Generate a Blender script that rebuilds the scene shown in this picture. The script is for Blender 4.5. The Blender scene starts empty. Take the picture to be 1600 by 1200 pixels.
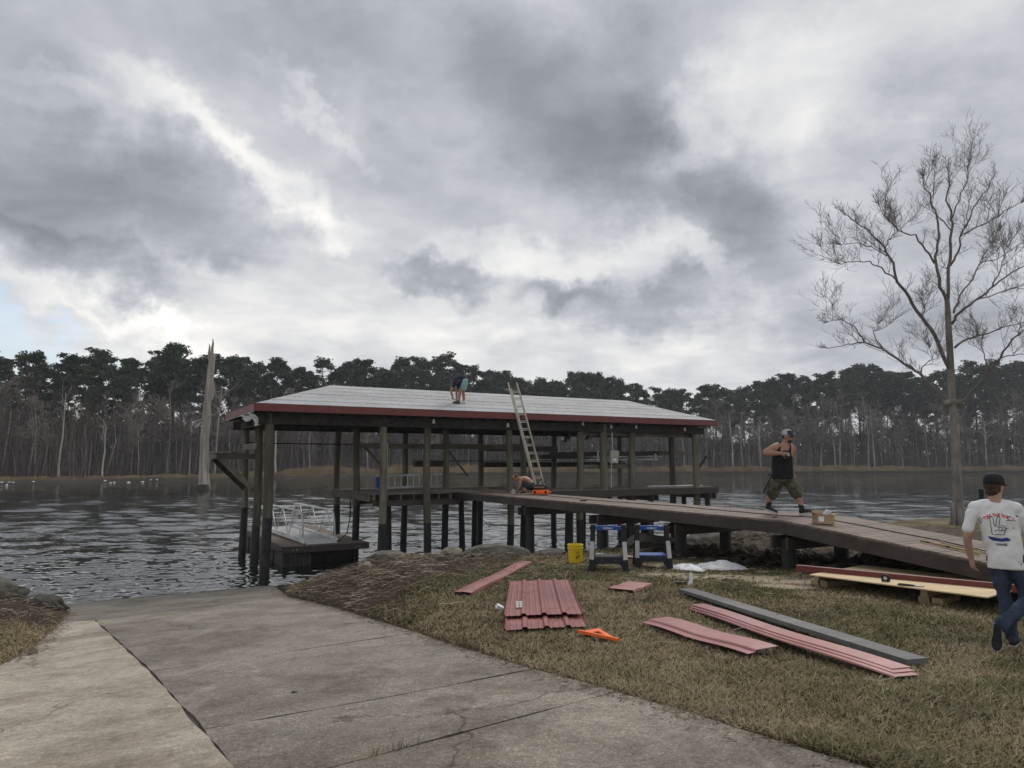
import bpy, bmesh, math, random
import numpy as np
from mathutils import Vector, Matrix, Euler
from mathutils.bvhtree import BVHTree

R = math.radians
scene = bpy.context.scene
COL = scene.collection
random.seed(7)
rng = np.random.default_rng(11)

# ---------------------------------------------------------------- camera
EYE = 3.45
cam_d = bpy.data.cameras.new('camera')
cam_d.sensor_fit = 'HORIZONTAL'
cam_d.sensor_width = 36.0
cam_d.lens = 36.0 * 1109.0 / 1600.0
cam_d.clip_start = 0.05
cam_d.clip_end = 6000
cam = bpy.data.objects.new('camera', cam_d)
COL.objects.link(cam)
cam.location = (0, 0, EYE)
cam.rotation_euler = (R(90) + math.atan(120 / 1109.0), 0, 0)
scene.camera = cam

# ---------------------------------------------------------------- exposure
scene.view_settings.view_transform = 'Standard'
scene.view_settings.look = 'None'
scene.view_settings.gamma = 1.0
scene.view_settings.exposure = 0.42
scene.view_settings.use_curve_mapping = False
scene.render.engine = 'CYCLES'
scene.cycles.use_denoising = True
scene.cycles.max_bounces = 6
scene.cycles.diffuse_bounces = 3
scene.cycles.glossy_bounces = 3
scene.cycles.transparent_max_bounces = 8
scene.cycles.volume_bounces = 0

# ---------------------------------------------------------------- sun
SUN_EL, SUN_AZ = 42.0, 30.0           # azimuth measured clockwise from +Y
sun_d = bpy.data.lights.new('sun', 'SUN')
sun_d.energy = 1.5
sun_d.angle = R(24)
sun_d.color = (1.0, 0.96, 0.9)
sun = bpy.data.objects.new('sun', sun_d)
COL.objects.link(sun)
sun.rotation_euler = (R(90 - SUN_EL), 0, R(180 - SUN_AZ))
sun.location = (20, 40, 40)

# ---------------------------------------------------------------- sky (procedural clouds over a Nishita sky)
def build_world():
    w = bpy.data.worlds.new('World')
    scene.world = w
    w.use_nodes = True
    nt = w.node_tree
    nt.nodes.clear()
    N = lambda t: nt.nodes.new(t)
    L = nt.links.new

    def math_(op, a, b=None, c=None, clamp=False):
        n = N('ShaderNodeMath'); n.operation = op; n.use_clamp = clamp
        for i, v in enumerate((a, b, c)):
            if v is None: continue
            if isinstance(v, (int, float)): n.inputs[i].default_value = v
            else: L(v, n.inputs[i])
        return n.outputs[0]

    def vmath(op, a, b=None, scale=None):
        n = N('ShaderNodeVectorMath'); n.operation = op
        for i, v in enumerate((a, b)):
            if v is None: continue
            if isinstance(v, (tuple, list)): n.inputs[i].default_value = v
            else: L(v, n.inputs[i])
        if scale is not None: n.inputs['Scale'].default_value = scale
        return n.outputs[0]

    tc = N('ShaderNodeTexCoord')
    d = tc.outputs['Generated']
    sep = N('ShaderNodeSeparateXYZ'); L(d, sep.inputs[0])
    zc = math_('MAXIMUM', sep.outputs[2], 0.0)
    inv = math_('DIVIDE', 1.0, math_('ADD', zc, 0.16))
    comb = N('ShaderNodeCombineXYZ')
    L(math_('MULTIPLY', sep.outputs[0], inv), comb.inputs[0])
    L(math_('MULTIPLY', sep.outputs[1], inv), comb.inputs[1])
    plane = comb.outputs[0]                       # cloud-deck coordinates

    def noise(vec, scale, detail, rough=0.55, dist=0.0):
        n = N('ShaderNodeTexNoise')
        n.inputs['Scale'].default_value = scale
        n.inputs['Detail'].default_value = detail
        n.inputs['Roughness'].default_value = rough
        n.inputs['Distortion'].default_value = dist
        L(vec, n.inputs['Vector'])
        return n
    # domain warp of the direction so the cloud bodies get torn edges
    n1 = noise(d, 5.0, 7.0, 0.58)
    n2 = noise(d, 17.0, 7.0, 0.64)
    w1 = vmath('SCALE', vmath('SUBTRACT', n1.outputs['Color'], (0.5, 0.5, 0.5)), scale=0.24)
    w2 = vmath('SCALE', vmath('SUBTRACT', n2.outputs['Color'], (0.5, 0.5, 0.5)), scale=0.085)
    dw = vmath('ADD', vmath('ADD', d, w1), w2)

    f1 = noise(plane, 1.35, 9.0, 0.56, 0.25)
    f2 = noise(plane, 4.2, 8.0, 0.6, 0.4)
    B = math_('ADD', 0.708, math_('MULTIPLY', math_('SUBTRACT', f1.outputs[0], 0.5), 0.32))
    B = math_('ADD', B, math_('MULTIPLY', math_('SUBTRACT', f2.outputs[0], 0.5), 0.21))
    # paler towards the horizon, as the deck thins out
    hz = N('ShaderNodeMapRange'); hz.interpolation_type = 'SMOOTHSTEP'
    L(zc, hz.inputs[0])
    hz.inputs[1].default_value = 0.02; hz.inputs[2].default_value = 0.34
    hz.inputs[3].default_value = 0.075; hz.inputs[4].default_value = 0.0
    B = math_('ADD', B, hz.outputs[0])

    def blob(az, el, sx, sy, roll, amp, vec=dw, hard=False):
        # a cloud body or a thin bright gap at azimuth / elevation (degrees), half sizes in degrees
        m = N('ShaderNodeMapping'); m.vector_type = 'TEXTURE'
        c = Vector((math.sin(R(az)) * math.cos(R(el)), math.cos(R(az)) * math.cos(R(el)), math.sin(R(el))))
        right = Vector((math.cos(R(az)), -math.sin(R(az)), 0))
        up = right.cross(c).normalized()
        ca, sa = math.cos(R(roll)), math.sin(R(roll))
        ax = right * ca + up * sa
        ay = up * ca - right * sa
        az_ = ax.cross(ay)
        M = Matrix((ax, ay, az_)).transposed()
        m.inputs['Location'].default_value = c
        m.inputs['Rotation'].default_value = M.to_euler()
        m.inputs['Scale'].default_value = (math.tan(R(sx)), math.tan(R(sy)), 0.8)
        L(vec, m.inputs['Vector'])
        g = N('ShaderNodeTexGradient'); g.gradient_type = 'SPHERICAL'
        L(m.outputs[0], g.inputs[0])
        s = N('ShaderNodeMapRange'); s.interpolation_type = 'SMOOTHSTEP'
        L(g.outputs['Fac'], s.inputs[0])
        s.inputs[1].default_value = 0.05
        s.inputs[2].default_value = 0.42 if hard else 0.85
        s.inputs[3].default_value = 0.0; s.inputs[4].default_value = amp
        return s.outputs[0]

    BL = SKY_BLOBS
    for b in BL:
        B = math_('ADD', B, blob(*b[:6], hard=(len(b) > 6 and b[6])))
    B = math_('MINIMUM', math_('MAXIMUM', B, 0.44), 0.95)
    lin = math_('POWER', B, 2.2)
    tint = N('ShaderNodeValToRGB')
    tint.color_ramp.elements[0].position = 0.45; tint.color_ramp.elements[0].color = (0.925, 0.98, 1.10, 1)
    tint.color_ramp.elements[1].position = 0.86; tint.color_ramp.elements[1].color = (1.015, 1.0, 0.965, 1)
    e = tint.color_ramp.elements.new(0.68); e.color = (0.955, 0.99, 1.065, 1)
    L(B, tint.inputs[0])
    cc = vmath('SCALE', tint.outputs[0]); L(lin, cc.node.inputs['Scale'])
    bgc = N('ShaderNodeBackground'); L(cc, bgc.inputs['Color']); bgc.inputs['Strength'].default_value = 1.0
    sky = N('ShaderNodeTexSky'); sky.sky_type = 'NISHITA'; sky.sun_disc = False
    sky.sun_elevation = R(SUN_EL); sky.sun_rotation = R(SUN_AZ)
    sky.air_density = 1.0; sky.dust_density = 2.5
    bgs = N('ShaderNodeBackground'); L(sky.outputs[0], bgs.inputs['Color']); bgs.inputs['Strength'].default_value = 0.15
    # the cloud deck opens low on the left
    gap = blob(-38.0, 7.6, 16.0, 4.6, -18, 0.60, hard=True)
    cover = math_('SUBTRACT', 1.0, gap, clamp=True)
    mix = N('ShaderNodeMixShader')
    L(cover, mix.inputs[0]); L(bgs.outputs[0], mix.inputs[1]); L(bgc.outputs[0], mix.inputs[2])
    out = N('ShaderNodeOutputWorld'); L(mix.outputs[0], out.inputs['Surface'])

# az, el, half-width, half-height (deg), roll, brightness change, hard edge
SKY_BLOBS = [
    (-31.5, 18.4, 15, 6.0, -8, -0.10, True),
    (-31.0, 17.8, 13, 4.4, -8, -0.08),
    (-36.0, 26.5, 8, 4.5, 0, -0.05),
    (4.0, 28.0, 24, 12, -10, -0.045),
    (-34.0, 13.6, 9, 3.0, -16, -0.08, True),
    (-29.5, 12.4, 7, 2.4, -12, -0.06),
    (-9.0, 30.5, 17, 9, 10, -0.055),
    (-2.0, 22.0, 16, 8, 0, -0.02),
    (7.0, 28.0, 13, 10, -35, -0.11),
    (14.5, 20.0, 13, 6.0, -42, -0.10),
    (19.5, 15.5, 9, 5, -45, -0.085),
    (-5.8, 15.2, 5.5, 2.1, -10, -0.13),
    (3.9, 13.8, 6.0, 2.0, 2, -0.13),
    (10.5, 12.2, 12, 3.0, -3, -0.12),
    (33.0, 18.0, 13, 10, 0, -0.085),
    (-20.0, 31.5, 20, 7, 0, -0.045),
    (27.0, 28.5, 14, 9, 25, 0.075),
    (21.0, 27.0, 12, 5.5, 35, 0.045),
    (16.0, 24.0, 9, 2.8, 58, 0.07),
    (15.0, 21.0, 4.0, 1.6, 60, 0.05),
    (-25.5, 24.6, 9, 2.4, -34, 0.085),
    (-33.1, 25.8, 5, 1.5, -20, 0.06),
    (-19.5, 20.5, 9, 2.4, -40, 0.085),
    (-16.0, 25.4, 5, 1.1, -35, 0.06),
    (-17.5, 17.4, 9, 2.4, 6, 0.09),
    (2.2, 16.8, 13, 2.8, -4, 0.095),
    (15.5, 13.6, 7, 1.5, -35, 0.08),
    (-14.0, 10.8, 32, 5.5, 0, 0.06),
    (-30.0, 10.6, 15, 1.8, -15, 0.08),
    (28.0, 10.0, 15, 5.5, 0, -0.115),
    (12.0, 8.5, 13, 2.2, 0, 0.03),
]
build_world()

# ---------------------------------------------------------------- mesh + object helpers
class MB:
    """collects faces; build() links them as one mesh object"""
    def __init__(s): s.v = []; s.f = []; s.m = []
    def add(s, vs, fs, mi=0):
        o = len(s.v)
        s.v += [tuple(p) for p in vs]
        s.f += [tuple(i + o for i in f) for f in fs]
        s.m += [mi] * len(fs)
        return s
    def box(s, x0, x1, y0, y1, z0, z1, mi=0, M=None):
        vs = [Vector(p) for p in ((x0,y0,z0),(x1,y0,z0),(x1,y1,z0),(x0,y1,z0),(x0,y0,z1),(x1,y0,z1),(x1,y1,z1),(x0,y1,z1))]
        if M: vs = [M @ p for p in vs]
        return s.add(vs, ((3,2,1,0),(4,5,6,7),(0,1,5,4),(1,2,6,5),(2,3,7,6),(3,0,4,7)), mi)
    def bar(s, a, b, w, h, up=(0,0,1), mi=0):
        """a board from a to b; w across, h along 'up'"""
        a = Vector(a); b = Vector(b); d = (b - a); l = d.length; d.normalize()
        u = Vector(up); side = d.cross(u)
        if side.length < 1e-4: side = d.cross(Vector((1,0,0)))
        side.normalize(); u = side.cross(d).normalized()
        M = Matrix.Translation(a) @ Matrix((d, side, u)).transposed().to_4x4()
        return s.box(0, l, -w/2, w/2, -h/2, h/2, mi, M)
    def tube(s, pts, rad, n=8, mi=0, caps=True, flat=None):
        """tube through pts; rad number or list; flat=(axis, ratio) squashes it"""
        pts = [Vector(p) for p in pts]
        if not isinstance(rad, (list, tuple)): rad = [rad] * len(pts)
        rings = []; t0 = None; prev = None
        for i, p in enumerate(pts):
            t = (pts[min(i+1, len(pts)-1)] - pts[max(i-1, 0)])
            if t.length < 1e-9: t = Vector((0,0,1))
            t.normalize()
            if prev is None:
                a = Vector((0,0,1)) if abs(t.z) < 0.9 else Vector((1,0,0))
                x = t.cross(a).normalized()
            else:
                x = (prev - t * prev.dot(t))
                if x.length < 1e-6: x = t.cross(Vector((1,0,0)))
                x.normalize()
            prev = x; y = t.cross(x)
            r = rad[i]
            ring = []
            for k in range(n):
                an = 2 * math.pi * k / n
                o = (x * math.cos(an) + y * math.sin(an)) * r
                if flat:
                    ax = Vector(flat[0]); o = o - ax * o.dot(ax) * (1 - flat[1])
                ring.append(p + o)
            rings.append(ring)
        vs = [q for r_ in rings for q in r_]
        fs = []
        for i in range(len(pts)-1):
            for k in range(n):
                a = i*n + k; b = i*n + (k+1) % n
                fs.append((a, b, b+n, a+n))
        if caps:
            fs.append(tuple(range(n-1, -1, -1)))
            fs.append(tuple((len(pts)-1)*n + k for k in range(n)))
        return s.add(vs, fs, mi)
    def lathe(s, prof, n=20, mi=0, M=None, cap0=True, cap1=True):
        vs = []; fs = []
        for (r, z) in prof:
            for k in range(n):
                a = 2*math.pi*k/n
                vs.append(Vector((r*math.cos(a), r*math.sin(a), z)))
        for i in range(len(prof)-1):
            for k in range(n):
                a = i*n+k; b = i*n+(k+1) % n
                fs.append((a, b, b+n, a+n))
        if cap0: fs.append(tuple(range(n-1, -1, -1)))
        if cap1: fs.append(tuple((len(prof)-1)*n+k for k in range(n)))
        if M: vs = [M @ p for p in vs]
        return s.add(vs, fs, mi)
    def prism(s, poly, h, mi=0, M=None):
        """poly: 3D points of the top, extruded by vector h"""
        h = Vector(h); n = len(poly)
        top = [Vector(p) for p in poly]; bot = [p + h for p in top]
        vs = top + bot
        fs = [tuple(range(n)), tuple(range(2*n-1, n-1, -1))]
        for k in range(n): fs.append((k, n+k, n+(k+1) % n, (k+1) % n))
        if M: vs = [M @ p for p in vs]
        return s.add(vs, fs, mi)
    def build(s, name, mats, parent=None, smooth=False, loc=None, rot=None, fixn=True):
        me = bpy.data.meshes.new(name)
        me.from_pydata(s.v, [], s.f)
        mats = mats if isinstance(mats, (list, tuple)) else [mats]
        for m in mats: me.materials.append(m)
        if len(mats) > 1: me.polygons.foreach_set('material_index', s.m)
        if fixn:
            bm = bmesh.new(); bm.from_mesh(me)
            bmesh.ops.recalc_face_normals(bm, faces=bm.faces)
            bm.to_mesh(me); bm.free()
        if smooth: me.polygons.foreach_set('use_smooth', [True]*len(me.polygons))
        me.update()
        return link(name, me, parent, loc, rot)

def link(name, data, parent=None, loc=None, rot=None):
    o = bpy.data.objects.new(name, data)
    COL.objects.link(o)
    if parent is not None: o.parent = parent
    if loc is not None: o.location = loc
    if rot is not None: o.rotation_euler = rot
    return o

def tag(o, label=None, cat=None, group=None, kind=None):
    if label: o['label'] = label
    if cat: o['category'] = cat
    if group: o['group'] = group
    if kind: o['kind'] = kind
    return o

def thing(name, label, cat, loc=(0,0,0), rz=0.0, group=None):
    o = bpy.data.objects.new(name, None)
    COL.objects.link(o)
    o.empty_display_size = 0.2
    o.location = loc; o.rotation_euler = (0, 0, rz)
    return tag(o, label, cat, group)

def copy_tree(o, parent=None):
    c = o.copy(); COL.objects.link(c)
    if parent is not None: c.parent = parent
    for ch in list(o.children): copy_tree(ch, c)
    return c

def np_mesh(name, verts, faces, mat, colors=None, smooth=False, parent=None):
    """fast mesh from numpy; faces all of one size"""
    k = faces.shape[1]; nf = faces.shape[0]
    me = bpy.data.meshes.new(name)
    me.vertices.add(len(verts)); me.vertices.foreach_set('co', verts.astype(np.float32).ravel())
    me.loops.add(nf*k); me.loops.foreach_set('vertex_index', faces.astype(np.int32).ravel())
    me.polygons.add(nf); me.polygons.foreach_set('loop_start', np.arange(0, nf*k, k, dtype=np.int32))
    me.polygons.foreach_set('loop_total', np.full(nf, k, dtype=np.int32))
    if smooth: me.polygons.foreach_set('use_smooth', np.ones(nf, dtype=bool))
    me.update(calc_edges=True)
    if colors is not None:
        ca = me.color_attributes.new('tone', 'FLOAT_COLOR', 'POINT')
        c4 = np.ones((len(verts), 4), np.float32); c4[:, :3] = colors
        ca.data.foreach_set('color', c4.ravel())
    me.materials.append(mat)
    return link(name, me, parent)

# ---------------------------------------------------------------- numpy noise
def _hash(ix, iy, seed):
    h = (ix.astype(np.int64)*374761393 + iy.astype(np.int64)*668265263 + seed*982451653) & 0x7fffffff
    h = ((h ^ (h >> 13)) * 1274126177) & 0x7fffffff
    return ((h ^ (h >> 16)) & 0xffff) / 65535.0
def vnoise(x, y, seed=0):
    x = np.asarray(x, float); y = np.asarray(y, float)
    ix = np.floor(x); iy = np.floor(y); fx = x-ix; fy = y-iy
    fx = fx*fx*(3-2*fx); fy = fy*fy*(3-2*fy)
    a = _hash(ix, iy, seed); b = _hash(ix+1, iy, seed); c = _hash(ix, iy+1, seed); d = _hash(ix+1, iy+1, seed)
    return (a*(1-fx)+b*fx)*(1-fy)+(c*(1-fx)+d*fx)*fy
def fbm(x, y, seed=0, oct=4):
    s = 0; a = 0.5; t = 0
    for i in range(oct):
        s = s + a*vnoise(x*2**i, y*2**i, seed+i*17); t += a; a *= 0.5
    return s/t
def sstep(e0, e1, x):
    t = np.clip((np.asarray(x, float)-e0)/(e1-e0), 0, 1); return t*t*(3-2*t)

# ---------------------------------------------------------------- materials
def pm(name, c1, c2, scale=6.0, rough=0.8, bump=0.0, bscale=None, stretch=(1,1,1), metallic=0.0, spec=0.3,
       rand=0.0, detail=6.0, big=0.25, attr=None, bdist=0.01):
    m = bpy.data.materials.new(name); m.use_nodes = True
    nt = m.node_tree; nt.nodes.clear(); N = lambda t: nt.nodes.new(t); L = nt.links.new
    out = N('ShaderNodeOutputMaterial'); p = N('ShaderNodeBsdfPrincipled'); L(p.outputs[0], out.inputs[0])
    p.inputs['Roughness'].default_value = rough; p.inputs['Metallic'].default_value = metallic
    p.inputs['Specular IOR Level'].default_value = spec
    tc = N('ShaderNodeTexCoord'); mp = N('ShaderNodeMapping'); L(tc.outputs['Object'], mp.inputs[0])
    mp.inputs['Scale'].default_value = stretch
    if rand:
        oi = N('ShaderNodeObjectInfo'); ml = N('ShaderNodeMath'); ml.operation = 'MULTIPLY'; ml.inputs[1].default_value = 37.0
        L(oi.outputs['Random'], ml.inputs[0])
        cb = N('ShaderNodeCombineXYZ'); L(ml.outputs[0], cb.inputs[0]); L(ml.outputs[0], cb.inputs[2])
        L(cb.outputs[0], mp.inputs['Location'])
    n = N('ShaderNodeTexNoise'); n.inputs['Scale'].default_value = scale; n.inputs['Detail'].default_value = detail
    n.inputs['Roughness'].default_value = 0.62
    L(mp.outputs[0], n.inputs['Vector'])
    rp = N('ShaderNodeValToRGB'); L(n.outputs[0], rp.inputs[0])
    rp.color_ramp.elements[0].position = 0.32; rp.color_ramp.elements[0].color = (*c1, 1)
    rp.color_ramp.elements[1].position = 0.68; rp.color_ramp.elements[1].color = (*c2, 1)
    col = rp.outputs[0]
    if attr:
        at = N('ShaderNodeAttribute'); at.attribute_name = attr
        mx = N('ShaderNodeMix'); mx.data_type = 'RGBA'; mx.blend_type = 'MULTIPLY'; mx.inputs[0].default_value = 1.0
        L(col, mx.inputs[6]); L(at.outputs['Color'], mx.inputs[7]); col = mx.outputs[2]
    if big:
        n2 = N('ShaderNodeTexNoise'); n2.inputs['Scale'].default_value = scale*0.13; n2.inputs['Detail'].default_value = 3
        L(mp.outputs[0], n2.inputs['Vector'])
        mr = N('ShaderNodeMapRange'); L(n2.outputs[0], mr.inputs[0]); mr.inputs[1].default_value = 0.3; mr.inputs[2].default_value = 0.7
        mr.inputs[3].default_value = 1-big; mr.inputs[4].default_value = 1+big
        vm = N('ShaderNodeVectorMath'); vm.operation = 'SCALE'; L(col, vm.inputs[0]); L(mr.outputs[0], vm.inputs['Scale']); col = vm.outputs[0]
    if rand:
        mr = N('ShaderNodeMapRange'); L(oi.outputs['Random'], mr.inputs[0]); mr.inputs[3].default_value = 1-rand; mr.inputs[4].default_value = 1+rand
        vm = N('ShaderNodeVectorMath'); vm.operation = 'SCALE'; L(col, vm.inputs[0]); L(mr.outputs[0], vm.inputs['Scale']); col = vm.outputs[0]
    L(col, p.inputs['Base Color'])
    if bump:
        nb = N('ShaderNodeTexNoise'); nb.inputs['Scale'].default_value = bscale or scale*3; nb.inputs['Detail'].default_value = 5
        L(mp.outputs[0], nb.inputs['Vector'])
        bp = N('ShaderNodeBump'); bp.inputs['Strength'].default_value = bump; bp.inputs['Distance'].default_value = bdist
        L(nb.outputs[0], bp.inputs['Height']); L(bp.outputs[0], p.inputs['Normal'])
    return m
# ================================================================ TERRAIN
RM, RC, RTH = 0.108, 1.215, 0.575
RVX, RVY = -math.sin(RTH), math.cos(RTH)
def ramp_z(x, y): return EYE - (RC + RM*(np.asarray(x)*RVX + np.asarray(y)*RVY))

RE = [(7.6,-8),(3.4,0.0),(1.68,3.53),(1.52,3.83),(1.21,4.48),(0.88,5.11),(0.76,5.33),(0.19,6.33),(-0.70,8.02),(-1.16,9.02),
      (-2.17,10.94),(-3.18,12.96),(-4.89,15.89),(-6.32,19.42)]
LE = [(-14.5,21.5),(-11.2,18.0),(-8.91,14.68),(-8.27,13.40),(-7.32,11.64),(-6.25,9.54),(-5.86,8.42),(-4.6,4.8),(-3.4,0.5),(-1.2,-8)]
RAMP_POLY = np.array(RE + [(-9.5,25.0)] + LE)
SHORE_R = np.array([(-6.32,19.9),(-4.6,17.9),(-2.7,17.4),(0,17.6),(2,18.8),(4,20.8),(6.5,23),(9.5,25.0),(14.5,28.2),(22,30),(35,31),(70,36)])
SHORE_L = np.array([(-70,-4),(-40,8),(-18,14.2),(-13,15.9),(-9.6,16.6)])

def seg_dist(x, y, pts, closed=False):
    d = np.full(np.shape(x), 1e9); n = len(pts)
    for i in range(n if closed else n-1):
        ax, ay = pts[i]; bx, by = pts[(i+1) % n]
        dx, dy = bx-ax, by-ay
        t = np.clip(((x-ax)*dx+(y-ay)*dy)/(dx*dx+dy*dy), 0, 1)
        d = np.minimum(d, np.hypot(x-ax-t*dx, y-ay-t*dy))
    return d
def inside(x, y, poly):
    r = np.zeros(np.shape(x), bool); n = len(poly)
    for i in range(n):
        ax, ay = poly[i]; bx, by = poly[(i+1) % n]
        c = ((ay > y) != (by > y)) & (x < (bx-ax)*(y-ay)/((by-ay) if by != ay else 1e-9)+ax)
        r ^= c
    return r
RIGHT_LAND = np.array(list(map(tuple, SHORE_R)) + [(70,-40),(-40,-40),(-6.32,5.0)])
LEFT_LAND = np.array(list(map(tuple, SHORE_L)) + [(-8.4,16.4),(0,-10),(0,-40),(-70,-40)])

def ground_z(x, y):
    x = np.asarray(x, float); y = np.asarray(y, float)
    inr = inside(x, y, RAMP_POLY)
    dr = seg_dist(x, y, RAMP_POLY, True)
    rz = ramp_z(x, np.clip(y, -4, None))
    P = np.interp(y, [-20,3.5,7,12,16,40], [2.3,2.02,1.6,1.48,1.38,1.32])
    P = P + 0.10*(fbm(x*0.35, y*0.35, 3, 3)-0.5) + 0.05*(fbm(x*1.3, y*1.3, 5, 3)-0.5)
    P = P + 0.30*np.exp(-((x-7.3)/1.1)**2-((y-12.7)/0.55)**2)
    # bank falling to the water
    inl = inside(x, y, RIGHT_LAND)
    ds = seg_dist(x, y, SHORE_R)
    sgn = np.where(inl, ds, -ds)
    jag = 0.5*(fbm(x*0.8, y*0.8, 9, 4)-0.5)
    k = sstep(-0.9, 2.0, sgn+jag)
    right = P*k - 0.5*(1-k) - 0.5*sstep(-1, -5, sgn)
    right = np.minimum(right, rz + 0.02 + 0.42*dr + 0.10*(fbm(x*2.1, y*2.1, 21, 3)-0.4)*sstep(0.15, 0.8, dr))
    # left bank
    inl2 = inside(x, y, LEFT_LAND)
    ds2 = seg_dist(x, y, SHORE_L); sg2 = np.where(inl2, ds2, -ds2)
    k2 = sstep(-0.8, 1.6, sg2+jag)
    Pl = 0.86 + 0.035*np.clip(15-y, 0, 30) + 0.12*(fbm(x*0.9, y*0.9, 31, 3)-0.5)
    left = Pl*k2 - 0.5*(1-k2) - 0.5*sstep(-1, -5, sg2)
    left = np.minimum(left, rz + 0.02 + 0.40*dr)
    side = (x - (-5.0)) * 0.85 + (y - 12.0) * 0.5      # which side of the ramp axis
    z = np.where(side > 0, right, left)
    z = np.where(inr, rz - 0.17, z)
    return z
def gz(x, y): return float(ground_z(np.array([x]), np.array([y]))[0])

# where the lawn is bare, sandy or covered in washed-up reed
WRACK = [(-4.3,14.6,1.5,1.9),(-3.0,14.6,1.7,1.3),(-2.2,13.4,1.6,1.0),(-2.6,12.2,1.1,1.3),(-1.2,14.9,1.9,0.8),(3.0,18.0,2.6,1.1),(5.4,18.2,3.2,2.6),
         (8.5,19.5,4.0,3.2),(-10.2,13.2,1.8,2.6),(-8.4,12.0,0.9,1.6),(-12,13.5,2.5,2),(6.4,15.6,2.4,1.5),(11,21.5,5,2.5)]
SAND = [(3.7,12.3,1.3,0.55),(4.4,11.8,0.9,0.35),(2.7,12.6,0.7,0.3),(3.6,14.2,1.2,0.5),(4.2,11.2,0.7,0.3)]
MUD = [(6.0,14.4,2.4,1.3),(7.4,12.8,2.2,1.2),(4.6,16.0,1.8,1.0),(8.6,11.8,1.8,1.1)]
def cover(x, y, L, amp=0.55):
    s = np.zeros(np.shape(x))
    for (cx, cy, rx, ry) in L:
        q = np.hypot((x-cx)/rx, (y-cy)/ry) + amp*(fbm(x*1.7, y*1.7, 41, 4)-0.5)
        s = np.maximum(s, 1-sstep(0.55, 1.1, q))
    return s
def lawn_tone(x, y):
    """albedo of the lawn at a point"""
    g = np.array([0.082, 0.078, 0.032]); t = np.array([0.190, 0.152, 0.090]); b = np.array([0.095, 0.074, 0.048])
    a = fbm(x*0.55, y*0.55, 51, 5); c = fbm(x*2.3+7, y*2.3, 57, 4)
    k = sstep(0.36, 0.62, a*0.6+c*0.4+0.10*sstep(12, 6, y))[..., None]
    col = g*(1-k)+t*k
    d = sstep(0.56, 0.72, fbm(x*1.1+3, y*1.1, 63, 4))[..., None]*0.7
    col = col*(1-d)+b*d
    sh = cover(x, y, SAND)[..., None]; col = col*(1-sh)+np.array([0.37,0.31,0.225])*sh
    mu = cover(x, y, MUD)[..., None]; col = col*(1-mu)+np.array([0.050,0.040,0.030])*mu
    w = cover(x, y, WRACK)[..., None]; col = col*(1-w)+np.array([0.105,0.082,0.058])*w
    return col

# near ground: fine grid round the camera, coarser further out
gx = np.unique(np.concatenate([np.arange(-70,-16,2.0), np.arange(-16,-11,0.4), np.arange(-11,12,0.11), np.arange(12,26,0.3), np.arange(26,71,2.0)]))
gy = np.unique(np.concatenate([np.arange(-40,0,2.0), np.arange(0,3,0.4), np.arange(3,19,0.11), np.arange(19,32,0.3), np.arange(32,38,1.5)]))
X, Y = np.meshgrid(gx, gy)
Z = ground_z(X, Y)
lt = lawn_tone(X.ravel(), Y.ravel())
lt[Z.ravel() < 0.42] = np.array([0.045,0.038,0.030])
Z = Z + 0.018*(fbm(X*6, Y*6, 77, 3)-0.5)*(Z > 0.05)
nx, ny = len(gx), len(gy)
idx = np.arange(nx*ny).reshape(ny, nx)
faces = np.stack([idx[:-1,:-1], idx[:-1,1:], idx[1:,1:], idx[1:,:-1]], -1).reshape(-1, 4)
m_ground = pm('lawn_soil', (0.62,0.62,0.62), (1.25,1.25,1.25), 26, 0.95, 0.7, 60, attr='tone', spec=0.1, big=0.2, bdist=0.02)
ground = np_mesh('ground', np.stack([X.ravel(), Y.ravel(), Z.ravel()], -1), faces, m_ground, lt, smooth=True)
tag(ground, 'patchy brown and green lawn sloping down to the river bank', kind='structure')

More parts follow.
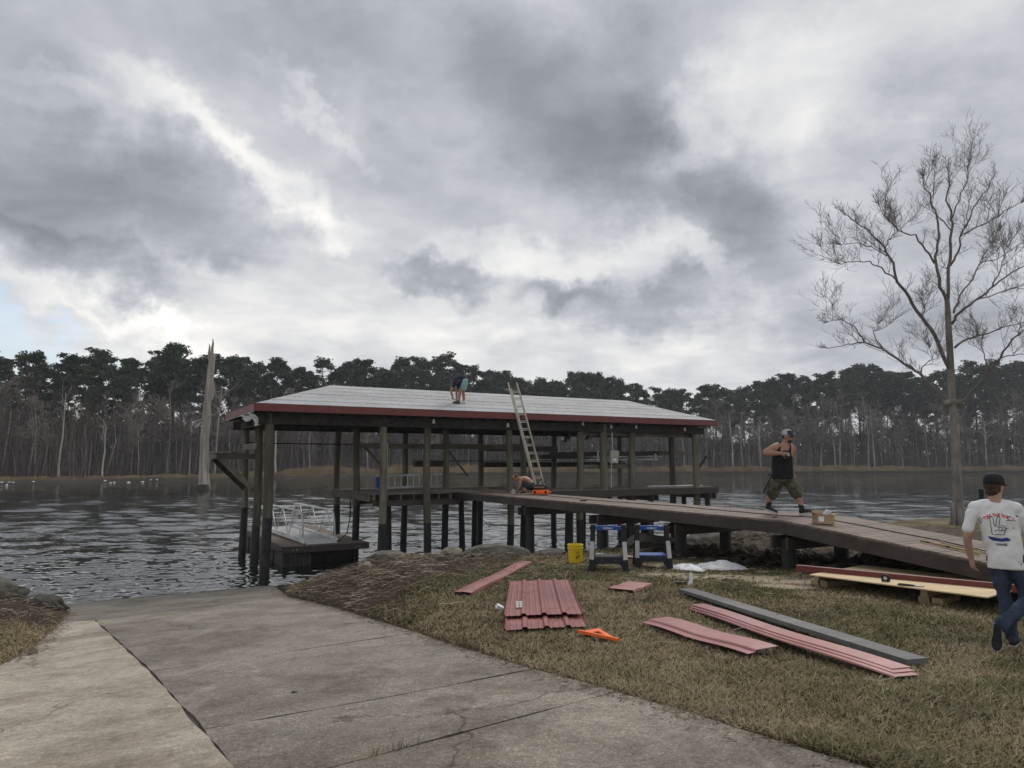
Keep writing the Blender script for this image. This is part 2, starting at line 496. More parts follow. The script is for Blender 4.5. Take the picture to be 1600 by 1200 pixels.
# ---------------------------------------------------------------- boat ramp slabs
def concrete(name, c1, c2, speck):
    m = bpy.data.materials.new(name); m.use_nodes = True
    nt = m.node_tree; nt.nodes.clear(); N = lambda t: nt.nodes.new(t); L = nt.links.new
    out = N('ShaderNodeOutputMaterial'); p = N('ShaderNodeBsdfPrincipled'); L(p.outputs[0], out.inputs[0])
    p.inputs['Roughness'].default_value = 0.85; p.inputs['Specular IOR Level'].default_value = 0.25
    tc = N('ShaderNodeTexCoord')
    def noise(sc, det, ro=0.6, dist=0.0, stretch=None, rot=0):
        n = N('ShaderNodeTexNoise'); n.inputs['Scale'].default_value = sc; n.inputs['Detail'].default_value = det
        n.inputs['Roughness'].default_value = ro; n.inputs['Distortion'].default_value = dist
        mp = N('ShaderNodeMapping'); L(tc.outputs['Object'], mp.inputs[0])
        mp.inputs['Rotation'].default_value = (0,0,rot)
        if stretch: mp.inputs['Scale'].default_value = stretch
        L(mp.outputs[0], n.inputs['Vector']); return n.outputs[0]
    def ramp(f, stops):
        r = N('ShaderNodeValToRGB'); L(f, r.inputs[0])
        r.color_ramp.elements[0].position = stops[0][0]; r.color_ramp.elements[0].color = (*stops[0][1],1)
        r.color_ramp.elements[1].position = stops[-1][0]; r.color_ramp.elements[1].color = (*stops[-1][1],1)
        for s in stops[1:-1]:
            e = r.color_ramp.elements.new(s[0]); e.color = (*s[1],1)
        return r.outputs[0]
    def mix(bt, a, b, f=1.0):
        x = N('ShaderNodeMix'); x.data_type = 'RGBA'; x.blend_type = bt
        if isinstance(f, float): x.inputs[0].default_value = f
        else: L(f, x.inputs[0])
        for i, v in ((6,a),(7,b)):
            if isinstance(v, tuple): x.inputs[i].default_value = (*v,1)
            else: L(v, x.inputs[i])
        return x.outputs[2]
    col = ramp(noise(0.7, 9, 0.65, 0.6), [(0.30,c1),(0.52,tuple((a+b)/2 for a,b in zip(c1,c2))),(0.72,c2)])
    # mildew and tyre-dark stains
    st = ramp(noise(0.42, 7, 0.7, 1.2), [(0.46,(1,1,1)),(0.62,(0.66,0.63,0.60))])
    col = mix('MULTIPLY', col, st)
    st2 = ramp(noise(2.6, 8, 0.72, 0.8), [(0.34,(0.74,0.73,0.72)),(0.5,(1,1,1)),(0.66,(1.14,1.13,1.10))])
    col = mix('MULTIPLY', col, st2)
    # exposed aggregate
    ag = ramp(noise(62, 2, 0.5), [(0.30,(0.55,0.53,0.51)),(0.44,(0.96,0.96,0.96)),(0.58,(1,1,1)),(0.68,(1.9,1.86,1.75))])
    col = mix('MULTIPLY', col, ag, speck)
    ag2 = ramp(noise(17, 4, 0.65), [(0.30,(0.72,0.71,0.70)),(0.5,(1,1,1)),(0.72,(1.28,1.26,1.2))])
    col = mix('MULTIPLY', col, ag2, 0.8)
    # pale drag scuffs along the ramp
    sc = ramp(noise(1.0, 8, 0.62, 0.4, (3.2,0.45,1), R(-62)), [(0.60,(0,0,0)),(0.72,(1,1,1))])
    col = mix('MIX', col, (0.36,0.335,0.285), mix('MULTIPLY', sc, (0.45,0.45,0.45)))
    # hairline cracks, broken up
    wv = N('ShaderNodeTexNoise'); wv.inputs['Scale'].default_value = 1.6; wv.inputs['Detail'].default_value = 6; L(tc.outputs['Object'], wv.inputs['Vector'])
    va = N('ShaderNodeVectorMath'); va.operation = 'MULTIPLY_ADD'; L(wv.outputs['Color'], va.inputs[0]); va.inputs[1].default_value = (1.1,1.1,0); L(tc.outputs['Object'], va.inputs[2])
    vo = N('ShaderNodeTexVoronoi'); vo.feature = 'DISTANCE_TO_EDGE'; vo.inputs['Scale'].default_value = 0.33; L(va.outputs[0], vo.inputs['Vector'])
    ck = ramp(vo.outputs['Distance'], [(0.0,(0.42,0.40,0.37)),(0.0022,(0.6,0.58,0.56)),(0.006,(1,1,1))])
    ckm = ramp(noise(0.8, 4), [(0.46,(0,0,0)),(0.54,(1,1,1))])
    col = mix('MULTIPLY', col, ck, ckm)
    L(col, p.inputs['Base Color'])
    b1 = N('ShaderNodeBump'); b1.inputs['Strength'].default_value = 0.55; b1.inputs['Distance'].default_value = 0.006
    L(noise(90, 4), b1.inputs['Height'])
    b2 = N('ShaderNodeBump'); b2.inputs['Strength'].default_value = 0.5; b2.inputs['Distance'].default_value = 0.02
    L(noise(7, 6), b2.inputs['Height']); L(b1.outputs[0], b2.inputs['Normal'])
    L(b2.outputs[0], p.inputs['Normal'])
    return m
m_conc = concrete('weathered_concrete', (0.152,0.137,0.114), (0.270,0.245,0.204), 0.9)
m_conc_pale = concrete('sandy_concrete', (0.285,0.258,0.213), (0.420,0.382,0.318), 0.6)
m_conc_wet = concrete('damp_concrete', (0.120,0.110,0.097), (0.205,0.189,0.163), 0.6)

J0, JT2, JT3, JT4, JE = (-7.48,13.12), (-3.62,7.38), (-2.07,4.97), (-1.30,3.75), (6.0,-8)
T1m = (-6.1,14.5); T2m = (-2.3,8.25); T3m = (-0.9,5.62); T4m = (-0.2,4.6)
slabs = [
    ([J0,JT2,JT3,JT4,JE,(-1.2,-8),(-3.4,0.5),(-4.6,4.8),(-5.86,8.42),(-6.25,9.54),(-7.32,11.64),(-8.27,13.40)], m_conc_pale, 'paler sandy slab with scraped pale scuffs'),
    ([J0,T1m,(-4.89,15.89),(-3.18,12.96),(-2.17,10.94),(-1.16,9.02),T2m,JT2], m_conc, None),
    ([JT2,T2m,(-1.16,9.02),(-0.70,8.02),(0.19,6.33),T3m,JT3], m_conc, None),
    ([JT3,T3m,(0.19,6.33),(0.76,5.33),T4m,JT4], m_conc, None),
    ([JT4,T4m,(0.76,5.33),(0.88,5.11),(1.21,4.48),(1.52,3.83),(1.68,3.53),(3.4,0.0),(7.6,-8),JE], m_conc, None),
    ([(-8.27,13.40),(-8.91,14.68),(-11.2,18.0),(-14.5,21.5),(-9.5,25.0),(-6.32,19.42),(-4.89,15.89),T1m,J0], m_conc_wet, 'dark damp slab running into the water'),
]
ramp = thing('boat_ramp', None, None)
ramp['kind'] = 'structure'; ramp['label'] = 'wide concrete boat ramp running down into the river'
def inset(poly, w):
    n = len(poly); P = [Vector((*p, 0)) for p in poly]
    area = sum(P[i].x*P[(i+1)%n].y-P[(i+1)%n].x*P[i].y for i in range(n))
    s = 1 if area > 0 else -1; out = []
    for i in range(n):
        a, b, c = P[i-1], P[i], P[(i+1)%n]
        e1 = (b-a).normalized(); e2 = (c-b).normalized()
        n1 = Vector((-e1.y,e1.x,0))*s; n2 = Vector((-e2.y,e2.x,0))*s
        m = (n1+n2); m = m/max(m.length_squared/2, 0.5)
        q = b+m*w; out.append((q.x, q.y))
    return out
def rough_edge(poly, amt):
    """subdivide and chip the outline so the joints are not ruled lines"""
    out = []; n = len(poly)
    for i in range(n):
        a = Vector(poly[i]); b = Vector(poly[(i+1)%n]); l = (b-a).length
        k = max(1, min(60, int(l/0.22)))
        nn = Vector((-(b-a).y, (b-a).x)).normalized()
        for j in range(k):
            q = a.lerp(b, j/k)
            if j and l < 16: q += nn*(vnoise(q.x*3.1, q.y*3.1, 5)-0.5)*amt
            out.append((q.x, q.y))
    return out
for poly, mt, lab in slabs:
    q = rough_edge(inset(poly, 0.011), 0.034)
    mb = MB(); mb.prism([(x, y, float(ramp_z(x, max(y, -4)))) for x, y in q], (0,0,-0.14))
    s = mb.build('slab', mt, ramp)
    if lab: s['label'] = lab
bed = MB(); bed.prism([(x, y, float(ramp_z(x, max(y,-4)))-0.013) for x, y in inset([tuple(p) for p in RAMP_POLY], 0.05)], (0,0,-0.1))
bed.build('joint_fill', pm('joint_soil', (0.030,0.026,0.021), (0.085,0.072,0.055), 12, 0.95), ramp)

# ---------------------------------------------------------------- river
def build_water():
    hf = EYE*710.0
    d = [11.0]
    while d[-1] < 420: d.append(d[-1] + max(0.05, 0.30*d[-1]**2/hf))
    d = np.array(d)
    az = np.concatenate([np.radians(np.linspace(-75,-40,60)), np.radians(np.linspace(-39.9,39.9,760)), np.radians(np.linspace(40,75,60))])
    D, A = np.meshgrid(d, az, indexing='ij')
    x = D*np.sin(A); y = D*np.cos(A)
    z = np.zeros_like(x)
    res = np.maximum(0.05, 0.30*D**2/hf)*2.2 + D*0.0012
    rg = np.random.default_rng(5)
    patch = 0.62+0.75*fbm(x*0.05+3, y*0.035, 91, 3)
    chop = 0.5+1.0*fbm(x*0.30, y*0.22, 95, 3)
    ruffle = 0.25
    wind = (0.18+0.82*sstep(24, 46, D))*(0.55+0.9*fbm(x*0.03+9, y*0.06, 97, 3))
    for i in range(64):
        ruffle = 1.0 if i < 52 else wind
        lam = 0.20*(3.6)**rg.random() if i < 52 else 1.3*(3.4)**rg.random()
        th = R(-78) + rg.normal(0, 0.44 if i < 52 else 0.5)          # crests lie roughly across the view
        k = 2*math.pi/lam; kx, ky = k*math.cos(th), k*math.sin(th)
        amp = (0.0042 if i < 52 else 0.0058)*lam*ruffle
        att = np.clip((lam/res-0.6)/1.2, 0, 1)
        wx = x + 0.25*(vnoise(x*0.6, y*0.6, 200+i)-0.5)
        z += amp*att*np.sin(kx*wx+ky*y+rg.random()*6.28)
    z *= patch*chop*1.0
    calm = sstep(11, 14, D)
    z = z*calm
    n0, n1 = D.shape
    idx = np.arange(n0*n1).reshape(n0, n1)
    f = np.stack([idx[:-1,:-1], idx[1:,:-1], idx[1:,1:], idx[:-1,1:]], -1).reshape(-1,4)
    m = bpy.data.materials.new('river_water'); m.use_nodes = True
    nt = m.node_tree; nt.nodes.clear(); N = lambda t: nt.nodes.new(t); L = nt.links.new
    out = N('ShaderNodeOutputMaterial'); p = N('ShaderNodeBsdfPrincipled'); L(p.outputs[0], out.inputs[0])
    p.inputs['Base Color'].default_value = (0.012,0.014,0.012,1); p.inputs['Roughness'].default_value = 0.03
    p.inputs['IOR'].default_value = 3.1
    tc = N('ShaderNodeTexCoord'); mp = N('ShaderNodeMapping'); L(tc.outputs['Object'], mp.inputs[0])
    mp.inputs['Scale'].default_value = (0.4, 1.0, 1.0); mp.inputs['Rotation'].default_value = (0,0,R(12))
    n = N('ShaderNodeTexNoise'); n.inputs['Scale'].default_value = 1.6; n.inputs['Detail'].default_value = 3; n.inputs['Roughness'].default_value = 0.6
    L(mp.outputs[0], n.inputs['Vector'])
    b = N('ShaderNodeBump'); at = N('ShaderNodeAttribute'); at.attribute_name = 'tone'; L(at.outputs['Fac'], b.inputs['Strength']); b.inputs['Distance'].default_value = 0.055
    L(n.outputs[0], b.inputs['Height']); L(b.outputs[0], p.inputs['Normal'])
    o = np_mesh('water', np.stack([x.ravel(), y.ravel(), z.ravel()], -1), f, m, np.repeat(np.clip(wind, 0, 1).ravel()[:,None], 3, 1), smooth=True)
    tag(o, 'rippled dark river reflecting the grey sky', kind='structure')
build_water()

# ---------------------------------------------------------------- far bank
FAR = [(-260,25),(-150,45),(-105,78),(-74,103),(-54,128),(-33.5,152),(-15.8,174),(10,184),(58,195),(105,204),(153,212),(240,228),(420,250)]
def far_shore_pt(u):
    """u runs 0..1 along the far shoreline (by index)"""
    f = u*(len(FAR)-1); i = min(int(f), len(FAR)-2); t = f-i
    return Vector(FAR[i]).lerp(Vector(FAR[i+1]), t)
FARX = [p[0] for p in FAR]; FARY = [p[1] for p in FAR]
def far_at_az(a):
    """distance along a bearing (radians) to the far shoreline"""
    best = 200
    for i in range(len(FAR)-1):
        ax, ay = FAR[i]; bx, by = FAR[i+1]
        dx, dy = math.sin(a), math.cos(a)
        ex, ey = bx-ax, by-ay
        den = dx*ey-dy*ex
        if abs(den) < 1e-9: continue
        t = (ax*ey-ay*ex)/den; s = (ax*dy-ay*dx)/den
        if t > 0 and -1e-6 <= s <= 1+1e-6: best = t
    return best
azs = np.radians(np.concatenate([np.linspace(-84,-46,30), np.linspace(-45,45,420), np.linspace(46,80,30)]))
sd = np.array([far_at_az(a) for a in azs])
offs = np.array([-14,-6,-2.5,0,0.6,1.4,2.5,4,6,9,14,22,40,80,200,500,800.])
hts = np.array([-0.5,-0.2,-0.05,0.06,0.16,0.35,0.62,0.72,0.85,1.0,1.15,1.3,1.6,2.0,3,4.5,5.5])
Af, Of = np.meshgrid(azs, offs, indexing='ij'); Sf = np.repeat(sd[:,None], len(offs), 1)
jit = 3.2*(fbm(Af*60, Af*0+2, 71, 4)-0.5)
Df = Sf+Of+jit*(np.abs(Of) < 12)
xf = Df*np.sin(Af); yf = Df*np.cos(Af)
zf = np.repeat(hts[None,:], len(azs), 0) + 0.25*(fbm(xf*0.2, yf*0.2, 73, 3)-0.5)*(Of > 0.5) + 0.10*(fbm(Af*150, Of*0.4, 74, 3)-0.5)*(Of < 3)*(Of > -4)
idx = np.arange(xf.size).reshape(xf.shape)
ff = np.stack([idx[:-1,:-1], idx[1:,:-1], idx[1:,1:], idx[:-1,1:]], -1).reshape(-1,4)
mud = np.array([0.034,0.030,0.027]); turf = np.array([0.085,0.072,0.045])
kf = sstep(0.5, 2.2, Of.ravel()+1.2*(fbm(xf.ravel()*0.3, yf.ravel()*0.3, 79, 3)-0.5))[:,None]
far = np_mesh('far_bank', np.stack([xf.ravel(), yf.ravel(), zf.ravel()], -1), ff,
              pm('bank_mud', (0.7,0.7,0.7), (1.2,1.2,1.2), 1.2, 0.9, 0.4, 3, attr='tone', spec=0.2), mud*(1-kf)+turf*kf, smooth=True)
tag(far, 'low muddy far bank with marsh turf below the forest', kind='structure')
# ================================================================ FOREST ACROSS THE WATER
m_needle = pm('pine_needles', (0.030,0.043,0.026), (0.066,0.086,0.046), 0.9, 0.75, rand=0.25, big=0.2, spec=0.15)
m_pinebark = pm('pine_bark', (0.05,0.042,0.036), (0.115,0.098,0.085), 2.5, 0.9, 0, stretch=(1,1,0.25), rand=0.25, spec=0.1)
m_twig = pm('bare_twigs', (0.130,0.110,0.094), (0.240,0.210,0.184), 1.5, 0.9, rand=0.3, spec=0.1)
m_pale = pm('pale_bark', (0.22,0.20,0.175), (0.42,0.39,0.345), 1.2, 0.9, stretch=(1,1,0.3), rand=0.25, spec=0.1)
m_brown = pm('dead_cypress_twigs', (0.085,0.064,0.052), (0.155,0.120,0.100), 1.5, 0.9, rand=0.25, spec=0.1)

def tuft_cloud(centers, radii, nper, size, rg, flat=0.6):
    """many needle-tuft faces spread through ellipsoid puffs"""
    V = []
    for c, r in zip(centers, radii):
        n = nper
        q = rg.normal(size=(n,3)); q /= np.linalg.norm(q, axis=1)[:,None]
        rr = rg.random(n)**0.45
        p = np.array(c)+q*rr[:,None]*np.array([r, r, r*flat])
        a = rg.normal(size=(n,3)); a /= np.linalg.norm(a, axis=1)[:,None]
        a[:,2] = np.abs(a[:,2])*0.6
        b = rg.normal(size=(n,3)); b -= a*np.sum(a*b,1)[:,None]; b /= np.linalg.norm(b, axis=1)[:,None]
        s = size*(0.6+0.9*rg.random(n))[:,None]
        V.append(np.stack([p-b*s*0.45, p+b*s*0.45, p+a*s], 1).reshape(-1,3))
    V = np.concatenate(V); F = np.arange(len(V)).reshape(-1,3)
    return V, F

def make_pine(seed, H=26.0):
    rg = np.random.default_rng(seed); rd = random.Random(seed)
    mb = MB(); pts = []; lean = Vector((rg.normal(0,0.5), rg.normal(0,0.5), 0))
    for i in range(8):
        t = i/7
        pts.append(Vector((0.25*math.sin(t*5+seed), 0.25*math.cos(t*4+seed*2), H*0.97*t)) + lean*t*t)
    mb.tube(pts, [0.27*(1-0.78*i/7) for i in range(8)], 6, caps=False)
    cs = []; rs = []
    base = rd.uniform(0.48, 0.66)
    nb = rd.randint(20, 28)
    for i in range(nb):
        t = base+(1-base)*(i/(nb-1))**0.9
        p = pts[0].lerp(pts[0], 0); f = t*7*0.97; k = min(int(f), 6); p = pts[k].lerp(pts[k+1], f-k)
        prof = math.sin(math.pi*min(1, 0.18+0.82*(1-(t-base)/(1-base))**0.75))*0.5+0.5
        Lb = rd.uniform(1.4, 4.0)*prof*(1.0 if t < 0.9 else 0.6)
        an = rd.uniform(0, 6.283)
        d = Vector((math.cos(an), math.sin(an), rd.uniform(0.05, 0.75)))
        e = p+d*Lb
        mb.tube([p, p.lerp(e, 0.5)+Vector((0,0,-0.1)), e], [0.09, 0.06, 0.025], 4, caps=False)
        for j in range(rd.randint(1, 3)):
            c = p.lerp(e, rd.uniform(0.6, 1.12)) + Vector((rg.normal(0,0.35), rg.normal(0,0.35), rg.normal(0.15,0.3)))
            cs.append(c); rs.append(rd.uniform(0.7, 1.45)*(0.85 if t > 0.92 else 1))
    for j in range(4):
        cs.append(pts[-1]+Vector((rg.normal(0,0.7), rg.normal(0,0.7), rg.uniform(-0.9,0.5)))); rs.append(rd.uniform(0.7,1.2))
    for i in range(rd.randint(2,5)):   # dead stubs
        z = rd.uniform(0.25, base)*H; an = rd.uniform(0,6.28); p = Vector((0.1,0.1,z))
        mb.tube([p, p+Vector((math.cos(an), math.sin(an), 0.25))*rd.uniform(0.8,2)], [0.05,0.02], 3, caps=False)
    V, F = tuft_cloud(cs, rs, 62, 0.44, rg, 0.62)
    return mb, V, F

def grow(mb, p, d, L, r, lev, rd, spread=0.5, up=0.12, n=3, kink=0.18, minr=0.02, sides=(6,5,4,3,3,3)):
    """recursive bare branch"""
    k = 4 if lev < 2 else 3
    pts = [p]; rad = [r]; q = p; dd = d.normalized()
    for i in range(k):
        dd = (dd+Vector((rd.gauss(0,kink), rd.gauss(0,kink), rd.gauss(up*0.5,kink*0.6)))).normalized()
        q = q+dd*(L/k); pts.append(q); rad.append(max(minr, r*(1-0.62*(i+1)/k)))
    mb.tube(pts, rad, sides[min(lev,5)], caps=False)
    if lev >= n: return
    nb = {0:rd.randint(7,9),1:rd.randint(5,7),2:rd.randint(4,6)}.get(lev,3)
    for j in range(nb):
        t = rd.uniform(0.28, 1.0); f = t*k; i = min(int(f), k-1); b = pts[i].lerp(pts[i+1], f-i)
        base = (pts[i+1]-pts[i]).normalized()
        side = Vector((rd.gauss(0,1), rd.gauss(0,1), rd.gauss(0.1,0.6))); side -= base*side.dot(base); side.normalize()
        nd = (base*(1-spread*0.5)+side*spread*rd.uniform(0.7,1.4)+Vector((0,0,up))).normalized()
        grow(mb, b, nd, L*rd.uniform(0.38,0.62), max(minr, rad[min(i+1,k)]*0.62), lev+1, rd, spread, up, n, kink, minr, sides)

def make_bare(seed, H, spread=0.7, minr=0.022, r0=0.16):
    rd = random.Random(seed); mt = MB(); mb = MB()
    pts = []; lx, ly = rd.gauss(0,0.5), rd.gauss(0,0.5)
    for i in range(8):
        t = i/7; pts.append(Vector((lx*t+0.18*math.sin(seed+t*6), ly*t+0.18*math.cos(seed*2+t*5), H*0.86*t)))
    mt.tube(pts, [r0*(1-0.8*i/7)+0.015 for i in range(8)], 6, caps=False)
    for i in range(rd.randint(15,20)):
        t = rd.uniform(0.30, 1.0); f = t*7; k = min(int(f),6); p = pts[k].lerp(pts[k+1], f-k)
        an = rd.uniform(0,6.28)
        d = Vector((math.cos(an)*spread, math.sin(an)*spread, rd.uniform(0.35,1.0)))
        grow(mb, p, d, H*rd.uniform(0.14,0.27)*(1.15-0.5*t), 0.065, 1, rd, 0.75, 0.14, 3, 0.22, minr)
    return mt, mb

PX = [0,60,140,200,235,270,300,330,400,440,500,520,600,660,700,760,830,860,900,960,1000,1050,1100,1180,1210,1290,1350,1400,1450,1500,1600]
PY = [548,545,541,552,550,537,552,552,546,565,566,563,565,562,557,580,590,584,575,585,605,603,600,605,585,578,572,575,590,570,568]
def sky_h(az, dist):
    """height of the forest edge seen along a bearing"""
    px = 800+1109*math.tan(az)
    y = np.interp(px, PX, PY)
    return (720-y)/1109.0*dist*math.cos(az)+EYE-1.0

pine_src = []
for i in range(7):
    mb, V, F = make_pine(100+i)
    root = thing('pine_tree', 'tall dark pine in the forest across the river', 'tree', (0,0,0), group='pines in the forest across the river')
    mb.build('trunk', m_pinebark, root, fixn=False)
    np_mesh('crown', V, F, m_needle, parent=root)
    pine_src.append(root)
bare_src = []
for i in range(7):
    H = 15
    mt, mb = make_bare(300+i, H, 0.55+0.1*(i % 4), 0.024)
    root = thing('bare_tree', 'leafless grey tree along the far bank below the pines', 'tree', (0,0,0), group='bare trees along the far bank')
    mt.build('trunk', m_pale if i % 3 == 0 else m_twig, root, fixn=False)
    mb.build('crown', m_brown if i == 4 else m_twig, root, fixn=False)
    bare_src.append(root)
fr = random.Random(21)
used = set()
SECT = [(-1e9,300,'left of the dead snag'),(300,500,'between the dead snag and the roof ridge'),(500,720,'above the left half of the boathouse roof'),(720,860,'above the roof near the ladder top'),
        (860,1120,'above the right half of the boathouse roof'),(1120,1300,'behind the man striding on the walkway'),(1300,1470,'left of the big bare tree'),(1470,1e9,'behind and right of the big bare tree')]
def relabel(k, x, y):
    px = 800+1109*x/y
    for a, b, w in SECT:
        if a <= px < b:
            if k['category'] == 'tree' and k.name.startswith('pine'):
                k['label'] = 'tall dark pine of the far forest '+w; k['group'] = 'far pines '+w
            else:
                k['label'] = 'leafless grey tree of the far bank '+w; k['group'] = 'far bare trees '+w
def place_tree(src, srcs_used, az, dist, h, h0):
    x, y = dist*math.sin(az), dist*math.cos(az)
    k = src if src.name not in srcs_used else None
    if k is None: k = copy_tree(src)
    else: srcs_used.add(src.name)
    s = h/h0
    w = s*fr.uniform(0.92,1.12)
    relabel(k, x, y)
    k.location = (x, y, 0.8); k.scale = (w, w, s); k.rotation_euler = (0,0,fr.uniform(0,6.28))
    return k
n_p = 0
for row, (off, step, hk) in enumerate([(17,4.3,1.0),(27,4.6,1.0),(40,5.0,0.97),(58,6.0,0.98)]):
    a = R(-41)+0.005*row
    while a < R(41):
        D = far_at_az(a)+off+fr.uniform(-5,5)
        h = sky_h(a, D)*hk*fr.choice([1.0,1.0,1.04,0.97,0.92,0.86,0.80,0.93])
        px = 800+1109*math.tan(a)
        skip = 0.0
        if 985 < px < 1200: skip = 0.25
        if fr.random() > skip:
            place_tree(fr.choice(pine_src), used, a, D, h, 26.0); n_p += 1
        a += step/D*fr.uniform(0.75,1.3)/math.cos(a)**0.3
# one pine crown standing clear of the rest
D = far_at_az(R(-25.4))+15
t_ = place_tree(pine_src[2], used, R(-25.55), D, sky_h(R(-25.4), D)*1.035, 26.0)
t_['label'] = 'tallest round-topped pine just left of the dead snag'; del t_['group']
for row, (off, step) in enumerate([(8,3.8),(12,4.8),(20,6.0),(34,6.5)]):
    a = R(-41)
    while a < R(41):
        D = far_at_az(a)+off+fr.uniform(-2.5,3)
        px = 800+1109*math.tan(a)
        h = fr.uniform(6.5,15)*(1.25 if 980 < px < 1180 else 1.0)*(1.15 if px > 1100 else 0.9)*(1.25,1.25,1.45,1.6)[row]
        place_tree(fr.choice(bare_src), used, a, D, min(h*1.3, sky_h(a, D)*fr.uniform(0.62,0.86)), 15.0)
        a += step/D*fr.uniform(0.6,1.5)
for s_ in pine_src+bare_src:
    if s_.name not in used:
        for c in list(s_.children): bpy.data.objects.remove(c)
        bpy.data.objects.remove(s_)

# understorey: bare saplings and brush that nobody could count
def build_brush():
    rg = np.random.default_rng(8)
    V = []; F = []
    def sticks(n, off0, off1, hmin, hmax, w, lean, zb=0.7):
        a = R(-42)+R(84)*rg.random(n)
        Dk = np.interp(a, azs, sd)+off0+(off1-off0)*rg.random(n)
        x = Dk*np.sin(a); y = Dk*np.cos(a)
        h = hmin+(hmax-hmin)*rg.random(n)**1.6
        b = np.stack([x, y, np.full(n, zb)], -1)
        t = b+np.stack([rg.normal(0,lean,n)*h, rg.normal(0,lean,n)*h, h], -1)
        m = (b+t)/2+np.stack([rg.normal(0,0.05,n)*h, rg.normal(0,0.05,n)*h, 0*h], -1)
        ww = w*(0.5+rg.random(n))
        s = np.stack([np.cos(a)*ww, -np.sin(a)*ww, 0*ww], -1); f = np.stack([np.sin(a)*ww, np.cos(a)*ww, 0*ww], -1)
        o = sum(len(v) for v in V)
        ring = lambda c, k: [c-s*k, c+s*k*0.6+f*k, c+s*k*0.4-f*k]
        vs = np.stack(ring(b,1.0)+ring(m,0.75)+ring(t,0.25), 1).reshape(-1,3)
        base = (np.arange(n)*9)[:,None]+o
        fs = []
        for j in (0,3):
            for k in range(3):
                fs.append(np.concatenate([base+j+k, base+j+(k+1)%3, base+j+3+(k+1)%3, base+j+3+k], 1))
        V.append(vs); F.append(np.concatenate(fs))
    sticks(2600, 7, 34, 4, 13, 0.055, 0.07)
    sticks(5200, 5, 30, 2, 7, 0.035, 0.16)
    sticks(26000, 6, 46, 1.5, 15, 0.03, 0.30, 1.0)
    o = np_mesh('undergrowth', np.concatenate(V), np.concatenate(F), m_twig)
    tag(o, 'tangle of bare grey saplings and brush under the far trees', kind='stuff')
    V.clear(); F.clear()
    sticks(1500, 5, 26, 5, 14, 0.075, 0.035); sticks(900, 5, 14, 2, 6, 0.05, 0.10)
    tag(np_mesh('saplings', np.concatenate(V), np.concatenate(F), m_pale), 'countless thin pale saplings at the foot of the far forest', kind='stuff')
    # deep shade: evergreen brush further in
    n = 60000
    a = R(-42)+R(84)*rg.random(n)
    Dk = np.interp(a, azs, sd)+16+60*rg.random(n)
    px = 800+1109*np.tan(a)
    top = 5.0+15*fbm(a*38, a*0+1.0, 15, 4)
    zz = 0.8+top*rg.random(n)**1.1
    c = np.stack([Dk*np.sin(a), Dk*np.cos(a), zz], -1)
    s = 0.55+0.75*rg.random(n)
    q = rg.normal(size=(n,3)); q /= np.linalg.norm(q,axis=1)[:,None]
    r2 = rg.normal(size=(n,3)); r2 -= q*np.sum(q*r2,1)[:,None]; r2 /= np.linalg.norm(r2,axis=1)[:,None]
    V2 = np.stack([c-r2*s[:,None]*0.5, c+r2*s[:,None]*0.5, c+q*s[:,None]], 1).reshape(-1,3)
    o2 = np_mesh('forest_brush', V2, np.arange(n*3).reshape(-1,3), pm('shade_brush', (0.034,0.033,0.027), (0.075,0.069,0.058), 0.3, 0.9, spec=0.1))
    tag(o2, 'dense dark brush deep among the far trees', kind='stuff')
    # pale marsh reed along the water
    n = 52000
    a = R(-42)+R(84)*rg.random(n)
    dens = fbm(a*70, a*0+4, 25, 4)
    pxr = 800+1109*np.tan(a)
    Dk = np.interp(a, azs, sd)+2.2+6.0*rg.random(n)**1.2
    h = 1.55*(0.45+0.9*dens)*(0.55+0.6*rg.random(n))*np.interp(pxr, [0,350,520,900,1600],[0.32,0.40,1.2,1.2,1.0])
    b = np.stack([Dk*np.sin(a), Dk*np.cos(a), np.full(n,0.55)], -1)
    s = np.stack([np.cos(a), -np.sin(a), 0*a], -1)*0.035
    t = b+np.stack([rg.normal(0,0.22,n)*h, rg.normal(0,0.22,n)*h, h], -1)
    V3 = np.stack([b-s, b+s, t], 1).reshape(-1,3)
    tone = np.repeat((0.75+0.5*dens+0.25*rg.random(n))[:,None], 3, 0)*np.array([1,1,1])
    o3 = np_mesh('marsh_reed', V3, np.arange(n*3).reshape(-1,3), pm('dry_reed', (0.200,0.150,0.088), (0.340,0.262,0.160), 0.4, 0.9, spec=0.1, attr='tone'), tone)
    tag(o3, 'strip of dry tan marsh reed along the far waterline', kind='stuff')
build_brush()

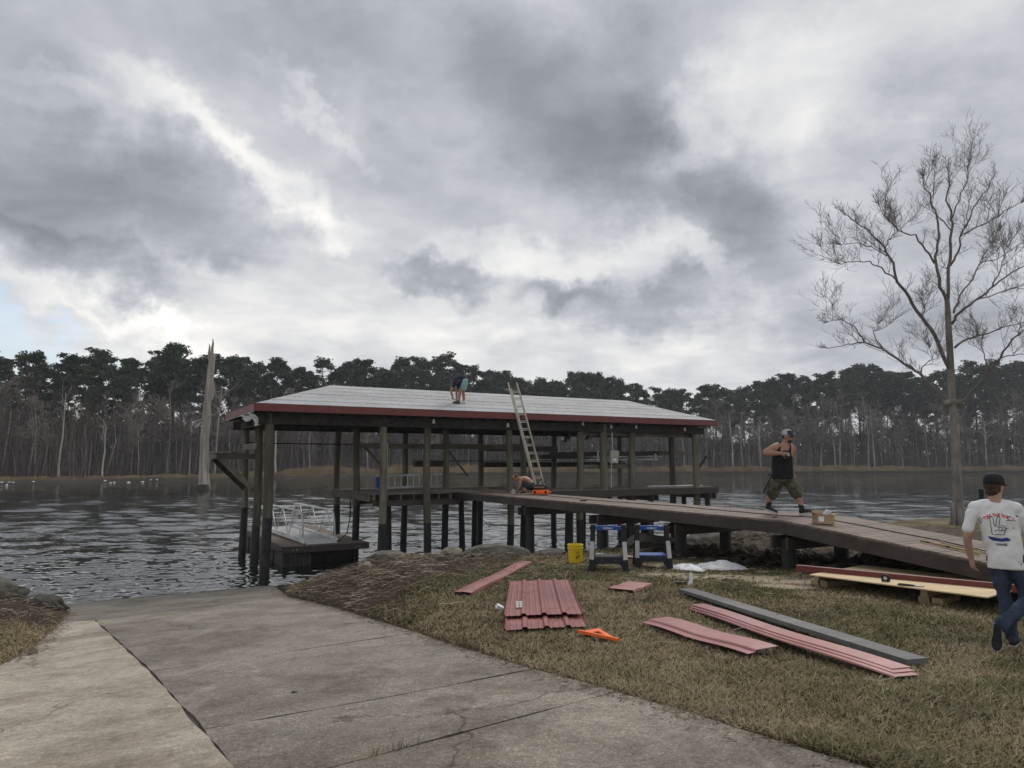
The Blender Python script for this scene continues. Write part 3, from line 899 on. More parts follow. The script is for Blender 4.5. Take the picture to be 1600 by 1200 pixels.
# slender pale trunks standing out at the forest edge
pale = [(-32.35,5,13.5,0.19),(-36.8,4,8,0.13),(-29.8,5,8.5,0.15),(-27.6,6,9,0.11),(-18.35,5,15,0.22),(-16.2,7,9,0.12),(-22.6,6,17,0.20),(-24.9,8,10,0.12),
        (17.2,6,16,0.26),(19.2,6,13,0.2),(24.4,6,14,0.24),(26.9,7,18,0.26),(21.6,7,11,0.2),(30.2,7,15,0.22),(33.6,6,14,0.26),(34.6,8,17,0.2),(-11.4,6,10,0.18),(13.6,7,13,0.2),(15.2,7,11,0.16)]
pr = random.Random(5)
for i, (az, off, h, r) in enumerate(pale):
    D = far_at_az(R(az))+off
    t = thing('bare_tree', 'pale grey slender trunk with few limbs at the forest edge', 'tree', (D*math.sin(R(az)), D*math.cos(R(az)), 0.7), group='pale trunks at the forest edge')
    for a_, b_, w_ in SECT:
        if a_ <= 800+1109*math.tan(R(az)) < b_: t['label'] = 'pale slender bare trunk at the forest edge '+w_; t['group'] = 'pale trunks '+w_
    if i == 0: t['label'] = 'pale leaning bare trunk, tallest at the left forest edge'; del t['group']
    lx = pr.gauss(0,0.5)+(0.9 if i == 0 else 0); pts = [Vector((lx*(k/6)**1.3+pr.gauss(0,0.07), pr.gauss(0,0.1), h*k/6)) for k in range(7)]
    mb = MB(); mb.tube(pts, [r*(1-0.72*k/6) for k in range(7)], 7, caps=False)
    mb.build('trunk', m_pale, t, fixn=False)
    mc = MB()
    for j in range(pr.randint(4,8)):
        f = pr.uniform(0.5,1.0)*6; k = min(int(f),5); p = pts[k].lerp(pts[k+1], f-k)
        grow(mc, p, Vector((pr.gauss(0,0.6), pr.gauss(0,0.4), 0.8)), h*pr.uniform(0.12,0.25), r*0.4, 2, pr, 0.6, 0.1, 3, 0.2, 0.025)
    mc.build('crown', m_pale, t, fixn=False)

# ---------------------------------------------------------------- dead snag standing in the water
sn = thing('dead_snag', 'tall broken grey snag standing in the shallow water', 'tree', (-35.6,82.7,0))
mb = MB(); prof = [(-0.3,0.60),(0.3,0.56),(1.0,0.50),(2.5,0.47),(4,0.45),(6,0.445),(7.5,0.43),(8.6,0.46),(9.4,0.41),(10.6,0.37),(11.8,0.39),(12.8,0.34),(14,0.34),(15,0.33),(15.7,0.31)]
n = 24; vs = []; fs = []
def snag_c(z): return (-0.12*math.sin(min(z,16)*0.26)+0.020*max(z-6,0)*1.2+0.03*math.sin(z*1.7), 0.04*math.sin(z*1.1))
for i, (z, r) in enumerate(prof):
    cx, cy = snag_c(z)
    for k in range(n):
        a = 2*math.pi*k/n
        rr = r*(1+0.16*math.sin(5*a+0.25*z)+0.09*math.sin(9*a+0.4*z)+0.06*math.sin(2*a+z))*(1+0.30*(1-sstep(-0.3,1.4,z))*abs(math.sin(3*a)))
        zz = z+(0.30*math.sin(3*a)+0.28*math.sin(7*a+1) if i == len(prof)-1 else 0)
        vs.append((rr*math.cos(a)+cx, rr*math.sin(a)+cy, zz))
for i in range(len(prof)-1):
    for k in range(n): fs.append((i*n+k, i*n+(k+1)%n, (i+1)*n+(k+1)%n, (i+1)*n+k))
fs.append(tuple((len(prof)-1)*n+k for k in range(n)))
mb.add(vs, fs)
m_snag = pm('weathered_snag', (0.17,0.150,0.126), (0.42,0.38,0.33), 2.2, 0.9, 1.0, 4, stretch=(1,1,0.12), spec=0.1, bdist=0.08)
mb.build('trunk', m_snag, sn, smooth=False)
mb = MB(); mb.lathe([(0.80,-0.4),(0.78,0.15),(0.66,0.55),(0.60,0.75)], 20); mb.build('stained_base', pm('tide_stained_wood', (0.018,0.015,0.012), (0.05,0.042,0.034), 6, 0.7, 0.8, 8, bdist=0.05), sn)
for pts, r in [([(0.24,0,15.2),(0.30,0,16.0),(0.26,0.05,16.6),(0.33,0.05,17.2),(0.27,0.05,17.8)],[0.20,0.18,0.15,0.11,0.03]), ([(-0.04,0,15.2),(-0.06,0,16.2),(-0.02,0,16.8),(-0.09,0,17.15)],[0.16,0.14,0.10,0.03]), ([(0.1,0.1,15.2),(0.12,0.1,16.3)],[0.16,0.05])]:
    mb = MB(); mb.tube(pts, r, 7); mb.build('broken_spire', m_snag, sn)
for pts, r in [([(-0.3,-.3,8.3),(-1.0,-.5,8.0),(-1.5,-.5,7.4),(-1.45,-.5,6.7)],[0.14,0.1,0.07,0.04]), ([(0.3,-.2,8.6),(0.95,-.3,8.8)],[0.20,0.08]),
               ([(0.4,0,10.6),(0.7,0,11.6),(0.75,0,12.7)],[0.18,0.13,0.04]), ([(0.4,0,11.4),(1.6,0,11.6),(2.1,0,11.5)],[0.04,0.03,0.015]), ([(-0.2,0,11.5),(-0.9,0,11.6)],[0.04,0.015]),
               ([(0.0,0,15.4),(-1.1,0.1,15.75)],[0.05,0.02]),([(0.5,0,15.2),(1.0,0,15.35)],[0.05,0.02]),([(0.45,0,2.4),(0.55,0,3.8),(0.52,0,4.6)],[0.10,0.08,0.03])]:
    mb = MB(); mb.tube(pts, r, 6); mb.build('limb', m_snag, sn)

# pale litter on the far mud
m_lit = pm('bleached_litter', (0.5,0.5,0.48), (0.75,0.75,0.72), 4, 0.7)
lr = random.Random(3)
for i, (px, off) in enumerate([(10,1.5),(22,1.8),(28,0.9),(59,1.6),(114,1.4),(146,1.8),(170,0.6),(184,-3),(178,-4),(206,-3),(228,-2.5),(240,0.8),(250,0.4),(18,-3.5)]):
    a = math.atan((px-800)/1109); D = far_at_az(a)+off
    bm = bmesh.new(); bmesh.ops.create_icosphere(bm, subdivisions=1, radius=0.23)
    for v in bm.verts: v.co = Vector((v.co.x*lr.uniform(0.9,1.7), v.co.y*lr.uniform(0.6,1.1), v.co.z*lr.uniform(0.35,0.8)))
    me = bpy.data.meshes.new('bleached_lump'); bm.to_mesh(me); bm.free(); me.materials.append(m_lit)
    o = link('bleached_lump', me, None, (D*math.sin(a), D*math.cos(a), 0.28 if off > 0 else 0.05), (0,0,lr.uniform(0,6)))
    tag(o, 'small bleached lump lying on the far left mud', 'debris lump', 'pale lumps along the far left mud', 'thing')

# ================================================================ BIG BARE TREE ON THE SPIT
m_bark = pm('grey_bark', (0.13,0.117,0.105), (0.285,0.258,0.232), 5, 0.9, 0.8, 14, stretch=(1,1,0.35), spec=0.1, bdist=0.02)
m_bark2 = pm('grey_branch_bark', (0.105,0.093,0.084), (0.20,0.18,0.163), 5, 0.9, spec=0.1)
BT = Vector((14.86, 23.99, 1.35))
big = thing('bare_tree', 'large leafless tree on the grassy spit right of the walkway', 'tree', BT)
LIMBS = []
def limb(pts, r0, r1):
    n = len(pts); k = 0.46
    P = [Vector(p) for p in pts]
    LIMBS.append((P, [max(0.010, k*(r0+(r1-r0)*(i/(n-1)))) for i in range(n)]))
    return P
limb([(0.03, 0.0, 0.1), (0.02, 0.0, 0.64), (0.06, 0.0, 1.89), (0.09, 0.0, 3.22), (0.08, 0.0, 4.26), (0.09, 0.0, 5.46), (0.11, 0.0, 6.68), (0.12, 0.0, 7.5), (0.12, 0.0, 8.0)], 0.36, 0.17)
limb([(0.1, 0.0, 7.96), (-0.15, -0.09, 8.39), (-0.35, -0.17, 9.28), (-0.25, -0.26, 9.91), (-0.22, -0.34, 10.72), (-0.41, -0.43, 11.35), (-0.66, -0.51, 11.9), (-0.78, -0.6, 12.23)], 0.13, 0.03)
limb([(0.15, 0.0, 7.96), (0.34, 0.1, 9.19), (0.51, 0.2, 10.23), (0.69, 0.3, 11.12), (0.61, 0.4, 11.85), (0.81, 0.5, 12.68), (0.84, 0.6, 13.1)], 0.13, 0.03)
limb([(0.44, 0.2, 9.3), (0.92, 0.44, 9.89), (1.26, 0.68, 10.74), (1.86, 0.92, 11.71), (2.59, 1.16, 12.6), (2.98, 1.4, 13.1)], 0.09, 0.025)
limb([(0.75, 0.4, 11.16), (0.99, 0.33, 11.82), (1.3, 0.27, 12.66), (1.35, 0.2, 13.14)], 0.06, 0.02)
limb([(-0.35, -0.2, 9.27), (-0.76, -0.44, 9.69), (-1.19, -0.68, 10.1), (-1.95, -0.92, 10.26), (-2.45, -1.16, 10.58), (-2.78, -1.4, 10.95)], 0.08, 0.02)
limb([(0.05, 0.0, 5.46), (-0.51, -0.22, 6.64), (-1.03, -0.44, 7.24), (-1.55, -0.67, 7.91), (-2.04, -0.89, 8.42), (-2.28, -1.11, 8.99), (-2.68, -1.33, 9.48), (-3.15, -1.56, 9.88), (-3.63, -1.78, 10.12), (-4.16, -2.0, 10.37)], 0.15, 0.025)
limb([(-2.21, -1.2, 8.33), (-2.91, -1.55, 8.7), (-3.46, -1.9, 8.83), (-4.23, -2.25, 8.69), (-4.72, -2.6, 8.53)], 0.06, 0.018)
limb([(-2.73, -1.5, 9.39), (-2.49, -1.3, 9.73), (-2.13, -1.1, 10.12), (-2.06, -0.9, 10.54)], 0.05, 0.018)
limb([(-3.2, -1.6, 9.43), (-3.5, -1.3, 9.65), (-3.86, -1.0, 9.69)], 0.04, 0.015)
limb([(-1.13, -0.6, 7.21), (-0.93, -0.5, 7.47), (-0.97, -0.4, 7.84)], 0.05, 0.02)
limb([(0.17, 0.0, 4.02), (-0.16, 0.31, 4.61), (-0.58, 0.63, 5.34), (-0.96, 0.94, 5.76), (-1.51, 1.26, 6.37), (-2.01, 1.57, 6.68), (-2.46, 1.89, 6.69), (-3.08, 2.2, 6.59)], 0.15, 0.02)
limb([(-2.0, 1.6, 6.68), (-2.37, 1.4, 7.21), (-3.0, 1.2, 7.51), (-3.58, 1.0, 7.35)], 0.05, 0.015)
limb([(-0.48, 0.8, 5.37), (-0.54, 0.6, 5.63), (-0.27, 0.4, 5.89), (-0.45, 0.2, 6.24)], 0.05, 0.015)
limb([(-1.43, 1.4, 6.39), (-1.59, 1.7, 7.01), (-1.28, 2.0, 7.45)], 0.05, 0.015)
limb([(0.23, 0.0, 7.09), (0.3, -0.3, 7.43), (0.69, -0.6, 7.81), (1.06, -0.9, 8.17), (1.35, -1.2, 8.49), (1.86, -1.5, 8.87), (2.26, -1.8, 9.12)], 0.11, 0.02)
limb([(0.69, -0.6, 7.81), (1.14, -1.0, 7.95), (1.48, -1.4, 8.04), (1.73, -1.8, 7.88)], 0.05, 0.015)
limb([(0.39, 0.1, 7.52), (0.78, 0.4, 8.1), (1.34, 0.7, 8.68), (2.02, 1.0, 9.63), (2.8, 1.3, 10.6), (3.23, 1.6, 11.09)], 0.08, 0.02)
limb([(0.28, 0.0, 6.23), (0.98, 0.36, 6.63), (1.72, 0.72, 6.82), (2.65, 1.08, 7.14), (3.6, 1.44, 7.39), (4.51, 1.8, 7.78)], 0.09, 0.02)
limb([(0.18, 0.0, 4.06), (0.54, -0.37, 4.62), (0.89, -0.73, 5.28), (1.06, -1.1, 5.7), (1.22, -1.47, 6.25), (1.52, -1.83, 6.63), (1.7, -2.2, 6.99)], 0.13, 0.02)
limb([(0.78, -0.9, 5.26), (0.5, -1.15, 5.84), (0.28, -1.4, 6.24)], 0.045, 0.015)
limb([(0.92, -1.3, 5.66), (1.21, -1.75, 5.74), (1.41, -2.2, 5.62)], 0.045, 0.015)
limb([(1.24, 0.6, 10.63), (1.56, 0.3, 10.78), (1.96, 0.0, 11.01), (2.17, -0.3, 11.15), (2.47, -0.6, 11.34)], 0.06, 0.02)
limb([(1.95, 0.9, 9.6), (2.86, 1.33, 9.9), (3.8, 1.77, 10.4), (4.66, 2.2, 10.87)], 0.045, 0.015)
limb([(1.0, -1.0, 8.15), (1.5, -0.8, 8.92), (1.85, -0.6, 9.64), (2.38, -0.4, 10.24)], 0.05, 0.016)
mbt = MB(); P, r = LIMBS[0]
P[0] = Vector((P[0].x, P[0].y, -0.25))
mbt.tube(P, r, 14, caps=False)
# burl where the low limbs leave the trunk
mbt.tube([P[4]+Vector((-0.25,0,-0.05)), P[4]+Vector((0,0,0.02)), P[4]+Vector((0.28,0,-0.05))], [0.10,0.155,0.10], 10)
# root flare
for k in range(6):
    a = k*1.05+0.3
    mbt.tube([Vector((0.1*math.cos(a),0.1*math.sin(a),0.75)), Vector((0.17*math.cos(a),0.17*math.sin(a),0.10)), Vector((0.36*math.cos(a),0.36*math.sin(a),-0.25))], [0.09,0.075,0.05], 7)
mbt.build('trunk', m_bark, big, smooth=True, fixn=False)
tr = random.Random(77)
tw = MB()
def spray(p, d, L, r, lev):
    """long upward-sweeping twig with alternate side twigs"""
    k = 5; pts = [p]; rad = [r]; q = p; dd = d.normalized()
    for i in range(k):
        dd = (dd+Vector((tr.gauss(0,0.13), tr.gauss(0,0.13), 0.10+tr.gauss(0,0.07)))).normalized()
        q = q+dd*(L/k); pts.append(q); rad.append(max(0.0036, r*(1-0.75*(i+1)/k)))
    tw.tube(pts, rad, 4 if lev == 0 else 3, caps=False)
    if lev >= 2: return
    for i in range(1, k+1):
        for m in range(2 if lev == 0 else 1):
            if tr.random() < 0.42: continue
            b0 = (pts[i]-pts[i-1]).normalized(); s_ = Vector((tr.gauss(0,1), tr.gauss(0,1), tr.gauss(0,0.6))); s_ -= b0*s_.dot(b0); s_.normalize()
            spray(pts[i-1].lerp(pts[i], tr.random()), b0*0.75+s_*0.72+Vector((0,0,0.12)), L*tr.uniform(0.38,0.66), max(0.0045, rad[i]*0.75), lev+1)
def twigs(P, r, dens):
    for i in range(len(P)-1):
        L_ = (P[i+1]-P[i]).length
        f0 = (i+0.5)/(len(P)-1)
        n = max(1, int(round(L_*dens*(0.22+0.75*f0))))
        for j in range(n):
            f = tr.random(); p = P[i].lerp(P[i+1], f); d0 = (P[i+1]-P[i]).normalized()
            rr = r[i]+(r[i+1]-r[i])*f
            if rr > 0.085: continue
            s = Vector((tr.gauss(0,1), tr.gauss(0,1), tr.gauss(0.3,0.7))); s -= d0*s.dot(d0); s.normalize()
            spray(p, d0*0.7+s*0.75+Vector((0,0,0.25)), tr.uniform(0.35,0.95), min(0.011, rr*0.55), 0)
for li, (P, r) in enumerate(LIMBS[1:]):
    mb = MB()
    # refine with small kinks
    Q = [P[0]]; q = [r[0]]
    for i in range(len(P)-1):
        for k in range(1,4):
            t = k/3; Q.append(P[i].lerp(P[i+1], t)+Vector((tr.gauss(0,0.022), tr.gauss(0,0.03), tr.gauss(0,0.022)))); q.append(r[i]+(r[i+1]-r[i])*t)
    mb.tube(Q, q, 7, caps=True)
    mb.build('limb', m_bark2, big, smooth=True, fixn=False)
    twigs(P, r, 2.8)
    for j in range(2):
        f = tr.uniform(0.30, 0.92)*(len(P)-1); i = min(int(f), len(P)-2); b0 = (P[i+1]-P[i]).normalized()
        s_ = Vector((tr.gauss(0,1), tr.gauss(0,1), tr.gauss(0.2,0.5))); s_ -= b0*s_.dot(b0); s_.normalize()
        d = (b0*0.75+s_*0.65+Vector((0,0,0.25))).normalized(); q = P[i].lerp(P[i+1], f-i); L_ = tr.uniform(0.8, 1.5); pts = [q]
        r0 = min(0.030, 0.62*(r[i]+(r[i+1]-r[i])*(f-i))); rr = [r0]
        for k in range(6):
            d = (d+Vector((tr.gauss(0,0.16), tr.gauss(0,0.16), 0.10+tr.gauss(0,0.10)))).normalized(); q = q+d*L_/6; pts.append(q); rr.append(max(0.006, r0*(1-0.75*(k+1)/6)))
        tw.tube(pts, rr, 5, caps=False); twigs(pts, rr, 2.4)
    for q_ in range(3): spray(P[-1], P[-1]-P[-2]+Vector((tr.gauss(0,0.1),tr.gauss(0,0.1),tr.gauss(0.1,0.1))), tr.uniform(0.25,0.5), r[-1], 0)
tw.build('twig', m_bark2, big, fixn=False)
big.scale = (1.0, 1.0, 0.955)

# thin air over the river
hz = MB(); hz.box(-1500, 1500, -60, 1500, -2.5, 46)
hm = bpy.data.materials.new('thin_haze'); hm.use_nodes = True
hm.node_tree.nodes.clear()
_o = hm.node_tree.nodes.new('ShaderNodeOutputMaterial'); _v = hm.node_tree.nodes.new('ShaderNodeVolumePrincipled')
_v.inputs['Color'].default_value = (0.86,0.91,1.0,1); _v.inputs['Density'].default_value = 0.0003; _v.inputs['Anisotropy'].default_value = 0.2
hm.node_tree.links.new(_v.outputs[0], _o.inputs['Volume'])
tag(hz.build('haze', hm), 'thin bluish haze over the river', kind='stuff')
# ================================================================ BOATHOUSE, DECK, WALKWAY
BH_O = Vector((-7.63, 21.0, 0.0)); BH_T = 0.515
BH_M = Matrix.Translation(BH_O) @ Matrix.Rotation(BH_T, 4, 'Z')
def bw(s, t, z=0.0): return BH_M @ Vector((s, t, z))

m_pile = pm('weathered_pile', (0.075,0.070,0.052), (0.175,0.165,0.128), 6, 0.9, 0.9, 18, stretch=(1,1,0.12), rand=0.18, spec=0.1, bdist=0.02)
m_pilewet = pm('tide_black_pile', (0.012,0.012,0.012), (0.034,0.033,0.031), 9, 0.55, 0.6, 20, stretch=(1,1,0.3), spec=0.3)
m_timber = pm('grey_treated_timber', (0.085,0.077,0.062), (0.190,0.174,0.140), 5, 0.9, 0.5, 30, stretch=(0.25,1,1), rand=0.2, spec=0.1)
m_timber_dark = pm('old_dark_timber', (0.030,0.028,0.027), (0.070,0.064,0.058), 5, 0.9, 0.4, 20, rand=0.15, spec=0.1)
m_deck = pm('brown_deck_board', (0.130,0.098,0.080), (0.215,0.168,0.140), 7, 0.75, 0.3, 50, stretch=(1,0.2,1), rand=0.13, spec=0.25, big=0.12)
m_deck_old = pm('grey_deck_board', (0.105,0.096,0.080), (0.205,0.190,0.160), 6, 0.9, 0.5, 40, stretch=(0.2,1,1), rand=0.22, spec=0.15)
m_rim = pm('dark_brown_rim', (0.040,0.032,0.029), (0.066,0.054,0.048), 5, 0.6, 0.2, 40, stretch=(0.3,1,1), rand=0.1, spec=0.3)
m_red = pm('barn_red_metal', (0.120,0.020,0.018), (0.155,0.028,0.024), 3, 0.42, 0.0, spec=0.5, big=0.12)
m_under = pm('roof_underlayment', (0.335,0.335,0.34), (0.42,0.42,0.422), 9, 0.85, 0.35, 14, big=0.10, spec=0.2, bdist=0.02, rand=0.05)
m_float = pm('scuffed_float_plastic', (0.022,0.020,0.020), (0.055,0.050,0.048), 5, 0.7, 0.2, 20)
m_galv = pm('galvanised_steel', (0.30,0.31,0.32), (0.46,0.47,0.48), 8, 0.45, 0.2, 40, metallic=0.7, spec=0.5)
m_black = pm('black_plastic', (0.010,0.010,0.011), (0.022,0.022,0.023), 12, 0.6, 0.1, 60, spec=0.2)
m_boxgrey = pm('beige_enamel', (0.34,0.335,0.27), (0.42,0.41,0.34), 6, 0.5)
m_white = pm('white_plastic', (0.66,0.66,0.64), (0.78,0.78,0.76), 5, 0.6, 0.2, 20)

bh = thing('boathouse', 'large open boathouse on tall piles with a pale papered hip roof and dark red fascia', 'boathouse', BH_O, BH_T)
LR, DR = 18.81, 5.93
ZE, ZT, ZR = 4.93, 5.145, 6.11
A0, A1 = 3.05, 2.45

def pile(parent, s, t, ztop, tide, r=0.125, lean=(0,0), zbot=-1.2, n=12):
    mb = MB(); sd = int(s*97+t*31+ztop*7)
    zs = [zbot, 0.0, tide-0.02, tide+0.02, 2.2, 3.4, ztop]
    zs = sorted(set([z for z in zs if z <= ztop])) if ztop > tide else [zbot, 0.0, ztop]
    if zs[-1] != ztop: zs.append(ztop)
    rings = []
    for z in zs:
        u = (z-zbot)/(ztop-zbot)
        cx = s+lean[0]*(u-0.5)+0.03*math.sin(sd+z); cy = t+lean[1]*(u-0.5)+0.03*math.cos(sd*2+z)
        rr = r*(1.10-0.18*u)
        rings.append([(cx+rr*(1+0.05*math.sin(3*2*math.pi*k/n+sd))*math.cos(2*math.pi*k/n), cy+rr*math.sin(2*math.pi*k/n), z) for k in range(n)])
    vs = [p for r_ in rings for p in r_]
    for i in range(len(zs)-1):
        mi = 1 if (zs[i]+zs[i+1])/2 < tide else 0
        mb.add([], [])
        o = len(mb.v)
        mb.add(rings[i]+rings[i+1], [(k, (k+1)%n, n+(k+1)%n, n+k) for k in range(n)], mi)
    mb.add(rings[-1], [tuple(range(n))], 0)
    bmx = mb.build('pile', [m_pile, m_pilewet], parent)
    bmx.data.polygons.foreach_set('use_smooth', [len(p.vertices) == 4 for p in bmx.data.polygons])
    return bmx

front = [(0.57,1.75,0.145),(4.20,1.42,0.125),(5.78,1.40,0.125),(9.0,1.2,0.12),(12.07,1.25,0.135),(13.2,1.15,0.155),(14.65,1.25,0.14),(18.06,1.3,0.15)]
for s, tide, r in front: pile(bh, s, 0.55, ZE-0.05, tide, r, (-0.02,0))
for s, t, zt, tide, r in [(0.69,3.0,4.9,1.3,0.13),(4.07,3.0,4.9,1.9,0.12),(7.55,3.0,4.9,1.9,0.12),(11.0,3.0,4.9,1.9,0.125),(17.86,1.8,4.62,1.6,0.14)]:
    pile(bh, s, t, zt, tide, r)
for s in (0.66,4.05,6.81,10.24,12.38,13.97,17.74): pile(bh, s, 5.35, 4.9, 1.8, 0.125)
pile(bh, 11.6, 3.4, 4.42, 1.8, 0.12)
for s, t in [(8.25,3.0),(5.0,2.2),(9.5,4.4),(12.9,1.55),(15.2,0.15),(15.25,1.6),(18.35,0.2),(18.35,1.65),(12.95,0.2)]: pile(bh, s, t, 2.08, 1.9, 0.115)

# headers and rafters
def bpart(name, mat, a, b, w, h, parent=bh, up=(0,0,1)):
    mb = MB(); mb.bar(a, b, w, h, up); return mb.build(name, mat, parent)
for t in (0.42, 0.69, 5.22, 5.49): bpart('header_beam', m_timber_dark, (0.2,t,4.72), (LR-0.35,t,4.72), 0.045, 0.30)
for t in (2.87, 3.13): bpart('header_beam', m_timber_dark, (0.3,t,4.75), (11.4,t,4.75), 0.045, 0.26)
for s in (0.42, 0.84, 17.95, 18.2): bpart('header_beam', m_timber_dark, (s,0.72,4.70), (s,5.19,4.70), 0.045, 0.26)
ridge_t = DR/2
def roof_z(s, t):
    zf = ZT+(ZR-ZT)*min(t, DR-t)/(DR/2)
    zl = ZT+(ZR-ZT)*s/A0; zr = ZT+(ZR-ZT)*(LR-s)/A1
    return min(zf, zl, zr)
k = 0
s = 0.6
while s < LR-0.4:
    ze = roof_z(s, 0.12)-0.20
    top = min(DR/2, (s/A0)*(DR/2), ((LR-s)/A1)*(DR/2))
    if top > 0.4:
        for sg in (0, 1):
            t0, t1 = (0.08, top) if sg == 0 else (DR-0.08, DR-top)
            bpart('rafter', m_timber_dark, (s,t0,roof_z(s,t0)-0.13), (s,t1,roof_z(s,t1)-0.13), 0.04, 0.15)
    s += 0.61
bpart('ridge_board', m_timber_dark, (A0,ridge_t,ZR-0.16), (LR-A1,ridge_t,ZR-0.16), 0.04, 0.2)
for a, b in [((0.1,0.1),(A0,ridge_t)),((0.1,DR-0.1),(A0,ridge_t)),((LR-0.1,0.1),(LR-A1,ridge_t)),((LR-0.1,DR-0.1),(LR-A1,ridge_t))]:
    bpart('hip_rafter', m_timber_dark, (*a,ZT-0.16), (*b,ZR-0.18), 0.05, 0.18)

# roof decking in four planes, then lapped underlayment strips
C = [(0,0,ZT),(LR,0,ZT),(LR,DR,ZT),(0,DR,ZT)]; RL, RR = (A0,ridge_t,ZR), (LR-A1,ridge_t,ZR)
planes = [[C[0],C[1],RR,RL],[C[1],C[2],RR],[C[2],C[3],RL,RR],[C[3],C[0],RL]]
for pl in planes:
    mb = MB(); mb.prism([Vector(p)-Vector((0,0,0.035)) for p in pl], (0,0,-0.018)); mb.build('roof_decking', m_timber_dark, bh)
def strips(pl, width, lift0, rs):
    """lapped sheets running level across a roof plane, each slightly rumpled"""
    e0, e1 = Vector(pl[0]), Vector(pl[1]); top = [Vector(p) for p in pl[2:]]
    u = (e1-e0).normalized(); nrm = (e1-e0).cross(top[-1]-e0).normalized()
    if nrm.z < 0: nrm = -nrm
    up = nrm.cross(u).normalized()
    if up.z < 0: up = -up
    H = (top[0]-e0).dot(up); L = (e1-e0).length
    hl = (top[-1]-e0).dot(u); hr = (top[0]-e0).dot(u)
    n = int(math.ceil(H/width))
    for i in range(n):
        v0, v1 = i*width, min(H, (i+1)*width+0.10)
        nu = max(4, int(L/0.22)); nv = 4
        vs = []; fs = []
        for j in range(nv+1):
            v = v0+(v1-v0)*j/nv; a = hl*v/H; b = L-(L-hr)*v/H
            for q in range(nu+1):
                x = a+(b-a)*q/nu
                jag = 0.03*(vnoise(x*0.5, i*3.3+rs, 8)-0.5)+0.012*(vnoise(x*4, i*7.7+rs, 9)-0.5) if j == 0 and i else 0
                wr = 0.006*fbm(x*3.0, v*5.0, 13+i+rs, 3)+0.008*vnoise(x*0.9, v*1.5, 17+i+rs)
                lift = lift0+0.010*(1-j/nv)+wr+0.0025*(i % 2)
                vs.append(e0+u*x+up*(v+jag)+nrm*lift)
        w = nu+1
        for j in range(nv):
            for q in range(nu): fs.append((j*w+q, j*w+q+1, (j+1)*w+q+1, (j+1)*w+q))
        # turned-down lower lip gives the lap its thickness
        o = len(vs)
        for q in range(nu+1): vs.append(vs[q]-nrm*0.016-up*0.003)
        for q in range(nu): fs.append((o+q, o+q+1, q+1, q))
        mb = MB(); mb.add(vs, fs); sh = mb.build('underlayment_sheet', m_under, bh, smooth=False)
for k, pl in enumerate(planes): strips(pl, 0.53, 0.0, 50*k)
# fasteners and dark print ticks along the sheets
cap = MB()
rr_ = random.Random(4)
for i in range(170):
    v = rr_.choice([0.08,0.45,0.61,0.98,1.14,1.51,1.67,2.04,2.2])+rr_.gauss(0,0.02); f = v/((ZR-ZT)**2+(DR/2)**2)**0.5
    s_ = rr_.uniform(A0*f+0.1, LR-A1*f-0.1); t_ = f*DR/2; z_ = ZT+(ZR-ZT)*f
    cap.lathe([(0.016,0.018),(0.013,0.026)], 6, M=Matrix.Translation((s_,t_,z_)))
cap.build('cap_nail', m_black, bh)['kind'] = 'stuff'
# red fascia with drip lip
def fascia(a, b, outward):
    a = Vector(a); b = Vector(b); o = Vector(outward)
    mb = MB()
    mb.bar(a+o*0.012+Vector((0,0,(ZE+ZT)/2)), b+o*0.012+Vector((0,0,(ZE+ZT)/2)), 0.022, ZT-ZE+0.01)
    mb.bar(a+o*0.030+Vector((0,0,ZE+0.012)), b+o*0.030+Vector((0,0,ZE+0.012)), 0.012, 0.020)
    mb.bar(a-o*0.028+Vector((0,0,ZT+0.016)), b-o*0.028+Vector((0,0,ZT+0.016)), 0.11, 0.006)
    return mb.build('fascia', m_red, bh)
fascia((-0.03,0,0),(LR+0.03,0,0),(0,-1,0)); fascia((LR,0.02,0),(LR,DR-0.02,0),(1,0,0)); fascia((LR+0.03,DR,0),(-0.03,DR,0),(0,1,0)); fascia((0,DR-0.02,0),(0,0.02,0),(-1,0,0))
mb = MB(); mb.bar((-0.005,0.1,ZE-0.012),(-0.005,DR-0.1,ZE-0.012),0.03,0.012); mb.build('drip_edge', m_white, bh)
# torn flap of paper hanging under the left eave
for t0, t1, d in [(1.6,3.0,0.20),(0.75,1.05,0.44)]:
    vs = []; n = 6
    for j in range(4):
        for q in range(n+1):
            t = t0+(t1-t0)*q/n
            vs.append((0.05+0.10*math.sin(q*1.3+j)+0.05*j, t-(0.25*j/3 if d > 0.3 else 0.05*j), ZE-0.01-d*j/3*(0.7+0.3*math.sin(q*1.7))))
    fs = [(j*(n+1)+q, j*(n+1)+q+1, (j+1)*(n+1)+q+1, (j+1)*(n+1)+q) for j in range(3) for q in range(n)]
    mb = MB(); mb.add(vs, fs); o = mb.build('torn_paper', m_white, bh, smooth=True)
    so = o.modifiers.new('thick', 'SOLIDIFY'); so.thickness = 0.006

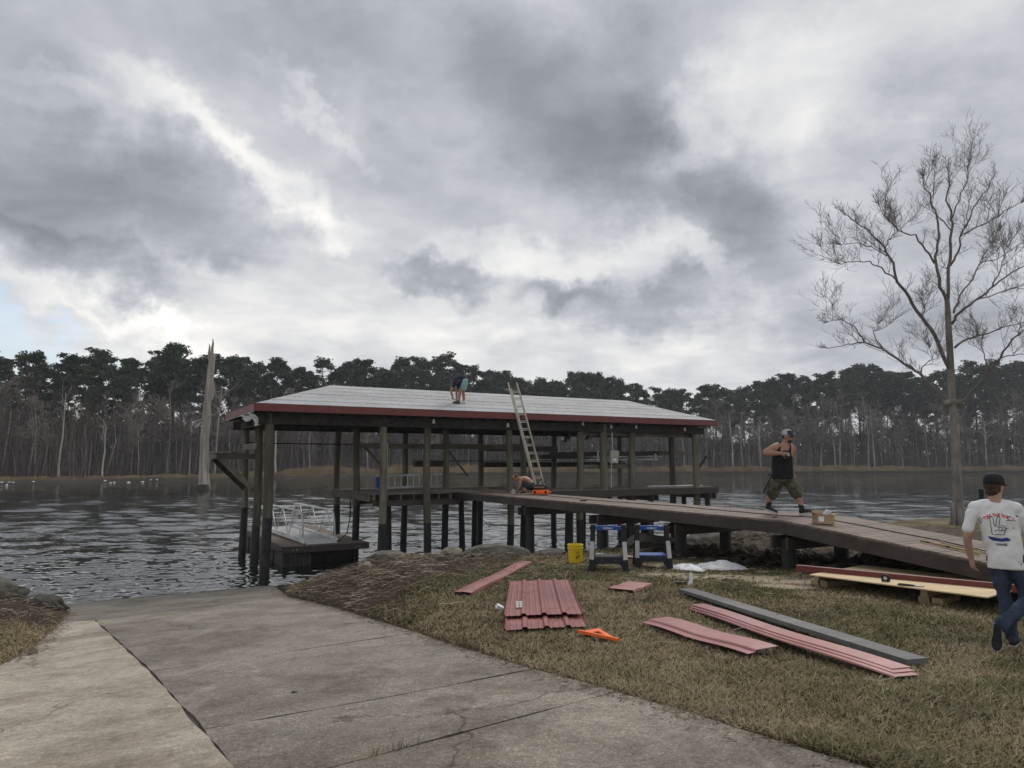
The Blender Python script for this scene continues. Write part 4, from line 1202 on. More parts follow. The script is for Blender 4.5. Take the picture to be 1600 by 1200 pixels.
# girts, rails, braces between the piles
bpart('girt', m_timber, (4.1,3.13,3.99), (7.5,3.13,3.99), 0.04, 0.19)
bpart('girt', m_timber, (7.0,2.87,3.99), (11.1,2.87,4.02), 0.04, 0.19)
bpart('girt', m_timber, (10.2,5.2,3.98), (14.1,5.2,3.98), 0.04, 0.24)
bpart('girt', m_timber_dark, (10.3,5.5,3.28), (18.2,5.5,3.28), 0.045, 0.22)
bpart('girt', m_timber, (12.1,0.70,3.22), (14.6,0.70,3.22), 0.04, 0.16)
bpart('girt', m_timber, (12.15,0.72,4.50), (18.0,0.72,4.50), 0.04, 0.14)
bpart('girt', m_timber, (14.7,1.8,4.56), (18.2,1.8,4.56), 0.10, 0.12)
mb = MB(); mb.tube([(0.6,5.2,4.10),(4.2,5.2,4.08),(7.6,5.2,4.10),(11,5.2,4.14)], 0.022, 6); mb.build('pipe_rail', m_black, bh)
mb = MB(); mb.tube([(7.3,5.2,3.45),(10.3,5.2,3.44),(14,5.2,3.46)], 0.018, 6); mb.build('pipe_rail', m_black, bh)
mb = MB(); mb.tube([(8.45,5.1,3.45),(8.45,5.1,2.3)], 0.022, 6); mb.build('pipe_post', m_galv, bh)
bpart('side_box', m_rim, (7.1,5.1,3.33), (8.4,5.1,3.33), 0.3, 0.24)
mb = MB(); mb.tube([(4.62,1.4,4.05),(4.62,1.4,2.3)], 0.04, 8); mb.build('conduit', m_galv, bh)
bpart('knee_brace', m_timber, (4.35,3.0,3.95), (5.2,3.0,3.05), 0.04, 0.09)
bpart('knee_brace', m_timber, (7.65,3.0,3.85), (8.5,3.0,2.85), 0.04, 0.07)
bpart('knee_brace', m_timber_dark, (18.1,0.6,2.95), (18.75,0.6,3.65), 0.05, 0.09)
bpart('knee_brace', m_timber_dark, (5.9,0.62,4.55), (7.2,0.62,4.86), 0.04, 0.10)

# side shelf over the left slip with its diagonal braces
bpart('shelf_beam', m_timber, (-0.60,3.15,3.60), (0.75,3.15,3.60), 0.045, 0.19)
bpart('shelf_beam', m_timber, (-0.52,5.2,3.60), (0.75,5.2,3.60), 0.045, 0.19)
bpart('shelf_beam', m_timber, (-0.62,3.05,3.61), (-0.55,5.3,3.61), 0.045, 0.17)
for j in range(4): bpart('shelf_board', m_deck_old, (-0.56+0.24*j,2.95,3.73), (-0.52+0.24*j,5.4,3.73), 0.22, 0.04, up=(0,0,1))
bpart('shelf_brace', m_timber, (-0.45,3.1,3.52), (0.62,3.1,2.45), 0.045, 0.16)
bpart('shelf_brace', m_timber_dark, (-0.45,5.2,3.52), (0.62,5.2,2.45), 0.045, 0.16)
bpart('girt', m_timber, (0.2,0.72,3.9), (0.2,3.1,3.9), 0.04, 0.18)

# boat lift: two motors, hoist beam, cradle bunks
bpart('lift_beam', m_rim, (12.0,2.6,3.72), (18.3,2.6,3.80), 0.10, 0.16)
bpart('lift_beam', m_rim, (12.6,4.3,3.62), (18.6,4.3,3.66), 0.10, 0.18)
for t, z in ((2.95,3.62),(3.2,3.50),(3.45,3.62)): bpart('lift_bunk', m_galv, (14.4,t,z), (18.3,t,z+0.02), 0.09, 0.06)
bpart('lift_post', m_galv, (14.35,2.5,3.4), (14.35,2.5,3.85), 0.08, 0.08)
bpart('lift_post', m_galv, (17.5,2.5,3.45), (17.5,2.5,3.78), 0.10, 0.12)
bpart('lift_post', m_galv, (17.2,2.6,3.6), (17.2,2.6,4.08), 0.03, 0.03)
bpart('shelf_board', m_deck_old, (17.6,2.6,3.86), (19.6,2.6,3.84), 0.35, 0.05)
bpart('shelf_beam', m_timber, (17.6,2.4,3.76), (19.4,2.4,3.76), 0.045, 0.13)
for s, z in ((11.95,4.42),(13.0,4.52)):
    mo = MB(); mo.tube([(s-0.05,1.5,z),(s+0.22,1.5,z)], 0.11, 12); mo.tube([(s+0.08,1.5,z),(s+0.08,1.5,z-0.22)], [0.10,0.08], 10)
    mo.box(s-0.12,s+0.28,1.42,1.58,z+0.10,z+0.14)
    l = mo.build('lift_motor', m_black, bh)
    pl = MB(); pl.lathe([(0.15,-0.02),(0.16,0),(0.15,0.02)], 16, M=Matrix.Translation((s+0.26,1.5,z-0.05)) @ Matrix.Rotation(R(70),4,'Y')); pl.build('pulley', m_galv, l)
    pk = MB(); pk.box(s-0.16,s-0.02,1.40,1.52,z-0.16,z-0.02); pk.build('capacitor_box', m_white, l)
bpart('girt', m_timber_dark, (11.0,1.5,4.62), (14.9,1.5,4.62), 0.09, 0.16)
# electric box and conduit on the stout pile
eb = MB(); eb.box(13.42,13.78,0.36,0.50,3.36,3.84); eb = eb.build('electric_box', m_boxgrey, bh)
el = MB(); el.box(13.40,13.80,0.335,0.357,3.60,3.85); el.build('box_lid', m_boxgrey, eb)
el = MB(); el.box(13.50,13.66,0.328,0.334,3.44,3.55); el.build('box_label', m_white, eb)
mb = MB(); mb.tube([(13.55,0.44,3.84),(13.55,0.44,4.75)], 0.022, 6); mb.build('conduit', m_galv, bh)
mb = MB(); mb.tube([(13.5,0.44,3.36),(13.48,0.44,2.4)], 0.022, 6); mb.build('conduit', m_galv, bh)
for s, t, z in [(8.8,0.36,4.66),(12.1,0.36,4.80),(13.45,0.36,4.72),(14.7,0.36,4.74),(17.3,0.36,4.70),(5.9,0.36,4.72)]:
    mb = MB(); mb.tube([(s,t,z),(s,t,z+0.14)], [0.055,0.03], 8); mb.build('eave_lamp', m_white, bh)

# deck under the roof
ZD = 2.37
bm_ = MB(); bm_.box(-3.55,3.55,-0.0675,0.0675,-0.04,0); proto = bm_.build('deck_board', m_deck_old, bh)
proto.location = (7.45, 0.80, ZD)
nb = 33
for j in range(1, nb):
    c = proto.copy(); COL.objects.link(c); c.parent = bh
    c.location = (7.45+0.02*math.sin(j*2.7), 0.80+0.142*j, ZD+0.004*math.sin(j*3.1)); c.rotation_euler = (0.02*math.sin(j*5.1), 0, 0.002*math.sin(j*1.9))
for j in range(16): bpart('joist', m_timber, (4.0+0.46*j,0.76,ZD-0.135), (4.0+0.46*j,5.4,ZD-0.135), 0.045, 0.18)
bpart('ledger', m_rim, (3.9,0.70,ZD-0.32), (7.05,0.70,ZD-0.32), 0.05, 0.19)
bpart('rim_board', m_rim, (7.2,0.70,ZD-0.14), (11.05,0.70,ZD-0.14), 0.05, 0.26)
bpart('rim_board', m_timber, (3.88,0.9,ZD-0.16), (3.88,5.4,ZD-0.16), 0.05, 0.22)
bpart('bent_cap', m_rim, (4.0,3.15,ZD-0.35), (11.0,3.15,ZD-0.35), 0.08, 0.22)
# finger deck along the right bays
b2 = MB(); b2.box(-0.069,0.069,-0.92,0.92,-0.04,0); proto2 = b2.build('deck_board', m_deck_old, bh); proto2.location = (9.0, 0.92, ZD+0.002)
n2 = 66
for j in range(1, n2):
    c = proto2.copy(); COL.objects.link(c); c.parent = bh
    c.location = (9.0+0.1462*j, 0.92+0.012*math.sin(j*1.7), ZD+0.002+0.003*math.sin(j*2.3)); c.rotation_euler = (0,0,0.004*math.sin(j*4.4))
bpart('rim_board', m_rim, (8.95,-0.03,ZD-0.15), (18.66,-0.03,ZD-0.15), 0.05, 0.25)
bpart('rim_board', m_rim, (11.1,1.87,ZD-0.15), (18.66,1.87,ZD-0.15), 0.05, 0.25)
bpart('rim_board', m_rim, (18.69,-0.05,ZD-0.13), (18.69,1.9,ZD-0.13), 0.05, 0.29)
for s in (12.92, 15.22, 18.35):
    for ds in (-0.12, 0.12): bpart('bent_cap', m_rim, (s+ds,-0.15,ZD-0.38), (s+ds,2.0,ZD-0.38), 0.05, 0.22)
# loose boards and pipe left lying on the deck
def loose(name, label, mat, a, b, w, h, cat='plank'):
    mb = MB(); A = bw(*a); B_ = bw(*b); mb.bar(A, B_, w, h); return tag(mb.build(name, mat), label, cat)
loose('loose_plank', 'long grey plank lying askew on the deck left of the crouching man', m_deck_old, (6.6,0.95,ZD+0.03), (8.3,-0.6,ZD+0.035), 0.16, 0.045)
loose('loose_plank', 'short grey offcut lying behind the long plank on the deck', m_deck_old, (6.3,1.6,ZD+0.03), (8.8,1.9,ZD+0.03), 0.14, 0.045)
loose('loose_plank', 'narrow pale batten lying farther back on the deck', m_timber, (7.4,2.9,ZD+0.03), (9.8,2.5,ZD+0.03), 0.09, 0.04)
loose('loose_plank', 'pale aluminium plank lying near the right end of the finger deck', m_galv, (15.6,0.9,ZD+0.03), (18.5,0.75,ZD+0.03), 0.30, 0.04)

# cables drooping under the deck
def cable(name, label, pts, r=0.014, mat=m_black):
    mb = MB(); P = [Vector(p) for p in pts]; mb.tube(P, r, 6); return tag(mb.build(name, mat, smooth=True), label, 'cable')
cable('mooring_rope', 'dark rope hanging from the deck to the floating dock', [bw(3.75,2.6,2.1), bw(3.72,2.5,1.5), bw(3.6,2.4,1.0), bw(3.35,2.3,0.76), bw(3.1,2.4,0.69)], 0.02)
cable('hanging_cable', 'loop of cable hanging under the deck behind the middle piles', [bw(8.0,1.2,2.1), bw(8.0,1.1,1.5), bw(8.25,1.0,1.22), bw(8.7,0.9,1.12)], 0.014)
cable('hanging_cable', 'short slack cable drooping under the deck edge by the walkway', [bw(8.35,0.6,2.1), bw(8.7,0.5,1.9), bw(9.0,0.45,1.85)], 0.014)
cable('pile_rope', 'thin rope tied round the front left corner pile', [bw(0.57+0.16*math.cos(a),0.55+0.16*math.sin(a),0.72+0.01*a) for a in [x*0.5 for x in range(13)]]+[bw(0.95,0.9,0.66),bw(1.4,1.6,0.6)], 0.014)

# ---------------------------------------------------------------- walkway from the lawn
wk = thing('walkway', 'long brown plank walkway sloping up from the lawn to the boathouse', 'walkway', BH_O, BH_T)
WS0, WS1 = 7.05, 8.90
TB = -13.1
def wz(t): return ZD if t > TB else ZD-0.098*(TB-t)
b3 = MB(); b3.box(-0.925,0.925,-0.0685,0.0685,-0.036,0); p3_ = b3.build('deck_board', m_deck, wk)
t = 0.58; first = True; j = 0
while t > -19.2:
    c = p3_ if first else p3_.copy()
    if not first: COL.objects.link(c); c.parent = wk
    first = False
    c.location = ((WS0+WS1)/2+0.006*math.sin(j*2.9), t, wz(t)+0.002*math.sin(j*1.3))
    c.rotation_euler = (0.093 if t < TB else 0, 0, 0.002*math.sin(j*3.7))
    t -= 0.1445; j += 1
def wrim(s):
    a = (s, 0.6, ZD-0.142); b = (s, TB, ZD-0.142); c = (s, -19.2, wz(-19.2)-0.142)
    o1 = bpart('rim_board', m_rim, a, b, 0.045, 0.205, wk); o2 = bpart('rim_board', m_rim, b, c, 0.045, 0.205, wk)
wrim(WS0-0.01); wrim(WS1+0.01)
for s in (7.65, 8.3):
    bpart('stringer', m_timber_dark, (s,0.6,ZD-0.14), (s,TB,ZD-0.14), 0.04, 0.19, wk); bpart('stringer', m_timber_dark, (s,TB,ZD-0.14), (s,-19.2,wz(-19.2)-0.14), 0.04, 0.19, wk)
for t, r in ((-13.0,0.145),(-10.1,0.135),(-7.3,0.145),(-3.7,0.135)):
    for s in (7.27, 8.68):
        pile(wk, s, t, ZD-0.30 if t > -12 else ZD-0.36, 3.0, r, zbot=0.2 if t < -9 else -1.2)
    for dt in (-0.17, 0.17): bpart('bent_cap', m_rim, (6.98,t+dt,ZD-0.40), (8.97,t+dt,ZD-0.40), 0.05, 0.22, wk)
for t in (-16.6,):
    for s in (7.3, 8.65): pile(wk, s, t, wz(t)-0.3, 3.0, 0.14, zbot=0.8)
    bpart('bent_cap', m_rim, (7.0,t,wz(t)-0.38), (8.95,t,wz(t)-0.38), 0.09, 0.2, wk)
# grab chock on the walkway edge
mb = MB(); mb.bar(bw(7.35,-6.2,ZD+0.02), bw(7.5,-6.3,ZD+0.02), 0.05, 0.04); tag(mb.build('wood_scrap', m_timber), 'tiny wood scrap lying on the middle of the walkway edge', 'wood scrap')
mb = MB(); mb.bar(bw(7.35,-12.6,ZD+0.02), bw(7.5,-12.5,ZD+0.025), 0.06, 0.05); tag(mb.build('wood_scrap', m_timber), 'small wood scrap on the walkway between the walking man and the carton', 'wood scrap')
# extension cord trailing along the planks
cable('power_cord', 'thin dark cord trailing along the middle of the walkway planks', [bw(8.0+0.10*math.sin(i*0.9)+0.05*math.sin(i*2.3), -2.5-0.75*i, wz(-2.5-0.75*i)+0.012) for i in range(20)], 0.009)

# ---------------------------------------------------------------- floating dock with the aluminium gangway lying on it
fd = thing('floating_dock', 'low brown floating dock on black floats in the left slip', 'floating dock', bw(2.85, 2.2, 0), BH_T+R(0.5))
ZF = 0.66
b4 = MB(); b4.box(-1.42,1.42,-0.0685,0.0685,-0.035,0); fp = b4.build('deck_board', m_deck, fd); fp.location = (0, 0.06, ZF)
for j in range(1, 54):
    c = fp.copy(); COL.objects.link(c); c.parent = fd; c.location = (0.005*math.sin(j*2.1), 0.06+0.1445*j, ZF+0.002*math.sin(j*1.7))
for a, b in [((-1.42,-0.04,ZF-0.115),(1.42,-0.04,ZF-0.115)),((-1.42,7.76,ZF-0.115),(1.42,7.76,ZF-0.115)),((-1.45,-0.03,ZF-0.115),(-1.45,7.75,ZF-0.115)),((1.45,-0.03,ZF-0.115),(1.45,7.75,ZF-0.115))]:
    mb = MB(); mb.bar(a, b, 0.045, 0.20); mb.build('rim_board', m_rim, fd)
for j in range(5):
    for s in (-0.95, 0.95):
        if j == 0 and s > 0: continue
        mb = MB(); mb.box(s-0.46,s+0.46,0.05+1.55*j,1.35+1.55*j,-0.35,ZF-0.21)
        for q in range(6): mb.box(s-0.43+0.155*q,s-0.35+0.155*q,0.02+1.55*j,0.05+1.55*j,-0.35,ZF-0.22)
        mb.build('float_drum', m_float, fd)
mb = MB(); mb.box(-1.36,1.36,0.75,7.6,-0.3,ZF-0.22); mb.build('float_drum', m_float, fd)
for x in (-1.12,-1.0,1.0,1.12):
    mb = MB(); mb.lathe([(0.022,0),(0.022,0.012)], 8, M=Matrix.Translation((x,-0.0635,ZF-0.12)) @ Matrix.Rotation(R(90),4,'X')); mb.build('bolt', m_galv, fd)
mb = MB(); mb.tube([(-1.5,7.6,ZF-0.2),(-1.5,7.6,ZF+0.28)], 0.05, 8); mb.build('corner_post', m_black, fd)

m_alu = pm('aluminium', (0.56,0.57,0.58), (0.70,0.71,0.72), 12, 0.42, 0.1, 50, metallic=0.15, spec=0.5)
m_alu_deck = pm('ribbed_aluminium_deck', (0.30,0.30,0.30), (0.42,0.42,0.42), 20, 0.6, 0.3, 80, metallic=0.4, stretch=(6,0.5,1))
gw = thing('gangway', 'silver aluminium gangway with truss handrails lying on the floating dock', 'gangway', bw(2.72,2.35,ZF+0.012), BH_T+R(2.5))
GL = 6.0; GWD = 0.52
mb = MB(); mb.box(-GWD,GWD,0.25,GL,0.07,0.10); mb.build('deck_panel', m_alu_deck, gw)
mb = MB(); mb.prism([(-GWD,0.25,0.10),(GWD,0.25,0.10),(GWD,-0.02,0.02),(-GWD,-0.02,0.02)], (0,0,-0.012)); mb.box(-GWD-0.02,GWD+0.02,-0.03,-0.02,0.0,0.16); mb.build('toe_plate', m_alu, gw)
for sx in (-1, 1):
    x = sx*(GWD+0.03)
    mb = MB(); mb.bar((x,0.1,0.10),(x,GL,0.10),0.05,0.16); mb.build('side_rail', m_alu, gw)
    mb = MB()
    mb.tube([(x,0.30,0.12),(x,0.42,0.75),(x,0.50,0.93),(x,0.64,1.02),(x,0.85,1.06),(x,GL-0.75,1.06),(x,GL-0.45,1.02),(x,GL-0.3,0.85),(x,GL-0.2,0.12)], 0.033, 8)
    mb.build('handrail', m_alu, gw, smooth=True)
    for j in range(3):
        y0 = 0.50+j*1.72
        for a, b in (((x,y0,0.13),(x,y0+0.80,1.04)), ((x,y0+1.66,0.13),(x,y0+0.88,1.04))):
            mb = MB(); mb.tube([a, b], 0.018, 6); mb.build('truss_bar', m_alu, gw, smooth=True)

# ---------------------------------------------------------------- step ladder lying on its side on the deck
m_fibre = pm('worn_ladder_rail', (0.36,0.335,0.27), (0.54,0.51,0.43), 5, 0.6, 0.2, 30)
m_blue = pm('blue_plastic', (0.018,0.060,0.22), (0.030,0.085,0.29), 6, 0.5)
la = thing('aluminium_ladder', 'grey aluminium ladder lying on its side on the deck behind the left piles', 'ladder', bw(4.6,2.35,ZD), BH_T+R(24))
for z in (0.06, 0.50):
    mb = MB(); mb.bar((0,0,z+0.05),(3.4,0,z+0.06),0.03,0.075,up=(0,0,1)); mb.build('rail', m_galv, la)
for j in range(10):
    mb = MB(); mb.tube([(0.25+0.32*j,0,0.1),(0.25+0.32*j,0,0.53)], 0.017, 6); mb.build('rung', m_galv, la)
mb = MB(); mb.box(0.0,0.24,-0.05,0.05,0.10,0.52); mb.build('end_cap', m_blue, la)

# ---------------------------------------------------------------- extension ladder against the eave
ld = thing('extension_ladder', 'tall pale extension ladder leaning from the deck onto the roof edge', 'ladder', (0,0,0), 0)
foot = bw(9.14,-1.34,ZD+0.01)
top = bw(9.02, 0.42, 6.30)
def lad(foot, top, w, off, name_w):
    f, t_ = Vector(foot), Vector(top); ax = (t_-f).normalized()
    side = Vector((math.cos(BH_T-0.10), math.sin(BH_T-0.10), 0)); side = (side-ax*side.dot(ax)).normalized()
    nrm = side.cross(ax).normalized()
    if nrm.y > 0: nrm = -nrm
    f = f+nrm*off; t_ = t_+nrm*off
    L = (t_-f).length
    for sx in (-1,1):
        mb = MB(); mb.bar(f+side*sx*w/2, t_+side*sx*w/2, 0.026, 0.068, up=nrm); mb.build('rail', m_fibre, ld)
    k = 0.28
    while k < L-0.1:
        mb = MB(); mb.tube([f+ax*k-side*w/2, f+ax*k+side*w/2], 0.017, 6); mb.build('rung', m_fibre, ld); k += 0.305
    return f, ax, side, nrm
f_, ax_, side_, nrm_ = lad(foot, top, 0.345, 0.0, 0)
lad(Vector(foot)+(Vector(top)-Vector(foot))*0.05, Vector(foot)+(Vector(top)-Vector(foot))*0.93, 0.30, 0.07, 0)
for sx in (-1,1):
    mb = MB(); c = f_+side_*sx*0.172; mb.bar(c-ax_*0.01, c+ax_*0.14, 0.05, 0.10, up=nrm_); mb.build('rubber_foot', m_black, ld)
# ================================================================ THINGS ON THE LAWN
m_pink = pm('faded_red_steel', (0.270,0.098,0.090), (0.390,0.165,0.150), 2.2, 0.36, 0.10, 9, spec=0.5, big=0.22)
m_panel = pm('faded_red_roofing', (0.215,0.070,0.064), (0.320,0.118,0.106), 3, 0.36, 0.15, 12, spec=0.5, big=0.25)
m_greywood = pm('grey_composite_beam', (0.120,0.118,0.116), (0.185,0.182,0.178), 6, 0.8, 0.3, 40, stretch=(0.2,1,1))
m_orange = pm('safety_orange', (0.78,0.12,0.015), (0.88,0.16,0.025), 4, 0.45, spec=0.4, big=0.05)
m_ply = pm('fresh_plywood', (0.50,0.37,0.21), (0.66,0.51,0.32), 3.5, 0.75, 0.2, 30, stretch=(0.35,2.2,1), spec=0.2, big=0.12)
m_plyedge = pm('plywood_edge', (0.20,0.14,0.08), (0.50,0.38,0.22), 60, 0.85, stretch=(0.1,0.1,1))
m_lumber = pm('yellow_pine_lumber', (0.235,0.185,0.100), (0.345,0.275,0.160), 6, 0.85, 0.3, 30, stretch=(0.3,2,1), rand=0.18)
m_rock = pm('mossy_grey_rock', (0.050,0.048,0.042), (0.150,0.142,0.122), 3, 0.95, 1.0, 9, spec=0.15, bdist=0.05, rand=0.2)
m_rockpale = pm('pale_tan_rock', (0.135,0.115,0.090), (0.27,0.235,0.185), 4, 0.95, 1.0, 10, spec=0.15, bdist=0.05)
m_yellow = pm('yellow_bucket_plastic', (0.60,0.43,0.010), (0.68,0.50,0.02), 5, 0.45, spec=0.4, big=0.08)
m_lgrey = pm('light_grey_plastic', (0.36,0.36,0.355), (0.44,0.44,0.435), 8, 0.55, 0.1, 60)
m_sheet = pm('crumpled_white_sheet', (0.42,0.43,0.44), (0.60,0.61,0.62), 7, 0.6, 0.6, 15, spec=0.3)
m_card = pm('cardboard', (0.30,0.205,0.120), (0.37,0.255,0.155), 6, 0.85, 0.1, 40)
m_print_dark = pm('dark_print', (0.03,0.028,0.02), (0.05,0.045,0.03), 30, 0.7)

def on(x, y, dz=0.0): return Vector((x, y, gz(x, y)+dz))

def bent_strip(name, label, cat, a, b, w, mat, prof=None, lift=0.03, parent=None, segs=14, group=None, side_h=0.0):
    """folded metal strip from a to b; prof = cross-section [(across 0..1, height)]"""
    a = Vector((*a,0)); b = Vector((*b,0)); d = (b-a).normalized(); n = Vector((-d.y,d.x,0))
    prof = prof or [(0,-0.02),(0.03,0.0),(0.97,0.0),(1,-0.02)]
    vs = []; fs = []; m = len(prof)
    za, zb = gz(a.x,a.y)+lift, gz(b.x,b.y)+lift
    for i in range(segs+1):
        t = i/segs; c = a.lerp(b, t); base = za+(zb-za)*t+0.008*math.sin(t*9)
        for (u, h) in prof: vs.append(c+n*(u*w)+Vector((0,0,base+h)))
    for i in range(segs):
        for k in range(m-1): fs.append((i*m+k, i*m+k+1, (i+1)*m+k+1, (i+1)*m+k))
    mb = MB(); mb.add(vs, fs); o = mb.build(name, mat, parent, fixn=True)
    so = o.modifiers.new('thick', 'SOLIDIFY'); so.thickness = 0.004; so.offset = -1
    if label: tag(o, label, cat, group)
    return o

bent_strip('metal_trim', 'narrow faded red metal trim lying alone nearest the river bank', 'metal trim', (-0.84,10.55), (0.15,14.25), -0.26, m_pink, [(0,-0.045),(0.02,0.0),(0.5,0.012),(0.98,0.0),(1,-0.045)], 0.05)
bent_strip('metal_trim', 'short faded red offcut lying on the grass behind the sawn panels', 'metal trim', (1.42,10.84), (1.83,11.50), -0.42, m_pink, [(0,-0.04),(0.03,0.0),(0.97,0.0),(1,-0.03)], 0.05, segs=4)
o = bent_strip('metal_trim', 'wide faded red trim with a folded lip, lying in front of the trim pile', 'metal trim', (1.50,8.42), (2.16,6.72), 0.36, m_pink, [(0,0.0),(0.04,0.004),(0.22,0.008),(0.25,0.026),(0.28,0.030),(0.97,0.040),(1,0.02)], 0.045)
# pile of long trims: each strip is a thing
for i, (a, b, w, dz, lab) in enumerate([
    ((2.26,9.34),(2.95,5.68),0.24,0.015,'bottom strip of the pile of long faded red trims'),
    ((2.28,9.38),(2.985,5.77),0.22,0.030,'middle strip of the pile of long faded red trims'),
    ((2.31,9.44),(3.02,5.86),0.20,0.045,'top strip of the pile of long faded red trims')]):
    bent_strip('metal_trim', lab, 'metal trim', a, b, w, m_pink, [(0,-0.012),(0.03,0.0),(0.9,0.004),(1,-0.006)], dz+0.02, group='pile of long faded red trims')
mb = MB(); A = on(2.50,10.5,0.05); B_ = on(3.53,6.40,0.05); mb.bar(A, B_, 0.22, 0.045); tag(mb.build('grey_beam', m_greywood), 'long flat grey composite board lying beside the red trims', 'board')

# two corrugated roofing panels, one on the other
def panel(c00, c10, c11, c01, lift, label):
    """c00 near-left, c10 near-right, c11 far-right, c01 far-left"""
    P = [on(*c, lift) for c in (c00,c10,c11,c01)]
    ribs = [0.0,0.25,0.5,0.75,1.0]; us = []
    for r in ribs:
        for du, h in ((-0.040,0),(-0.020,0.024),(0.020,0.024),(0.040,0)):
            u = r+du
            if -0.001 <= u <= 1.001: us.append((min(max(u,0),1), h))
        if r < 1:
            for q in (0.085,0.165): us.append((r+q-0.012,0)); us.append((r+q,0.005)); us.append((r+q+0.012,0))
    us = sorted(set(us)); m = len(us); n = 16; vs = []; fs = []
    for j in range(n+1):
        v = j/n
        for u, h in us:
            p = (P[0]*(1-u)+P[1]*u)*(1-v)+(P[3]*(1-u)+P[2]*u)*v
            vs.append(p+Vector((0,0,h+0.01*math.sin(v*5+u*3)*(u*(1-u)*2+0.2))))
    for j in range(n):
        for k in range(m-1): fs.append((j*m+k, j*m+k+1, (j+1)*m+k+1, (j+1)*m+k))
    mb = MB(); mb.add(vs, fs); o = mb.build('roofing_panel', m_panel)
    so = o.modifiers.new('thick', 'SOLIDIFY'); so.thickness = 0.003
    return tag(o, label, 'roofing panel', 'sawn ribbed roofing panels')
panel((-0.10,8.02),(0.87,8.22),(0.91,11.40),(-0.06,11.35), 0.035, 'lower faded red ribbed roofing panel sticking out below the other')
panel((-0.11,8.62),(0.87,8.72),(0.92,11.56),(-0.05,11.48), 0.075, 'upper faded red ribbed roofing panel lying on the other')
# grimy scuffs of print on the top panel
mb = MB()
for i in range(3):
    for j in range(2): mb.box(0.05+0.045*j,0.085+0.045*j,9.05+0.14*i,9.15+0.14*i,0,0.002)
lbl = mb.build('paper_label', m_lgrey, None); lbl.location = (0,0,gz(0.07,9.2)+0.098); tag(lbl, 'small grey sticker remains on the upper roofing panel', 'sticker')
mb = MB(); mb.box(-0.06,0.04,-0.03,0.04,0,0.05); o = mb.build('paper_scrap', m_white); o.location = on(-0.16,9.35,0.01); o.rotation_euler=(0.3,0.5,0.4); tag(o, 'white paper scrap at the left edge of the roofing panels', 'paper scrap')

# orange speed square with its cut-out and fence
sq = thing('speed_square', 'orange plastic triangular layout square lying on the grass', 'layout square', on(0.93,7.88,0.045), 0)
T0, T1, T2 = Vector((-0.21,0.05,0)), Vector((0.03,0.21,0)), Vector((0.17,-0.32,0))
ctr = (T0+T1+T2)/3
mb = MB(); outer = [T0,T1,T2]; inner = [ctr+(p-ctr)*0.42 for p in outer]
top = outer+inner; bot = [p-Vector((0,0,0.012)) for p in top]
vs = top+bot; fs = []
for k in range(3):
    j = (k+1)%3
    fs += [(k,j,3+j,3+k),(6+j,6+k,9+k,9+j),(k,6+k,6+j,j),(3+k,3+j,9+j,9+k)]
mb.add(vs, fs); mb.build('blade', m_orange, sq)
mb = MB(); mb.bar(T0+Vector((0,0,0.004)), T2+Vector((0,0,0.004)), 0.028, 0.030); mb.build('fence_lip', m_orange, sq)

